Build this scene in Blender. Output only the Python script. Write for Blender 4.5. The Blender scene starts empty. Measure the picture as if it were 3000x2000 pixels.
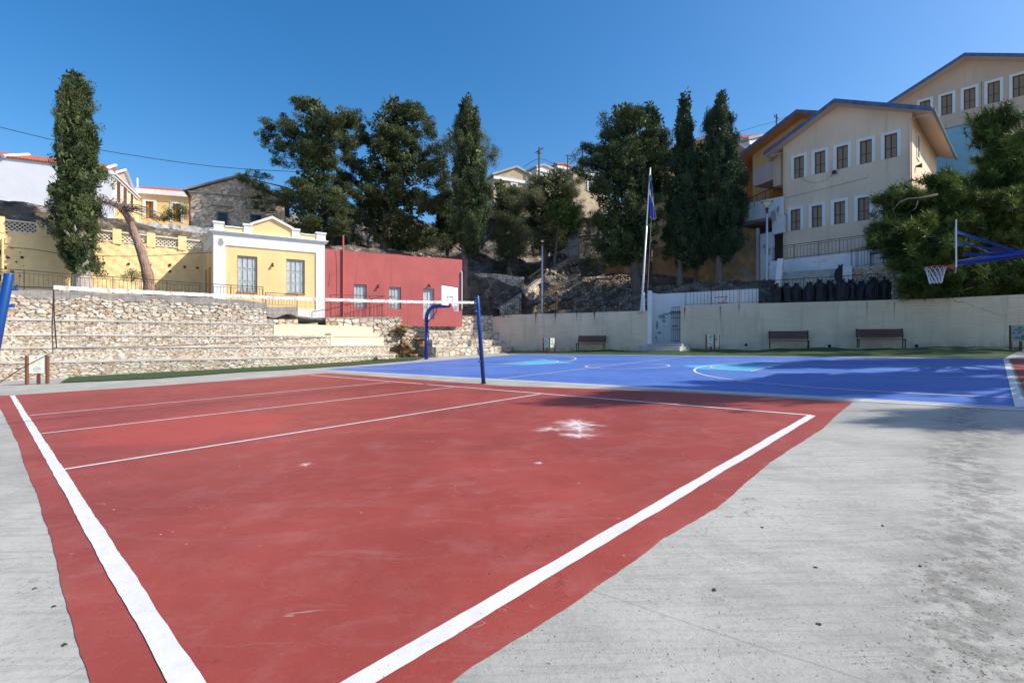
import bpy, math, random
import numpy as np
from mathutils import Vector
random.seed(7); RNG = np.random.default_rng(7)
C = bpy.context.scene.collection
S = 0.88                      # metres per layout unit
FPX, PX0, PY0 = 1455.1, 1500.0, 1000.0
GA, GB, HC = 0.02406, 0.01203, 1.493      # courtyard fall (drainage) and eye height in layout units

# ---------- layout helpers ----------
def G(px, py, dz=0.0):
    """ground point of the courtyard plane"""
    u = (px-PX0)/FPX; v = (py-PY0)/FPX
    Y = HC/(v+GA*u+GB)
    return Vector((u*Y*S, Y*S, (GA*u*Y+GB*Y)*S+dz))
def gz(x, y): return GA*x+GB*y            # metric courtyard height
def P(px, py, Y): return Vector(((px-PX0)/FPX*Y*S, Y*S, (HC+(PY0-py)/FPX*Y)*S))
def XY(px, Y): return Vector(((px-PX0)/FPX*Y*S, Y*S))
def ZP(py, Y): return (HC+(PY0-py)/FPX*Y)*S
def O(x, y): return Vector((x*S, y*S))

# ---------- object helpers ----------
def tag(o, label=None, cat=None, group=None, kind=None):
    if label: o['label'] = label
    if cat: o['category'] = cat
    if group: o['group'] = group
    if kind: o['kind'] = kind
    return o
def empty(name, loc, label, cat, group=None, rz=0):
    o = bpy.data.objects.new(name, None); C.objects.link(o)
    o.location = loc; o.rotation_euler = (0, 0, rz); o.empty_display_size = .3
    return tag(o, label, cat, group)
def link_mesh(name, me, mat, parent=None, label=None):
    if mat: me.materials.append(mat)
    o = bpy.data.objects.new(name, me); C.objects.link(o)
    if parent:
        o.parent = parent
        l = Vector((0, 0, 0)); q = parent; root = parent
        while q is not None: l = l + q.location; root = q; q = q.parent
        if root.name not in LOCAL: o.location = -Vector(l)      # parts modelled in world space
    if label: o['label'] = label
    return o
LOCAL = set()                 # things whose parts are modelled round their own origin
class MB:
    def __init__(s): s.v = []; s.f = []
    def poly(s, pts):
        i = len(s.v); s.v += [tuple(p) for p in pts]; s.f.append(tuple(range(i, i+len(pts)))); return s
    def hexa(s, a):   # 8 points bottom 4 then top 4
        i = len(s.v); s.v += [tuple(p) for p in a]
        for q in ((3,2,1,0),(4,5,6,7),(0,1,5,4),(1,2,6,5),(2,3,7,6),(3,0,4,7)): s.f.append(tuple(i+k for k in q))
        return s
    def box(s, x0, x1, y0, y1, z0, z1):
        return s.hexa([(x0,y0,z0),(x1,y0,z0),(x1,y1,z0),(x0,y1,z0),(x0,y0,z1),(x1,y0,z1),(x1,y1,z1),(x0,y1,z1)])
    def fbox(s, F, s0, s1, o0, o1, z0, z1):
        return s.hexa([F(s0,o1,z0),F(s1,o1,z0),F(s1,o0,z0),F(s0,o0,z0),F(s0,o1,z1),F(s1,o1,z1),F(s1,o0,z1),F(s0,o0,z1)])
    def prism(s, pts, z0, z1):       # pts list of xy, z may be callables
        n = len(pts); i = len(s.v)
        f0 = z0 if callable(z0) else (lambda x, y: z0); f1 = z1 if callable(z1) else (lambda x, y: z1)
        s.v += [(p[0],p[1],f0(p[0],p[1])) for p in pts]+[(p[0],p[1],f1(p[0],p[1])) for p in pts]
        s.f.append(tuple(i+n-1-k for k in range(n))); s.f.append(tuple(i+n+k for k in range(n)))
        for k in range(n): k2 = (k+1) % n; s.f.append((i+k, i+k2, i+n+k2, i+n+k))
        return s
    def tube(s, pts, r, n=8, caps=True):
        pts = [Vector(p) for p in pts]; rs = r if isinstance(r, (list, tuple)) else [r]*len(pts)
        i0 = len(s.v); prev = None
        for k, p in enumerate(pts):
            t = (pts[min(k+1, len(pts)-1)]-pts[max(k-1, 0)])
            t = t.normalized() if t.length > 1e-9 else Vector((0,0,1))
            ref = Vector((0,0,1)) if abs(t.z) < .9 else Vector((1,0,0))
            if prev is not None:
                a = prev-t*prev.dot(t); a = a.normalized() if a.length > 1e-6 else t.cross(ref).normalized()
            else: a = t.cross(ref).normalized()
            prev = a; b = t.cross(a)
            for j in range(n):
                an = 2*math.pi*j/n; s.v.append(tuple(p+(a*math.cos(an)+b*math.sin(an))*rs[k]))
        for k in range(len(pts)-1):
            for j in range(n):
                j2 = (j+1) % n; s.f.append((i0+k*n+j, i0+k*n+j2, i0+(k+1)*n+j2, i0+(k+1)*n+j))
        if caps:
            s.f.append(tuple(i0+n-1-j for j in range(n))); e = i0+(len(pts)-1)*n; s.f.append(tuple(e+j for j in range(n)))
        return s
    def lathe(s, c, prof, n=16, ax=None):
        c = Vector(c); i0 = len(s.v)
        for r, z in prof:
            for j in range(n):
                an = 2*math.pi*j/n; s.v.append((c.x+r*math.cos(an), c.y+r*math.sin(an), c.z+z))
        for k in range(len(prof)-1):
            for j in range(n):
                j2 = (j+1) % n; s.f.append((i0+k*n+j, i0+k*n+j2, i0+(k+1)*n+j2, i0+(k+1)*n+j))
        s.f.append(tuple(i0+n-1-j for j in range(n))); e = i0+(len(prof)-1)*n; s.f.append(tuple(e+j for j in range(n)))
        return s
    def build(s, name, mat, parent=None, label=None, smooth=False, bevel=0):
        me = bpy.data.meshes.new(name); me.from_pydata(s.v, [], s.f); me.update()
        if smooth: me.polygons.foreach_set('use_smooth', [True]*len(me.polygons))
        o = link_mesh(name, me, mat, parent, label)
        if bevel:
            m = o.modifiers.new('bevel', 'BEVEL'); m.width = bevel; m.segments = 2; m.limit_method = 'ANGLE'
        return o
def np_mesh(name, V, F, mat, parent=None, col=None, smooth=False, label=None):
    me = bpy.data.meshes.new(name); V = np.asarray(V, dtype=np.float32); F = np.asarray(F, dtype=np.int32)
    k = F.shape[1]; me.vertices.add(len(V)); me.vertices.foreach_set('co', V.ravel())
    me.loops.add(F.size); me.loops.foreach_set('vertex_index', F.ravel())
    me.polygons.add(len(F)); me.polygons.foreach_set('loop_start', np.arange(0, F.size, k, dtype=np.int32))
    me.polygons.foreach_set('loop_total', np.full(len(F), k, dtype=np.int32))
    if smooth: me.polygons.foreach_set('use_smooth', np.ones(len(F), dtype=bool))
    if col is not None:
        a = me.color_attributes.new('Col', 'FLOAT_COLOR', 'POINT')
        cc = np.ones((len(V), 4), dtype=np.float32); cc[:, :3] = col; a.data.foreach_set('color', cc.ravel())
    me.update(); me.validate()
    return link_mesh(name, me, mat, parent, label)
class Fac:
    """frame of a facade: s along it, o outwards, z up"""
    def __init__(f, p0, p1, flip=False):
        f.p0 = Vector((p0[0], p0[1])); d = Vector((p1[0], p1[1]))-f.p0; f.L = d.length; f.d = d.normalized()
        n = Vector((f.d.y, -f.d.x))
        if n.dot(-f.p0) < 0: n = -n
        if flip: n = -n
        f.n = n
    def __call__(f, s, o, z):
        q = f.p0+f.d*s+f.n*o; return Vector((q.x, q.y, z))
    def s_at(f, px):
        u = (px-PX0)/FPX       # x = u*y
        return (u*f.p0.y-f.p0.x)/(f.d.x-u*f.d.y)
    def z_at(f, px, py):
        q = f.p0+f.d*f.s_at(px); return HC*S+(PY0-py)/FPX*q.y
def wall_holes(mb, F, s0, s1, z0, z1, holes, depth=.16, roof=None):
    ss = sorted(set([s0, s1]+[h[0] for h in holes]+[h[1] for h in holes]+([s0+(s1-s0)*k/60 for k in range(1, 60)] if roof else []))); zs = sorted(set([z0, z1]+[h[2] for h in holes]+[h[3] for h in holes]))
    for a, b in zip(ss, ss[1:]):
        for c, d in zip(zs, zs[1:]):
            m, n = (a+b)/2, (c+d)/2
            if any(h[0] < m < h[1] and h[2] < n < h[3] for h in holes): continue
            if roof:
                ta, tb = min(d, roof(a)), min(d, roof(b))
                if max(ta, tb) <= c+1e-4: continue
                mb.poly([F(a,0,c), F(b,0,c), F(b,0,max(tb,c)), F(a,0,max(ta,c))])
            else: mb.poly([F(a,0,c), F(b,0,c), F(b,0,d), F(a,0,d)])
    for a, b, c, d in holes:
        mb.poly([F(a,0,c),F(a,-depth,c),F(a,-depth,d),F(a,0,d)]); mb.poly([F(b,0,c),F(b,-depth,c),F(b,-depth,d),F(b,0,d)])
        mb.poly([F(a,0,d),F(b,0,d),F(b,-depth,d),F(a,-depth,d)]); mb.poly([F(a,0,c),F(b,0,c),F(b,-depth,c),F(a,-depth,c)])
        mb.poly([F(a,-depth,c),F(b,-depth,c),F(b,-depth,d),F(a,-depth,d)])

# ---------- materials ----------
class N:
    def __init__(s, name):
        s.mat = bpy.data.materials.new(name); s.mat.use_nodes = True; s.t = s.mat.node_tree; s.t.nodes.clear()
        s.out = s.t.nodes.new('ShaderNodeOutputMaterial'); s.b = s.t.nodes.new('ShaderNodeBsdfPrincipled')
        s.t.links.new(s.b.outputs[0], s.out.inputs[0]); s.tc = s.t.nodes.new('ShaderNodeTexCoord').outputs['Object']
    def put(s, sock, v):
        if isinstance(v, bpy.types.NodeSocket): s.t.links.new(v, sock)
        elif isinstance(v, (tuple, list)) and len(v) == 3 and sock.type == 'RGBA': sock.default_value = (*v, 1)
        else: sock.default_value = v
    def map(s, scale=(1,1,1), rot=(0,0,0), loc=(0,0,0)):
        n = s.t.nodes.new('ShaderNodeMapping'); s.t.links.new(s.tc, n.inputs[0]); n.inputs['Scale'].default_value = scale
        n.inputs['Rotation'].default_value = rot; n.inputs['Location'].default_value = loc; return n.outputs[0]
    def noise(s, scale, detail=4, rough=.55, vec=None, dist=0):
        n = s.t.nodes.new('ShaderNodeTexNoise'); s.t.links.new(vec or s.tc, n.inputs['Vector']); n.inputs['Scale'].default_value = scale
        n.inputs['Detail'].default_value = detail; n.inputs['Roughness'].default_value = rough; n.inputs['Distortion'].default_value = dist; return n.outputs['Fac']
    def voro(s, scale, vec=None, feature='F1', out='Distance', rnd=1):
        n = s.t.nodes.new('ShaderNodeTexVoronoi'); n.feature = feature; s.t.links.new(vec or s.tc, n.inputs['Vector']); n.inputs['Scale'].default_value = scale
        n.inputs['Randomness'].default_value = rnd; return n.outputs[out]
    def ramp(s, f, a, b, c0=(0,0,0), c1=(1,1,1)):
        n = s.t.nodes.new('ShaderNodeMapRange'); s.put(n.inputs[0], f); n.inputs[1].default_value = a; n.inputs[2].default_value = b; n.interpolation_type = 'SMOOTHSTEP'; return n.outputs[0]
    def mix(s, f, a, b, mode='MIX'):
        n = s.t.nodes.new('ShaderNodeMix'); n.data_type = 'RGBA'; n.blend_type = mode; s.put(n.inputs[0], f); s.put(n.inputs[6], a); s.put(n.inputs[7], b); return n.outputs[2]
    def m(s, op, a, b=0.0, c=0.0):
        n = s.t.nodes.new('ShaderNodeMath'); n.operation = op; s.put(n.inputs[0], a); s.put(n.inputs[1], b); s.put(n.inputs[2], c); return n.outputs[0]
    def attr(s, name='Col'):
        n = s.t.nodes.new('ShaderNodeAttribute'); n.attribute_name = name; return n.outputs['Color']
    def sep(s, vec=None):
        n = s.t.nodes.new('ShaderNodeSeparateXYZ'); s.t.links.new(vec or s.tc, n.inputs[0]); return n.outputs
    def done(s, col, rough=.8, bump=None, bs=.3, bd=.02, metal=0, spec=.5):
        s.put(s.b.inputs['Base Color'], col); s.put(s.b.inputs['Roughness'], rough); s.put(s.b.inputs['Metallic'], metal); s.put(s.b.inputs['Specular IOR Level'], spec)
        if bump is not None:
            n = s.t.nodes.new('ShaderNodeBump'); n.inputs['Strength'].default_value = bs; n.inputs['Distance'].default_value = bd; s.put(n.inputs['Height'], bump); s.t.links.new(n.outputs[0], s.b.inputs['Normal'])
        return s.mat
def plaster(name, c, var=.12, rough=.85, bump=.5, dirt=(.25,.2,.15), damt=.25, scale=1.5, streak=True, coarse=14):
    n = N(name); a = n.noise(scale, 6, .6); b = n.noise(coarse, 5, .6)
    c2 = tuple(x*(1-var) for x in c); c3 = tuple(min(1, x*(1+var)) for x in c)
    col = n.mix(n.ramp(a, .3, .7), c2, c3)
    if streak:
        st = n.noise(1.0, 5, .65, n.map((3.2, 3.2, .35)))
        col = n.mix(n.m('MULTIPLY', n.ramp(st, .52, .78), damt), col, dirt)
    return n.done(col, rough, n.m('ADD', n.m('MULTIPLY', b, .5), a), bump, .03)
def flat(name, c, rough=.5, metal=0, var=.08, bump=0, spec=.5):
    n = N(name); a = n.noise(9, 4, .6); col = n.mix(a, tuple(x*(1-var) for x in c), tuple(min(1, x*(1+var)) for x in c))
    rr = n.m('MULTIPLY_ADD', n.noise(30, 3), .2, rough-.1)
    return n.done(col, rr, n.noise(60, 3) if bump else None, bump, .005, metal, spec)

# ---------- ground materials ----------
def m_concrete():
    n = N('concrete_paving')
    big = n.noise(.22, 5, .6); mid = n.noise(1.3, 6, .65); fine = n.noise(26, 6, .7); gr = n.noise(140, 3, .7)
    stv = n.map((1.0, 15, 1), (0, 0, math.radians(-22))); st = n.noise(1.5, 5, .7, stv)
    col = n.mix(n.ramp(big, .35, .65), (.335,.332,.300), (.475,.468,.42))
    col = n.mix(n.m('MULTIPLY', n.ramp(mid, .46, .7), .45), col, (.25,.25,.24))
    col = n.mix(n.m('MULTIPLY', n.ramp(fine, .46, .75), .5), col, (.2,.2,.19))
    col = n.mix(n.m('MULTIPLY', n.ramp(st, .46, .66), .45), col, (.24,.24,.22)); st2 = n.noise(1.5, 4, .7, n.map((1.2, 52, 1), (0, 0, math.radians(-19)))); col = n.mix(n.m('MULTIPLY', n.m('MULTIPLY', n.ramp(st2, .52, .66), n.ramp(n.noise(.9, 3, .6, n.map(loc=(1,7,0))), .42, .56)), .5), col, (.2,.2,.185))
    # pits and grit
    pit = n.voro(34); pm = n.ramp(n.noise(2.2, 3, .6), .42, .6)
    col = n.mix(n.m('MULTIPLY', n.m('MULTIPLY', n.ramp(pit, .17, .08), pm), .75), col, (.09,.085,.08))
    sp3 = n.voro(85); col = n.mix(n.m('MULTIPLY', n.m('MULTIPLY', n.ramp(sp3, .22, .1), n.ramp(n.noise(6, 3, .6), .42, .58)), .6), col, (.14,.13,.12)); sp4 = n.voro(60, n.map(loc=(3,3,3))); col = n.mix(n.m('MULTIPLY', n.ramp(sp4, .16, .06), .35), col, (.66,.65,.6))
    # a damp, worn, dirty band running along x ~ 4.3 m
    x, y, z = n.sep()[:3]; w = n.m('ADD', x, n.m('MULTIPLY', n.m('SUBTRACT', n.noise(.8, 4, .6), .5), 1.2))
    line = n.m('SUBTRACT', w, n.m('MULTIPLY_ADD', y, .93, -.05)); near = n.ramp(n.m('ABSOLUTE', line), .62, .05)
    worn = n.m('MULTIPLY', near, n.ramp(n.noise(7, 6, .75), .4, .6))
    col = n.mix(n.m('MULTIPLY', worn, .75), col, (.13,.125,.11))
    crumb = n.m('MULTIPLY', n.m('MULTIPLY', near, n.ramp(n.noise(30, 5, .8), .55, .66)), n.ramp(n.noise(3, 3), .45, .6))
    col = n.mix(n.m('MULTIPLY', crumb, .9), col, (.10,.055,.035))
    far = n.ramp(line, .1, 1.1)
    col = n.mix(n.m('MULTIPLY', far, .22), col, (.22,.235,.25))
    jx = n.m('MULTIPLY_ADD', x, .60, n.m('MULTIPLY', y, .80)); jy = n.m('MULTIPLY_ADD', x, -.80, n.m('MULTIPLY', y, .60))
    for jj, st_ in ((jx, 4.6), (jy, 5.3)):
        fr_ = n.m('ABSOLUTE', n.m('SUBTRACT', n.m('FRACT', n.m('ADD', n.m('DIVIDE', jj, st_), n.m('MULTIPLY', n.noise(1.5, 4), .012))), .5)); col = n.mix(n.m('MULTIPLY', n.ramp(fr_, .0022, .0005), .35), col, (.15,.145,.13))
    pt_n = n.noise(.55, 3, .5, n.map(loc=(2,5,0)), .6); col = n.mix(n.m('MULTIPLY', n.ramp(pt_n, .54, .60), .10), col, (.60,.59,.54)); col = n.mix(n.m('MULTIPLY', n.ramp(n.noise(.9, 4, .6, n.map(loc=(8,1,0)), .8), .56, .66), .3), col, (.22,.215,.19))
    # narrow crack
    cr = n.ramp(n.m('ABSOLUTE', n.m('SUBTRACT', n.noise(.55, 6, .6), .5)), .0035, .0)
    col = n.mix(n.m('MULTIPLY', n.m('MULTIPLY', cr, n.ramp(n.noise(.3, 2), .5, .6)), .7), col, (.12,.12,.115))
    h = n.m('ADD', n.m('MULTIPLY', gr, .35), n.m('ADD', n.m('MULTIPLY', fine, .8), n.m('MULTIPLY', st, .9)))
    h = n.m('SUBTRACT', h, n.m('MULTIPLY', n.m('MULTIPLY', n.ramp(pit, .17, .08), pm), .7))
    return n.done(col, .85, h, .55, .012)
def m_court(name, base, lo, hi, splash=None, patch=None):
    n = N(name)
    a = n.noise(.35, 5, .6); b = n.noise(2.2, 7, .7); fine = n.noise(60, 5, .7)
    col = n.mix(n.ramp(a, .3, .7), lo, hi)
    sm = n.noise(1.2, 7, .72, n.map((1.0, 3.2, 1), (0,0,math.radians(-25))), 1.2)
    col = n.mix(n.m('MULTIPLY', n.ramp(b, .45, .75), .24), col, tuple(min(1, x*.7+.16) for x in base))
    col = n.mix(n.m('MULTIPLY', n.ramp(sm, .5, .74), .28), col, tuple(min(1, x*.7+.14) for x in base))
    col = n.mix(n.m('MULTIPLY', n.ramp(n.noise(1.1, 7, .72, n.map(loc=(7,3,0))), .46, .7), .5), col, tuple(x*.72 for x in base))
    sp = n.voro(5.5); col = n.mix(n.m('MULTIPLY', n.ramp(sp, .055, .02), n.ramp(n.noise(3, 2), .52, .6)), col, (.75,.7,.66))
    sp2 = n.voro(4.2, n.map(loc=(3.3,1.2,0))); col = n.mix(n.m('MULTIPLY', n.ramp(sp2, .045, .02), n.ramp(n.noise(2, 2, .5, n.map(loc=(5,5,0))), .5, .56)), col, (.06,.03,.03))
    sc = n.ramp(n.m('ABSOLUTE', n.m('SUBTRACT', n.noise(1.1, 2, .5, n.map((1, 2.4, 1), (0,0,.7), (2,9,0)), 1.5), .5)), .0028, .0)
    col = n.mix(n.m('MULTIPLY', n.m('MULTIPLY', sc, n.ramp(n.noise(1.6, 3), .53, .6)), .5), col, tuple(min(1, x*.6+.35) for x in base))
    grit = n.noise(38, 6, .8); col = n.mix(n.m('MULTIPLY', n.ramp(grit, .52, .7), .30), col, tuple(x*.55 for x in base)); col = n.mix(n.m('MULTIPLY', n.ramp(n.noise(22, 6, .8, n.map(loc=(9,2,0))), .58, .72), .22), col, tuple(min(1, x*.7+.2) for x in base))
    crk = n.ramp(n.m('ABSOLUTE', n.m('SUBTRACT', n.noise(.42, 7, .62, n.map(loc=(3,8,0))), .5)), .0022, .0); col = n.mix(n.m('MULTIPLY', n.m('MULTIPLY', crk, n.ramp(n.noise(.5, 2), .5, .58)), .7), col, tuple(x*.3 for x in base))
    if patch:
        (cx, cy, rx, ry, ang, c2) = patch
        p = n.map((1/rx, 1/ry, 0), (0,0,0), (-cx/rx, -cy/ry, 0)); X, Y, Zz = n.sep(p)[:3]
        d = n.m('SQRT', n.m('ADD', n.m('MULTIPLY', X, X), n.m('MULTIPLY', Y, Y)))
        d = n.m('ADD', d, n.m('MULTIPLY', n.m('SUBTRACT', n.noise(.9, 5, .6), .5), 1.0))
        col = n.mix(n.m('MULTIPLY', n.ramp(d, 1.05, .7), .6), col, c2)
    if splash:
        for (cx, cy, r, k, sd, rot) in splash:
            X, Y, Zz = n.sep()[:3]; dx = n.m('SUBTRACT', X, cx); dy = n.m('SUBTRACT', Y, cy)
            ds = n.m('SQRT', n.m('ADD', n.m('MULTIPLY', dx, dx), n.m('MULTIPLY', dy, dy)))
            an = n.m('ARCTAN2', dy, dx)
            cmb = n.t.nodes.new('ShaderNodeCombineXYZ'); n.put(cmb.inputs[0], n.m('MULTIPLY', n.m('COSINE', an), k)); n.put(cmb.inputs[1], n.m('MULTIPLY', n.m('SINE', an), k)); n.put(cmb.inputs[2], n.m('MULTIPLY_ADD', ds, .6, sd))
            ray = n.noise(1.0, 4, .6, cmb.outputs[0])
            f = n.m('ADD', n.m('DIVIDE', ds, r), n.m('ADD', n.m('MULTIPLY', n.m('SUBTRACT', .5, ray), 1.9), n.m('MULTIPLY', n.m('SUBTRACT', n.noise(6, 7, .8), .5), 1.6)))
            msk = n.m('MULTIPLY', n.m('POWER', n.ramp(f, 1.0, -.25), 2.0), n.ramp(n.m('DIVIDE', ds, r), 1.7, .8))
            col = n.mix(n.m('MULTIPLY', msk, .85), col, (.84,.81,.79))
    h = n.m('ADD', fine, n.m('MULTIPLY', b, .7))
    return n.done(col, n.m('MULTIPLY_ADD', b, .2, .5), h, .4, .006, 0, .35)
def m_line(name, c=(.70,.70,.68), wear=.75):
    n = N(name); f = n.noise(28, 6, .75); a = n.noise(5, 5, .7)
    col = n.mix(n.ramp(a, .3, .7), tuple(x*.84 for x in c), c); col = n.mix(n.m('MULTIPLY', n.ramp(n.noise(11, 7, .8, n.map(loc=(4,4,0))), .5, .7), .3), col, (.46,.42,.40)); pt = n.voro(26); col = n.mix(n.m('MULTIPLY', n.ramp(pt, .13, .05), n.ramp(n.noise(3, 3), .45, .6)), col, (.28,.12,.1))
    col = n.mix(n.m('MULTIPLY', n.m('MULTIPLY', n.ramp(f, .6, .72), n.ramp(a, .44, .62)), wear), col, (.3,.26,.25))
    return n.done(col, .7, n.noise(70, 4, .7), .4, .005)
def m_turf():
    n = N('artificial_turf'); a = n.noise(90, 4, .8); b = n.noise(2.5, 4, .6)
    col = n.mix(n.ramp(a, .3, .7), (.012,.034,.008), (.042,.105,.02)); col = n.mix(n.m('MULTIPLY', n.ramp(b, .5, .75), .4), col, (.07,.12,.03))
    return n.done(col, .8, a, 1, .03)
def m_earth(name='earth', dark=(.06,.045,.03), light=(.20,.155,.105)):
    n = N(name); a = n.noise(.8, 8, .7); v = n.voro(2.6, None, 'F1', 'Color'); d = n.voro(2.6, None, 'DISTANCE_TO_EDGE'); f = n.noise(9, 6, .75)
    col = n.mix(n.ramp(a, .35, .65), dark, light); rock = n.ramp(n.noise(1.1, 5, .6, n.map(loc=(4,4,4))), .5, .6)
    col = n.mix(n.m('MULTIPLY', rock, n.ramp(d, .02, .1)), col, n.mix(n.ramp(f, .3, .7), (.2,.18,.15), (.42,.38,.33)))
    return n.done(col, .95, n.m('ADD', n.m('MULTIPLY', d, 1.2), f), 1, .12)
M = {}
M['concrete'] = m_concrete()
def strip_world(p): return p
RED0 = G(1690, 1240)
M['red'] = m_court('red_court_paint', (.330,.058,.043), (.245,.043,.033), (.345,.064,.047),
    [(RED0.x, RED0.y, .55, 2.2, 1.3, 0), (RED0.x-.03, RED0.y-.45, .42, 1.8, 4.2, 0), (RED0.x-.08, RED0.y-.85, .34, 1.8, 6.2, 0), (RED0.x-.42, RED0.y-.4, .3, 2.0, 2.7, 0), (G(895,1361).x, G(895,1361).y, .11, 2, 8.1, 0), (G(1580,1356).x, G(1580,1356).y, .07, 2, 9.3, 0)],
    (G(560,1250).x, G(560,1250).y, 1.7, 1.5, 0, (.43,.066,.050)))
M['blue'] = m_court('blue_court_paint', (.070,.165,.49), (.058,.138,.45), (.090,.195,.52))
M['cyan'] = m_court('cyan_court_paint', (.08,.42,.68), (.07,.38,.62), (.1,.47,.72))
M['line'] = m_line('white_line_paint'); M['turf'] = m_turf(); M['earth'] = m_earth()
M['slab'] = plaster('pale_concrete_strip', (.43,.43,.41), .12, .9, .5, (.2,.19,.17), .3)

# ---------- ground sheets ----------
def sheet(name, pts, mat, dz, parent=None, grid=None, label=None):
    """pts are metric xy of an outline laid on the tilted courtyard"""
    mb = MB(); mb.poly([(p[0], p[1], gz(p[0], p[1])+dz) for p in pts]); return mb.build(name, mat, parent, label)
g = MB(); R = 260
g.poly([(-R,-R,gz(-R,-R)),(R,-R,gz(R,-R)),(R,60,gz(R,60)),(-R,60,gz(-R,60))])
ground = tag(g.build('ground', M['concrete']), 'light grey concrete paving of the school yard', kind='structure')
def jit(poly, amp, step=.12, seed=1):
    r = random.Random(seed); out = []
    for i in range(len(poly)):
        a = Vector(poly[i][:2]); b = Vector(poly[(i+1) % len(poly)][:2]); L = (b-a).length; n = max(1, int(L/step)); nn = Vector((-(b-a).y, (b-a).x)).normalized() if L > 0 else Vector((0,0)); w = 0
        for k in range(n):
            w = w*.75+r.uniform(-1,1)*amp; out.append(a+(b-a)*k/n+nn*(w if k else 0))
    return out
from mathutils.geometry import tessellate_polygon
def sheet_t(name, pts, mat, dz, parent=None):
    tri = tessellate_polygon([[Vector((p[0], p[1], 0)) for p in pts]])
    me = bpy.data.meshes.new(name); me.from_pydata([(p[0], p[1], gz(p[0], p[1])+dz) for p in pts], [], [tuple(t) for t in tri]); me.update()
    # all faces up
    if me.polygons and me.polygons[0].normal.z < 0: me.flip_normals()
    return link_mesh(name, me, mat, parent)
vd = Vector((.728,-.685)); vc = Vector((.685,.728))             # court length / width directions
redpx = [(0,1159),(450,1131),(957,1092),(1474,1130),(1800,1141),(2100,1154),(2499,1178),(2453,1214),(2412,1255),(2336,1303),(2259,1352),(2203,1400),(2100,1489),(1946,1575),(1808,1680),(1680,1769),(1538,1859),(1390,1948),(1323,2000)]
rp = [G(*p).xy for p in redpx]; rp.append(rp[-1]-vc*1.6); rp.append(Vector((-.75, .55)))
left = [G(*p).xy for p in [(265,2000),(225,1880),(195,1770),(155,1600),(115,1470),(75,1370),(50,1290),(0,1195)]]
rp += left
o = G(0,1159).xy; rp.append(o-Vector((1.6,-.6))); 
red = sheet_t('red_court', jit(rp, .004, .06, 3), M['red'], .0035); tag(red, 'red painted volleyball court surface', kind='structure')
def strip(mb, a, b, w, dz=.008, wob=0, seed=0, taper=1, off=0):
    a = Vector(a[:2]); b = Vector(b[:2]); d = (b-a); L = d.length; d.normalize(); nn = Vector((-d.y, d.x)); n = max(1, int(L/.07)) if wob else max(1, int(L/1.0))
    r = random.Random(seed); l = []; rr = []; wa = wb = 0
    for k in range(n+1):
        wa = wa*.8+r.uniform(-1,1)*wob; wb = wb*.8+r.uniform(-1,1)*wob; p = a+d*L*k/n
        l.append(p+nn*(w/2+wa+off)); rr.append(p-nn*(w/2+wb-off))
    for k in range(n):
        mb.poly([(q[0], q[1], gz(q[0], q[1])+dz) for q in (l[k], rr[k], rr[k+1], l[k+1])])
A0 = G(36,1158.5).xy; C0 = G(2378,1218).xy
lm = MB()
lft = G(300-22,1552).xy; lft2 = G(546,2000).xy; dirL = (lft2-A0).normalized()
strip(lm, A0, A0+dirL*20.6*S, .097, wob=.0028, seed=1)
o = MB(); cdir = (G(1058,2000).xy-C0).normalized(); strip(lm, C0+Vector((0,0)), C0+cdir*7.95, .107, .0095, .003, 2)
B0 = G(910,1099).xy
strip(lm, B0-(C0-B0).normalized()*0, C0, .075, .011, .002, 3)
strip(lm, A0, B0, .055, .0125, .001, 4)
strip(lm, G(86,1218).xy, G(1141,1120).xy, .062, .0098, .0015, 5)
strip(lm, G(122,1271).xy, G(1328,1135).xy, .062, .0098, .0015, 6)
strip(lm, G(190,1376).xy, G(1583,1155).xy, .066, .0098, .0015, 7)
lm.build('court_lines', M['line'], red)
# blue court
NL, NR, FR, FL = G(940,1083).xy, G(2990,1194).xy, G(2946,1051).xy, G(1527,1037).xy
blue = sheet('blue_court', [NL, NR, FR, FL], M['blue'], .004); tag(blue, 'blue painted basketball court surface', kind='structure')
def BC(s, t):    # court fractions
    a = NL.lerp(NR, s); b = FL.lerp(FR, s); return a.lerp(b, t)
bl = MB()
strip(bl, NL, NR, .075, .0085, .001, 8); strip(bl, NL, FL, .06, .0105); strip(bl, FL, FR, .06, .0085); strip(bl, NR, FR, .13, .011, .003, 9)
strip(bl, BC(.49, 0), BC(.508, 1), .06, .0120)
LX, LY = 24.6, 17.2
def pl(pts, w, dz):
    ps = [Vector(p[:2]) for p in pts]; q = []
    for i in range(len(ps)):
        t = (ps[min(i+1, len(ps)-1)]-ps[max(i-1, 0)]).normalized(); nn = Vector((-t.y, t.x)); q.append((ps[i]+nn*w/2, ps[i]-nn*w/2))
    for a, b in zip(q, q[1:]): bl.poly([(c[0], c[1], gz(c[0], c[1])+dz) for c in (a[0], a[1], b[1], b[0])])
cc = (G(1717,1073.5).xy+G(1959,1071).xy)/2
pl([cc+Vector((math.cos(k*math.pi/32), math.sin(k*math.pi/32)))*1.6 for k in range(65)], .07, .0135)
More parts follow.
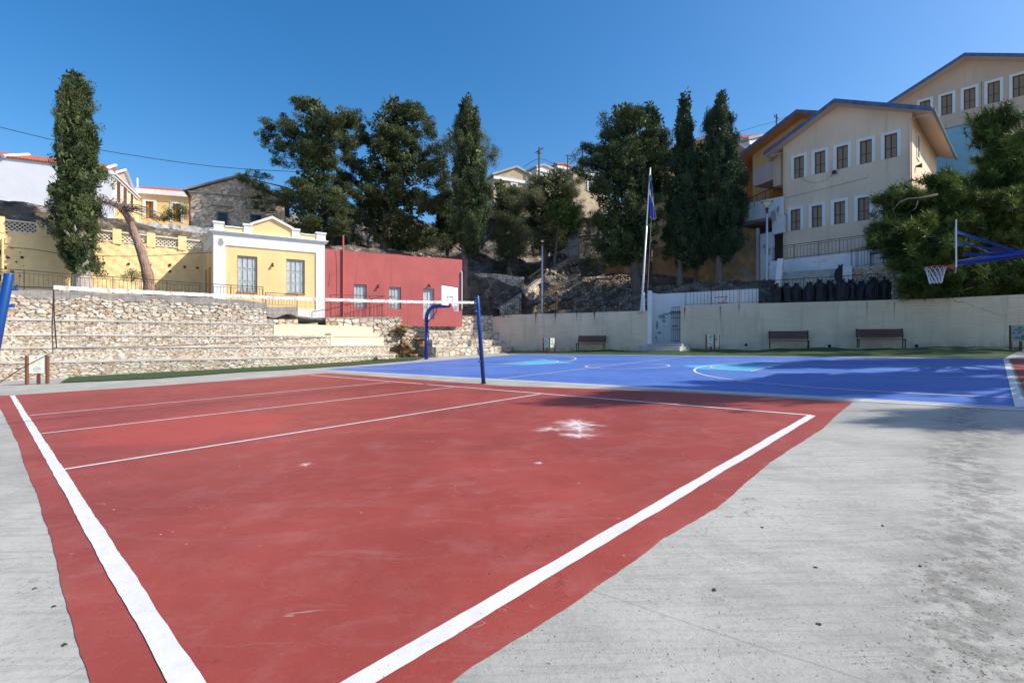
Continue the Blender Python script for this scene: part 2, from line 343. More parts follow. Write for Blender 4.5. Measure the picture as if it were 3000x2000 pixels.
def half(side):
    f = (lambda m: m/LX) if side == 0 else (lambda m: 1-m/LX)
    R3 = 7.1
    arc = [BC(f(0), .5-R3/LY)]+[BC(f(1.5+R3*math.cos(a)), .5+R3/LY*math.sin(a)) for a in [math.radians(x) for x in range(-90, 91, 5)]]+[BC(f(0), .5+R3/LY)]
    pl(arc, .075, .0135)
    hw = 2.35 if side else 2.5; ft = 6.3
    pl([BC(f(0), .5-hw/LY), BC(f(ft), .5-hw*.95/LY)], .06, .0150); pl([BC(f(0), .5+hw/LY), BC(f(ft), .5+hw*.95/LY)], .06, .0150)
    pl([BC(f(ft), .5-hw*.95/LY), BC(f(ft), .5+hw*.95/LY)], .07, .0165)
    pl([BC(f(ft+2.0*math.cos(a)), .5+2.0/LY*math.sin(a)) for a in [math.radians(x) for x in range(-90, 91, 6)]], .07, .0175)
    cy = [BC(f(ft), .5-hw*.9/LY), BC(f(ft+2.9), .5-.2), BC(f(ft+3.1), .5+.05), BC(f(ft+.2), .5+hw*.8/LY)]
    cy = [BC(f(ft+.1), .5-2.1/LY), BC(f(ft+1.9), .5-1.75/LY), BC(f(ft+3.3), .5+.1/LY), BC(f(ft+1.6), .5+1.4/LY), BC(f(ft+.1), .5+2.1/LY)]
    sheet('key_paint', cy, M['cyan'], .0065, blue, label='cyan painted patch at the free throw line')
half(0); half(1)
bl.build('court_lines', M['line'], blue)
# red apron beyond the far end line of the blue court
ex = (NR-NL).normalized(); ap = [NR+ex*.12, NR+ex*6, FR+ex*6, FR+ex*.12]
tag(sheet('red_apron', ap, M['red'], .0045), 'red painted strip beyond the basketball end line', kind='structure')
# concrete border between both courts
ey = (FL-NL).normalized()
bd = MB(); strip(bd, NL-ex*2.2, NR+ex*.4, .34, .006, .004, 12, off=-.22); tag(bd.build('concrete_border', M['slab']), 'pale concrete strip between the red and blue courts', kind='structure')

# ---------- stone masonry relief ----------
def cell_noise(ix, iy, k):
    h = (ix.astype(np.int64)*73856093) ^ (iy.astype(np.int64)*19349663) ^ (k*83492791)
    h = (h ^ (h >> 13))*1274126177 & 0x7fffffff
    h = (h ^ (h >> 16)) & 0xffffff
    return h/float(0xffffff)
def stone_uv(S_, Z_, cw, ch, seed):
    """jittered-lattice stones: returns relief 0..1, random id, edge distance"""
    wob = .18*np.sin(S_*3.1+seed)+.12*np.sin(Z_*7.3+S_*1.7+seed*2)+.10*np.sin(S_*17+Z_*9)*np.sin(Z_*23-S_*5)
    S_ = S_+.035*np.sin(Z_*31+S_*7)+.02*np.sin(Z_*61-S_*29)
    v = Z_/ch+wob*.6; row = np.floor(v)
    big = 1.0
    f1 = np.full(S_.shape, 9e9); f2 = f1.copy(); idr = np.zeros(S_.shape); id2 = np.zeros(S_.shape); tx = idr.copy(); ty = idr.copy()
    for dj in (-1, 0, 1):
        r = row+dj; u = S_/cw+(r % 2)*.5+cell_noise(r, r*0+3, seed)*.7; cb = np.floor(u)
        for di in (-1, 0, 1):
            c = cb+di; jx = cell_noise(c, r, seed+11); jy = cell_noise(c, r, seed+23)
            dx = (c+.5+(jx-.5)*.8)-u; dy = (r+.5+(jy-.5)*.75)-v
            d = dx*dx+dy*dy*.9
            d = d*(.72+.6*cell_noise(c, r, seed+57)); n1 = d < f1; n2 = (~n1) & (d < f2)
            tx = np.where(n1, dx, tx); ty = np.where(n1, dy, ty)
            f2 = np.where(n1, f1, np.where(n2, d, f2)); i1 = cell_noise(c, r, seed+31); i2 = cell_noise(c, r, seed+47)
            idr = np.where(n1, i1, idr); id2 = np.where(n1, i2, id2); f1 = np.where(n1, d, f1)
    e = np.sqrt(f2)-np.sqrt(f1)
    return e, idr, id2, tx, ty
PAL_WARM = np.array([(.80,.70,.56),(.84,.77,.66),(.76,.65,.49),(.68,.47,.27),(.82,.69,.50),(.76,.71,.64),(.64,.60,.54),(.86,.81,.73),(.72,.50,.30),(.82,.74,.62),(.84,.76,.64),(.78,.68,.54)])
PAL_WARM = PAL_WARM*.5+PAL_WARM.mean(1, keepdims=True)*.5; PAL_WARM = np.minimum(PAL_WARM*np.array([.76,.725,.665]), .74)
PAL_GREY = np.array([(.36,.34,.30),(.44,.41,.36),(.30,.27,.23),(.48,.42,.34),(.40,.33,.26),(.52,.49,.44)])
def stone_grid(Sg, Zg, cw, ch, seed, depth, pal, joint=(.09,.06,.038), jw=.10):
    e, a, b, tx, ty = stone_uv(Sg, Zg, cw, ch, seed)
    dome = np.clip(e/.22, 0, 1)**.6
    h = np.where(e < jw, -1.0*(1-e/jw)*.5, .2+.35*dome+.6*(a-.4)+(a-.5)*tx*1.6+(b-.5)*ty*1.6)
    h = h+.10*np.sin(Sg*31+a*20)*np.sin(Zg*37+b*20)
    c = pal[(b*len(pal)).astype(int) % len(pal)]*(0.86+.26*a)[..., None]
    j = np.clip((jw*1.25-e)/(jw*.5), 0, 1)[..., None]
    mo = np.clip(.5+.9*np.sin(Sg*1.3+Zg*2.1+seed)*np.sin(Sg*4.1-Zg*5.3)+.5*np.sin(Sg*19)*np.sin(Zg*27), 0, 1)[..., None]
    jc = np.array(joint)*(1-mo*.5)+np.array(joint)*4.5*mo*.5
    c = c*(1-j)+jc*j
    return h*depth, np.clip(c, 0, .88)
def m_stone(name='masonry'):
    n = N(name); a = n.noise(6, 7, .72); b = n.noise(26, 5, .7)
    col = n.mix(n.m('MULTIPLY', n.ramp(a, .45, .75), .55), n.attr(), n.mix(.5, n.attr(), (.40,.25,.12), 'MIX'))
    col = n.mix(n.m('MULTIPLY', n.ramp(n.noise(15, 6, .75), .55, .72), .38), col, (.22,.18,.14))
    st = n.noise(1.0, 6, .7, n.map((.9,.9,.5))); col = n.mix(n.m('MULTIPLY', n.ramp(st, .55, .8), .3), col, (.2,.17,.13))
    return n.done(col, .93, n.m('ADD', a, b), .6, .02)
M['stone'] = m_stone(); M['stone2'] = m_stone('old_masonry')
class Path:
    def __init__(s, pts):
        s.p = [Vector(p[:2]) for p in pts]; s.l = [0]
        for a, b in zip(s.p, s.p[1:]): s.l.append(s.l[-1]+(b-a).length)
        s.L = s.l[-1]
    def at(s, t):
        t = np.asarray(t, dtype=float); xs = np.array([p.x for p in s.p]); ys = np.array([p.y for p in s.p]); return np.interp(t, s.l, xs), np.interp(t, s.l, ys)
    def smooth(s, n=60):
        # resample and relax
        x, y = s.at(np.linspace(0, s.L, n)); 
        for _ in range(12): x[1:-1] = (x[:-2]+2*x[1:-1]+x[2:])/4; y[1:-1] = (y[:-2]+2*y[1:-1]+y[2:])/4
        return Path([Vector((a, b)) for a, b in zip(x, y)])
    def norm(s, t, e=.3):
        x0, y0 = s.at(np.maximum(t-e, 0)); x1, y1 = s.at(np.minimum(t+e, s.L)); dx, dy = x1-x0, y1-y0; l = np.hypot(dx, dy)+1e-9; return dy/l, -dx/l
    def offset(s, d):
        t = np.array(s.l); nx, ny = s.norm(t); x, y = s.at(t); return Path([Vector((a, b)) for a, b in zip(x+nx*d, y+ny*d)])
def stone_wall_face(name, path, zb, zt, mat, parent, res=.032, cw=.24, ch=.11, depth=.028, seed=1, pal=PAL_WARM, s0=0, s1=None, side=1, label=None, **k):
    s1 = path.L if s1 is None else s1; ns = max(2, int((s1-s0)/res)); ts = np.linspace(s0, s1, ns+1)
    b = np.array([zb(t) for t in ts]) if callable(zb) else np.full(ns+1, zb); tt = np.array([zt(t) for t in ts]) if callable(zt) else np.full(ns+1, zt)
    nz = max(2, int(np.max(tt-b)/res)); q = np.linspace(0, 1, nz+1)
    Z = b[None, :]+(tt-b)[None, :]*q[:, None]; T_ = np.broadcast_to(ts[None, :], Z.shape)
    h, c = stone_grid(T_, Z, cw, ch, seed, depth, pal, **k)
    x, y = path.at(ts); nx, ny = path.norm(ts); nx, ny = nx*side, ny*side
    X = x[None, :]+nx[None, :]*h; Y = y[None, :]+ny[None, :]*h
    V = np.stack([X, Y, Z], -1).reshape(-1, 3); idx = np.arange((nz+1)*(ns+1)).reshape(nz+1, ns+1)
    F = np.stack([idx[:-1,:-1], idx[:-1,1:], idx[1:,1:], idx[1:,:-1]], -1).reshape(-1, 4)
    # thickness: close the back with a plain body
    o = np_mesh(name, V, F, mat, parent, c.reshape(-1, 3), True, label); return o
def slab_strip(mb, path, inner, outer, z0, z1, s0=0, s1=None, step=.5):
    s1 = path.L if s1 is None else s1; n = max(1, int((s1-s0)/step)); ts = np.linspace(s0, s1, n+1); x, y = path.at(ts); nx, ny = path.norm(ts)
    zf0 = z0 if callable(z0) else (lambda t: z0); zf1 = z1 if callable(z1) else (lambda t: z1)
    pr = []
    for k in range(n+1):
        a = (x[k]+nx[k]*outer, y[k]+ny[k]*outer); b = (x[k]+nx[k]*inner, y[k]+ny[k]*inner); pr.append((a[0], a[1], zf0(ts[k]), zf1(ts[k]), b[0], b[1]))
    i0 = len(mb.v)
    for a in pr: mb.v += [(a[0],a[1],a[2]),(a[0],a[1],a[3]),(a[4],a[5],a[3]),(a[4],a[5],a[2])]
    for k in range(n):
        for j in range(4): j2 = (j+1) % 4; mb.f.append((i0+4*k+j, i0+4*k+j2, i0+4*k+4+j2, i0+4*k+4+j))
    mb.f.append((i0,i0+1,i0+2,i0+3)); e = i0+4*n; mb.f.append((e+3,e+2,e+1,e))

# ---------- left amphitheatre of stone tiers ----------
M['coping'] = plaster('rough_concrete_edge', (.52,.49,.44), .18, .95, .9, (.2,.16,.12), .4)
M['cap'] = plaster('grey_mortar_cap', (.28,.26,.24), .2, .95, 1, (.1,.09,.08), .5, 3)
M['yellow'] = plaster('yellow_render', (.84,.60,.28), .07, .9, .5, (.45,.33,.18), .34, .7)
M['yellow_rough'] = plaster('rough_yellow_render', (.88,.66,.33), .06, .95, 1.0, (.55,.4,.2), .25, 2.5, coarse=7)
base = Path([O(-31,16.2), O(-26.6,19.5), O(-22.9,22.4), O(-20.7,24.0), O(-18.4,25.8), O(-15.3,28.0), O(-12.6,30.2), O(-10.3,33.2), O(-8.5,36.2)]).smooth(70)
def s_of(path, px):
    ts = np.linspace(0, path.L, 900); x, y = path.at(ts); u = (px-PX0)/FPX; return float(ts[np.argmin(np.abs(x-u*y))])
terr = empty('stone_terrace', (*base.p[30], gz(*base.p[30])), 'long curved terrace of rubble stone tiers with pale concrete edges below the yellow building', 'terrace')
tz = [.57*S, 1.24*S, 1.86*S, 2.60*S]; ends = [1206, 1172, 968, 806]
tp = [base]+[base.offset(-.62*S*k) for k in (1, 2, 3, 4)]
zprev = None
cop = MB()
for k in range(4):
    pth = tp[k]; e = s_of(pth, ends[k]); zb = (lambda t, p=pth: gz(*p.at(t))-.15) if k == 0 else tz[k-1]-.03
    zt = tz[k]-.05
    stone_wall_face('stone_tier', pth, zb, zt, M['stone'], terr, seed=5+k, s1=e)
    slab_strip(cop, pth, -1.0 if k < 3 else -1.3, .045, tz[k]-.075, tz[k]+.02, s1=e)
    # end return
    x0, y0 = pth.at(e); nx, ny = pth.norm(np.array(e)); rp2 = Path([Vector((x0-float(nx)*0, y0)), Vector((x0-float(nx)*1.2, y0-float(ny)*1.2))])
    stone_wall_face('tier_end', rp2, (lambda t, k=k: (tz[k-1]-.03 if k else -.1)), zt, M['stone'], terr, seed=15+k)
cop.build('concrete_edge', M['coping'], terr)
# parapet wall on top
par = tp[4]; pe = s_of(par, 782)
def ztop(t):
    x, y = par.at(t); px = PX0+FPX*x/y; py = np.interp(px, [-400, 0, 170, 400, 560, 700, 782], [845, 847, 852, 862, 870, 878, 887]); return HC*S+(PY0-py)/FPX*float(y)
pw = empty('rubble_wall', (*par.p[30], tz[3]), 'rough rubble stone wall with grey mortar cap on top of the terrace, below the iron railing', 'wall')
stone_wall_face('stone_face', par, tz[3], lambda t: ztop(t)-.27+.07*math.sin(t*2.3)+.05*math.sin(t*5.1), M['stone'], pw, seed=33, s1=pe, cw=.32, ch=.15, depth=.055)
cb = MB(); slab_strip(cb, par, -.55, .03, lambda t: ztop(t)-.36, lambda t: ztop(t)+.02*math.sin(t*4), s1=pe, step=.2); capo = cb.build('mortar_cap', M['cap'], pw)
# lower end piece with mortar, stepping down to the right
pe2 = s_of(par, 872)
stone_wall_face('stone_face', par, tz[3]-.3, lambda t: ZP(935, par.at(t)[1]/S)+.02*math.sin(t*9), M['stone'], pw, seed=34, s0=pe, s1=pe2, cw=.4, ch=.2, depth=.06, pal=PAL_GREY*1.3)
cb = MB(); slab_strip(cb, par, -.9, .05, lambda t: ZP(925+6*math.sin(t*4), par.at(t)[1]/S), lambda t: ZP(899, par.at(t)[1]/S), s0=pe+.003, s1=pe2, step=.2); cb.build('mortar_cap', M['cap'], pw)
# painted yellow stretch: stepped parapet face
M['yellow_pale'] = plaster('pale_yellow_paint', (.82,.69,.44), .06, .85, .4, (.5,.42,.28), .3)
yw = empty('painted_step_wall', (*tp[3].at(s_of(tp[3], 900)), tz[2]), 'cream yellow painted wall stepping down to the right above the stone tiers', 'wall')
def yel(pth, pxa, pxb, zb, pts, out):
    mb = MB(); a = s_of(pth, pxa); b = s_of(pth, pxb)
    for (p0, p1, py) in pts:
        s0 = s_of(pth, p0); s1 = s_of(pth, p1); Yv = float(pth.at((s0+s1)/2)[1])/S
        slab_strip(mb, pth, -.9, out, zb, ZP(py, Yv), s0=s0, s1=s1, step=.4)
    return mb.build('painted_face', M['yellow_pale'], yw)
yel(tp[3], 799, 1150, tz[2]-.02, [(801, 822, 951),(822, 1070, 952.5),(1070.3, 1090, 960),(1090.3, 1111, 975),(1111.3, 1131, 985)], .04)
yel(tp[2], 968, 1150, tz[1]-.02, [(968, 1111, 976),(1111.3, 1131, 985),(1131.3, 1150, 995)], .035)

# ---------- smaller stone steps at the hoop ----------
b2 = [O(-5.75,37.3), O(-3.0,40.1), O(-.9,42.6), O(1.0,44.6)]
st2 = empty('stone_steps', (b2[1].x, b2[1].y, .3), 'short flight of three rubble stone tiers behind the far basketball post', 'terrace')
pb = Path(b2).smooth(20); zz = [ZP(1017, 38), ZP(996, 39), ZP(969, 40)]; en = [1522, 1503, 1485]
for k in range(3):
    pth = pb.offset(-.62*S*k*1.1); e = s_of(pth, en[k]); s0 = .02+.16*k
    stone_wall_face('stone_tier', pth, (lambda t, p=pth: gz(*p.at(t))-.1) if k == 0 else zz[k-1]-.02, zz[k]-.05, M['stone'], st2, seed=50+k, s0=s0, s1=e, cw=.5, ch=.3)
    cb = MB(); slab_strip(cb, pth, -1.6, .04, zz[k]-.05, zz[k]+.02, s0=s0-.02, s1=e); cb.build('concrete_edge', M['coping'], st2)
    x0, y0 = pth.at(s0); nx, ny = pth.norm(np.array(s0)); sl = Path([Vector((x0-float(nx)*2.2, y0-float(ny)*2.2+.1)), Vector((x0, y0))])
    stone_wall_face('tier_side', sl, -.1 if k == 0 else zz[k-1]-.02, zz[k]-.05, M['stone'], st2, seed=60+k, cw=.45, ch=.28)

# ---------- stone wall carrying the red building ----------
wl = [O(-13.1,34.9), O(-10.6,37.0), O(-7.6,39.4), O(-4.8,41.8), O(-1.75,44.6)]
W1 = Path(wl)
zw = lambda t: HC*S+(PY0-np.interp(t/W1.L, [0, 1], [934, 927]))/FPX*float(W1.at(t)[1])
sw = empty('stone_wall', (wl[2].x, wl[2].y, .3), 'rubble stone wall under the red building with a rough orange rock showing through', 'wall')
stone_wall_face('stone_face', W1, 0.0, zw, M['stone'], sw, seed=71, cw=.5, ch=.28, depth=.07)
cb = MB(); slab_strip(cb, W1, -.5, .03, lambda t: zw(t), lambda t: zw(t)+.09); cb.build('mortar_cap', M['cap'], sw)

# rocks
def rock_data(c, size, seed, sub=4, planes=13, noise_=.20):
    import bmesh
    bm = bmesh.new(); bmesh.ops.create_icosphere(bm, subdivisions=sub, radius=1); r = np.random.default_rng(seed)
    V = np.array([v.co[:] for v in bm.verts]); F = np.array([[v.index for v in f.verts] for f in bm.faces]); bm.free()
    n = r.normal(size=(planes,3)); n /= np.linalg.norm(n, axis=1)[:,None]; cst = r.uniform(.62,1.0,planes)
    d = V@n.T; rad = np.min(np.where(d > .05, cst/np.maximum(d, .05), 9), axis=1); rad = np.minimum(rad, 1.25)
    K = r.normal(size=(12,3)); ph = r.uniform(0,6,12)
    for i in range(12): f = (2.5, 6, 13)[i % 3]; rad = rad-noise_*(1, .6, .35)[i % 3]*np.abs(np.sin(V@K[i]*f+ph[i]))*.5
    A_ = np.linalg.qr(r.normal(size=(3,3)))[0]
    return (V*rad[:,None])*np.array(size)+np.array(c), F
def rock(name, c, size, seed, mat, label=None, cat='rock', group=None, sub=4, parts=None):
    V, F = [], []; k = 0
    for (dc, ds) in (parts or [((0,0,0), (1,1,1))]):
        v, f = rock_data(np.array(c)+np.array(dc)*np.array(size), np.array(size)*np.array(ds), seed+len(V)*7, sub); V.append(v); F.append(f+k); k += len(v)
    o = np_mesh(name, np.concatenate(V), np.concatenate(F), mat)
    if label: tag(o, label, cat, group)
    return o
def m_rock(name, a, b, c):
    n = N(name); x = n.noise(1.6, 8, .72); y = n.noise(7, 6, .7); v = n.voro(1.8, None, 'DISTANCE_TO_EDGE')
    col = n.mix(n.ramp(x, .35, .65), a, b); col = n.mix(n.m('MULTIPLY', n.ramp(y, .5, .75), .7), col, c)
    return n.done(col, .95, n.m('ADD', n.m('ADD', x, y), v), 1, .08)
M['rock_orange'] = m_rock('orange_rock', (.33,.17,.06), (.20,.12,.06), (.42,.31,.20))
M['rock_grey'] = m_rock('grey_rock', (.25,.25,.25), (.15,.145,.135), (.36,.35,.33))
rr = random.Random(12); prt = []
for k in range(26): prt.append(((rr.uniform(-1,1), rr.uniform(-.25,.35), rr.uniform(-1,.75)), (rr.uniform(.22,.5), rr.uniform(.3,.6), rr.uniform(.18,.42))))
rc = P(1168, 990, 38.0)
rock('rock_outcrop', (rc.x, rc.y, rc.z), (1.75, 1.0, 1.15), 4, M['rock_orange'], 'rough orange brown rock bulging out of the stone wall beside the tier ends', 'rock', sub=4, parts=prt)
rc = P(1142, 1036, 36.6); rock('rock', (rc.x, rc.y, gz(rc.x, rc.y)+.25), (.8,.6,.45), 8, M['rock_orange'], 'low stone lump at the foot of the orange rock beside the turf', 'rock')


# ---------- right retaining wall ----------
def m_board():
    n = N('cream_painted_concrete'); a = n.noise(.5, 6, .65); bl = n.noise(1.0, 3, .6, n.map((.5,.5,13))); b2 = n.noise(1.0, 2, .5, n.map((.25,.25,40))); f = n.noise(12, 6, .7)
    x, y, z = n.sep()[:3]; fr_ = n.m('ABSOLUTE', n.m('SUBTRACT', n.m('FRACT', n.m('ADD', n.m('MULTIPLY', z, 6.2), n.m('MULTIPLY', a, .3))), .5)); ln = n.m('MULTIPLY', n.ramp(fr_, .05, .0), n.ramp(n.noise(.8, 4, .7, n.map((.6,.6,3))), .45, .6))
    col = n.mix(n.ramp(a, .3, .7), (.70,.56,.41), (.83,.68,.50)); col = n.mix(n.m('MULTIPLY', n.ramp(bl, .5, .7), .3), col, (.55,.44,.32)); col = n.mix(n.m('MULTIPLY', ln, .35), col, (.36,.28,.2))
    st = n.noise(1.0, 6, .7, n.map((2.2,2.2,.22))); col = n.mix(n.m('MULTIPLY', n.ramp(st, .50, .72), .42), col, (.34,.29,.23)); col = n.mix(n.m('MULTIPLY', n.ramp(f, .62, .74), .35), col, (.4,.33,.26))
    damp = n.m('MULTIPLY', n.ramp(n.m('SUBTRACT', z, n.m('MULTIPLY_ADD', x, GA, n.m('MULTIPLY', y, GB))), .55, .1), n.ramp(n.noise(1.8, 5, .7), .35, .6)); col = n.mix(n.m('MULTIPLY', damp, .45), col, (.25,.22,.18))
    return n.done(col, .88, n.m('ADD', n.m('MULTIPLY', bl, .8), n.m('ADD', n.m('MULTIPLY', ln, -.6), n.m('MULTIPLY', f, .3))), .7, .02)
M['cream_wall'] = m_board()
M['white_wall'] = plaster('whitewashed_render', (.76,.77,.78), .05, .85, .5, (.32,.35,.33), .35)
def rline(px, off=0):
    u = (px-PX0)/FPX; y = (43.74+off-0)/(1+.475*u); return Vector((u*y*S, y*S))
WL = Path([rline(1435), rline(1500), rline(1600), rline(1903)]); WR = Path([rline(1994), rline(2250), rline(2500), rline(2800), rline(3150), rline(3500)])
def board_wall(name, path, pyt, parent):
    zt = lambda t: HC*S+(PY0-np.interp(PX0+FPX*path.at(t)[0]/path.at(t)[1], pyt[0], pyt[1]))/FPX*float(path.at(t)[1])
    mb = MB(); slab_strip(mb, path, -.35, 0, lambda t: gz(*path.at(t))-.2, zt, step=.5); return mb.build(name, M['cream_wall'], parent), zt
m = WL.at(WL.L/2); rw1 = empty('retaining_wall', (m[0], m[1], gz(*m)), 'cream painted concrete retaining wall left of the flagpole with rust streaks under the fence', 'wall')
_, zWL = board_wall('wall_face', WL, ([1435, 1500, 1600, 1750, 1903], [929, 922, 919, 915, 909]), rw1)
m = WR.at(WR.L/3); rw2 = empty('retaining_wall', (m[0], m[1], gz(*m)), 'long cream concrete retaining wall in shade behind the benches right of the iron gate', 'wall')
_, zWR = board_wall('wall_face', WR, ([1994, 2200, 2470, 2750, 3000, 3500], [897, 889, 882, 874, 862, 850]), rw2)
# board marks, drain holes, pilaster and crack on the right wall
FR_ = Fac(WR.p[0], WR.p[-1]); FL_ = Fac(WL.p[0], WL.p[-1])
M['hole'] = flat('dark_hole', (.012,.01,.01), .9); M['rust'] = flat('rust_stain', (.16,.07,.035), .9, bump=.3); M['grey_stain'] = plaster('damp_stain', (.30,.27,.22), .2, .9, .6, scale=4)
hb = MB()
for px, py in ((2430, 1013), (2685, 1013), (2186, 1010)):
    s = FR_.s_at(px); z = FR_.z_at(px, py); hb.lathe((0,0,0), [(.0, 0)], 3) if False else None
    c = FR_(s, .012, z); r = .09
    hb.poly([c+Vector((FR_.d.x*math.cos(a)*r, FR_.d.y*math.cos(a)*r, math.sin(a)*r)) for a in [k*math.pi/6 for k in range(12)]])
hb.build('drain_hole', M['hole'], rw2)
pil = MB()
for px in (2481, 2510):
    s = FR_.s_at(px); pil.fbox(FR_, s-.02, s+.02, -.01, .012, FR_.z_at(px, 1020), FR_.z_at(px, 886))
pil.build('formwork_seam', M['cream_wall'], rw2)
rs = MB()
for px, y0, y1, w in ((2006, 900, 945, .05), (2110, 897, 960, .03), (2540, 885, 960, .02), (2620, 884, 950, .02), (2165, 892, 930, .035)):
    s = FR_.s_at(px); a, b = FR_.z_at(px, y1), FR_.z_at(px, y0)
    rs.poly([FR_(s-w, .004, b), FR_(s+w, .004, b), FR_(s+w*.4, .004, (a+b)/2), FR_(s+w*.1, .004, a), FR_(s-w*.3, .004, (a+b)/2)])
rs.build('rust_streak', M['rust'], rw2)
rs = MB()
for px, y0, y1, w in ((1570, 921, 960, .04), (1627, 918, 955, .05), (1742, 915, 945, .05), (1690, 917, 950, .03)):
    s = FL_.s_at(px); a, b = FL_.z_at(px, y1), FL_.z_at(px, y0)
    rs.poly([FL_(s-w, .03, b), FL_(s+w, .03, b), FL_(s+w*.4, .03, (a+b)/2), FL_(s+w*.1, .03, a), FL_(s-w*.3, .03, (a+b)/2)])
rs.build('rust_streak', M['rust'], rw1)
# boarded-out slanting crack
rnd = random.Random(5); ck = MB()
pts = [(2795, 880), (2835, 890), (2860, 899), (2880, 907), (2905, 915), (2925, 921), (2938, 926)]
for (a, b), (c, d) in zip(pts, pts[1:]):
    for k in range(4):
        f = k/4; g2 = (k+.7)/4; x0, y0, x1, y1 = a+(c-a)*f, b+(d-b)*f+rnd.uniform(-1.5,1.5), a+(c-a)*g2, b+(d-b)*g2+rnd.uniform(-1.5,1.5); w = rnd.uniform(.01,.035)
        ck.poly([FR_(FR_.s_at(x0), .004, FR_.z_at(x0, y0)-w), FR_(FR_.s_at(x1), .004, FR_.z_at(x1, y1)-w*.6), FR_(FR_.s_at(x1), .004, FR_.z_at(x1, y1)+w*.4), FR_(FR_.s_at(x0), .004, FR_.z_at(x0, y0)+w)])
ck.build('crack', M['grey_stain'], rw2)

# white wall behind the gate
pa = rline(1905, 1.9); pbb = rline(2222, 1.9); WW = Path([pa, rline(1975, 1.9), pbb])
ww = empty('white_wall', (pa.x, pa.y, gz(*pa)), 'low whitewashed wall behind the iron gate with green damp stains and a painted red mark', 'wall')
zww = lambda t: HC*S+(PY0-np.interp(PX0+FPX*WW.at(t)[0]/WW.at(t)[1], [1905, 1930, 1990, 2100, 2222], [856, 861, 858, 852, 845]))/FPX*float(WW.at(t)[1])
mb = MB(); slab_strip(mb, WW, -.3, 0, lambda t: gz(*WW.at(t))-.2, zww, step=.3); mb.build('wall_face', M['white_wall'], ww)
# side return at the flagpole corner: yellow end and white triangle
sd = Path([WL.p[-1]+Vector((.0, .0)), pa]); mb = MB(); F = Fac(WL.p[-1], pa); mb.fbox(F, .0, F.L, -.14, .14, gz(*pa)-.2, ZP(857, pa.y/S)); mb.build('side_return', M['white_wall'], ww)
M['red_paint'] = flat('red_paint_mark', (.45,.03,.03), .6); FW = Fac(WW.p[1], WW.p[2])
mb = MB()
for (x0,y0),(x1,y1) in (((2093,872),(2130,868)),((2130,868),(2116,888)),((2101,888),(2132,886)),((2116,888),(2104,886))):
    a = FW(FW.s_at(x0), .006, FW.z_at(x0,y0)); b = FW(FW.s_at(x1), .006, FW.z_at(x1,y1)); mb.tube([a, b], .022, 4)
mb.build('painted_mark', M['red_paint'], ww)
mb = MB(); s_ = Fac(WW.p[0], WW.p[1])
rr = random.Random(3)
M['mould'] = plaster('green_damp', (.33,.40,.36), .3, .9, .4, (.1,.13,.11), .6, 4)
for (px, py, w, h) in ((1940,928,.35,.25),(1925,950,.12,.45),(1932,975,.2,.16),(1922,990,.08,.2),(1950,920,.3,.1),(1945,940,.2,.12)):
    c = (s_.s_at(px), s_.z_at(px, py)); mb.poly([s_(c[0]+w*math.cos(a)*rr.uniform(.4,1), .004+.0006*(px%9), c[1]+h*math.sin(a)*rr.uniform(.4,1)) for a in [k*math.pi/8 for k in range(16)]])
mb.build('damp_patch', M['mould'], ww)

# ---------- terrain behind the walls (two benches, one mesh) ----------
bnd = [(-60,8,3.4),(-33,18.6,3.5),(-28.4,22.2,3.6),(-24.6,25.1,3.75),(-22.3,26.8,3.8),(-20,28.6,3.8),(-17,30.9,3.6),(-13.9,33.6,3.0),(-13.1,35.2,2.98),(-7.8,39.7,3.2),(-1.75,44.9,3.55),(-1.4,44.8,3.5),(3,42.8,3.6),(9.9,39.5,3.7),(10.3,41.0,3.7),(12.4,40.0,3.7),(12.8,38.2,3.8),(20,34.8,3.95),(31,29.6,4.0),(60,20,4.3)]
back = [(-60,14,3.9,8),(-40,22,4.0,8),(-31.2,28.8,4.2,8.0),(-22.4,36.3,3.8,8.0),(-21.5,38.5,3.6,8.2),(-15,40.5,3.4,8.6),(-5,45.3,3.5,8.9),(-4.2,46,3.6,7.9),(.8,48.2,3.6,6.6),(2.5,47.5,3.8,3.9),(8,43.5,3.9,3.9),(10.0,41.6,3.8,4.4),(12.5,40.3,3.8,4.7),(18.3,37.3,4.0,4.8),(19.5,36.3,4.05,4.05),(24.5,35.8,4.2,4.2),(31,33,4.3,4.3),(60,30,4.6,4.6)]
# control heights: (px,py,Y) triplets turned into x,y,z layout units
ctl = []
def cp(px, py, Y): ctl.append(((px-PX0)/FPX*Y, Y, HC+(PY0-py)/FPX*Y))
for a in ((1560,905,46.5),(1650,880,46.5),(1600,850,48.5),(1600,790,51),(1640,745,55),(1700,770,53),(1750,868,44),(1750,815,48),(1800,800,50),(1820,810,47.5),(1867,846,43.5),(1800,885,42.5),(1990,837,43),(2105,832,42.5),(2200,830,43),(2230,832,41),(1950,800,50),(2150,800,50),(1125,742,50),(1250,750,49.5),(1358,795,47.5),(1450,790,50),(1500,760,54),(1000,735,48),(1380,740,54),(1300,700,58)): cp(*a)
ctl += [(-60,60,12),(-40,40,11),(-33,40,10.6),(-27,41,9.6),(-24,46,10.5),(-20,44,9.4),(-31,46,11.6),(-36,55,13),(-20,60,13),(-20,90,23),(-60,100,24),(0,70,15.5),(0,90,25),(20,90,26),(10,60,11.5),(15,52,9),(28,44,8.2),(24,42,7.6),(21,41,6.8),(22.5,38.6,5.6),(24.5,37,4.4),(28,36,4.6),(30,38,7.6),(33,33,5),(40,45,11),(45,35,7),(40,70,18),(60,60,14),(60,100,26),(0,130,34),(-60,130,34),(60,130,34),(28,52,10),(38,52,12)]
CT = np.array(ctl)
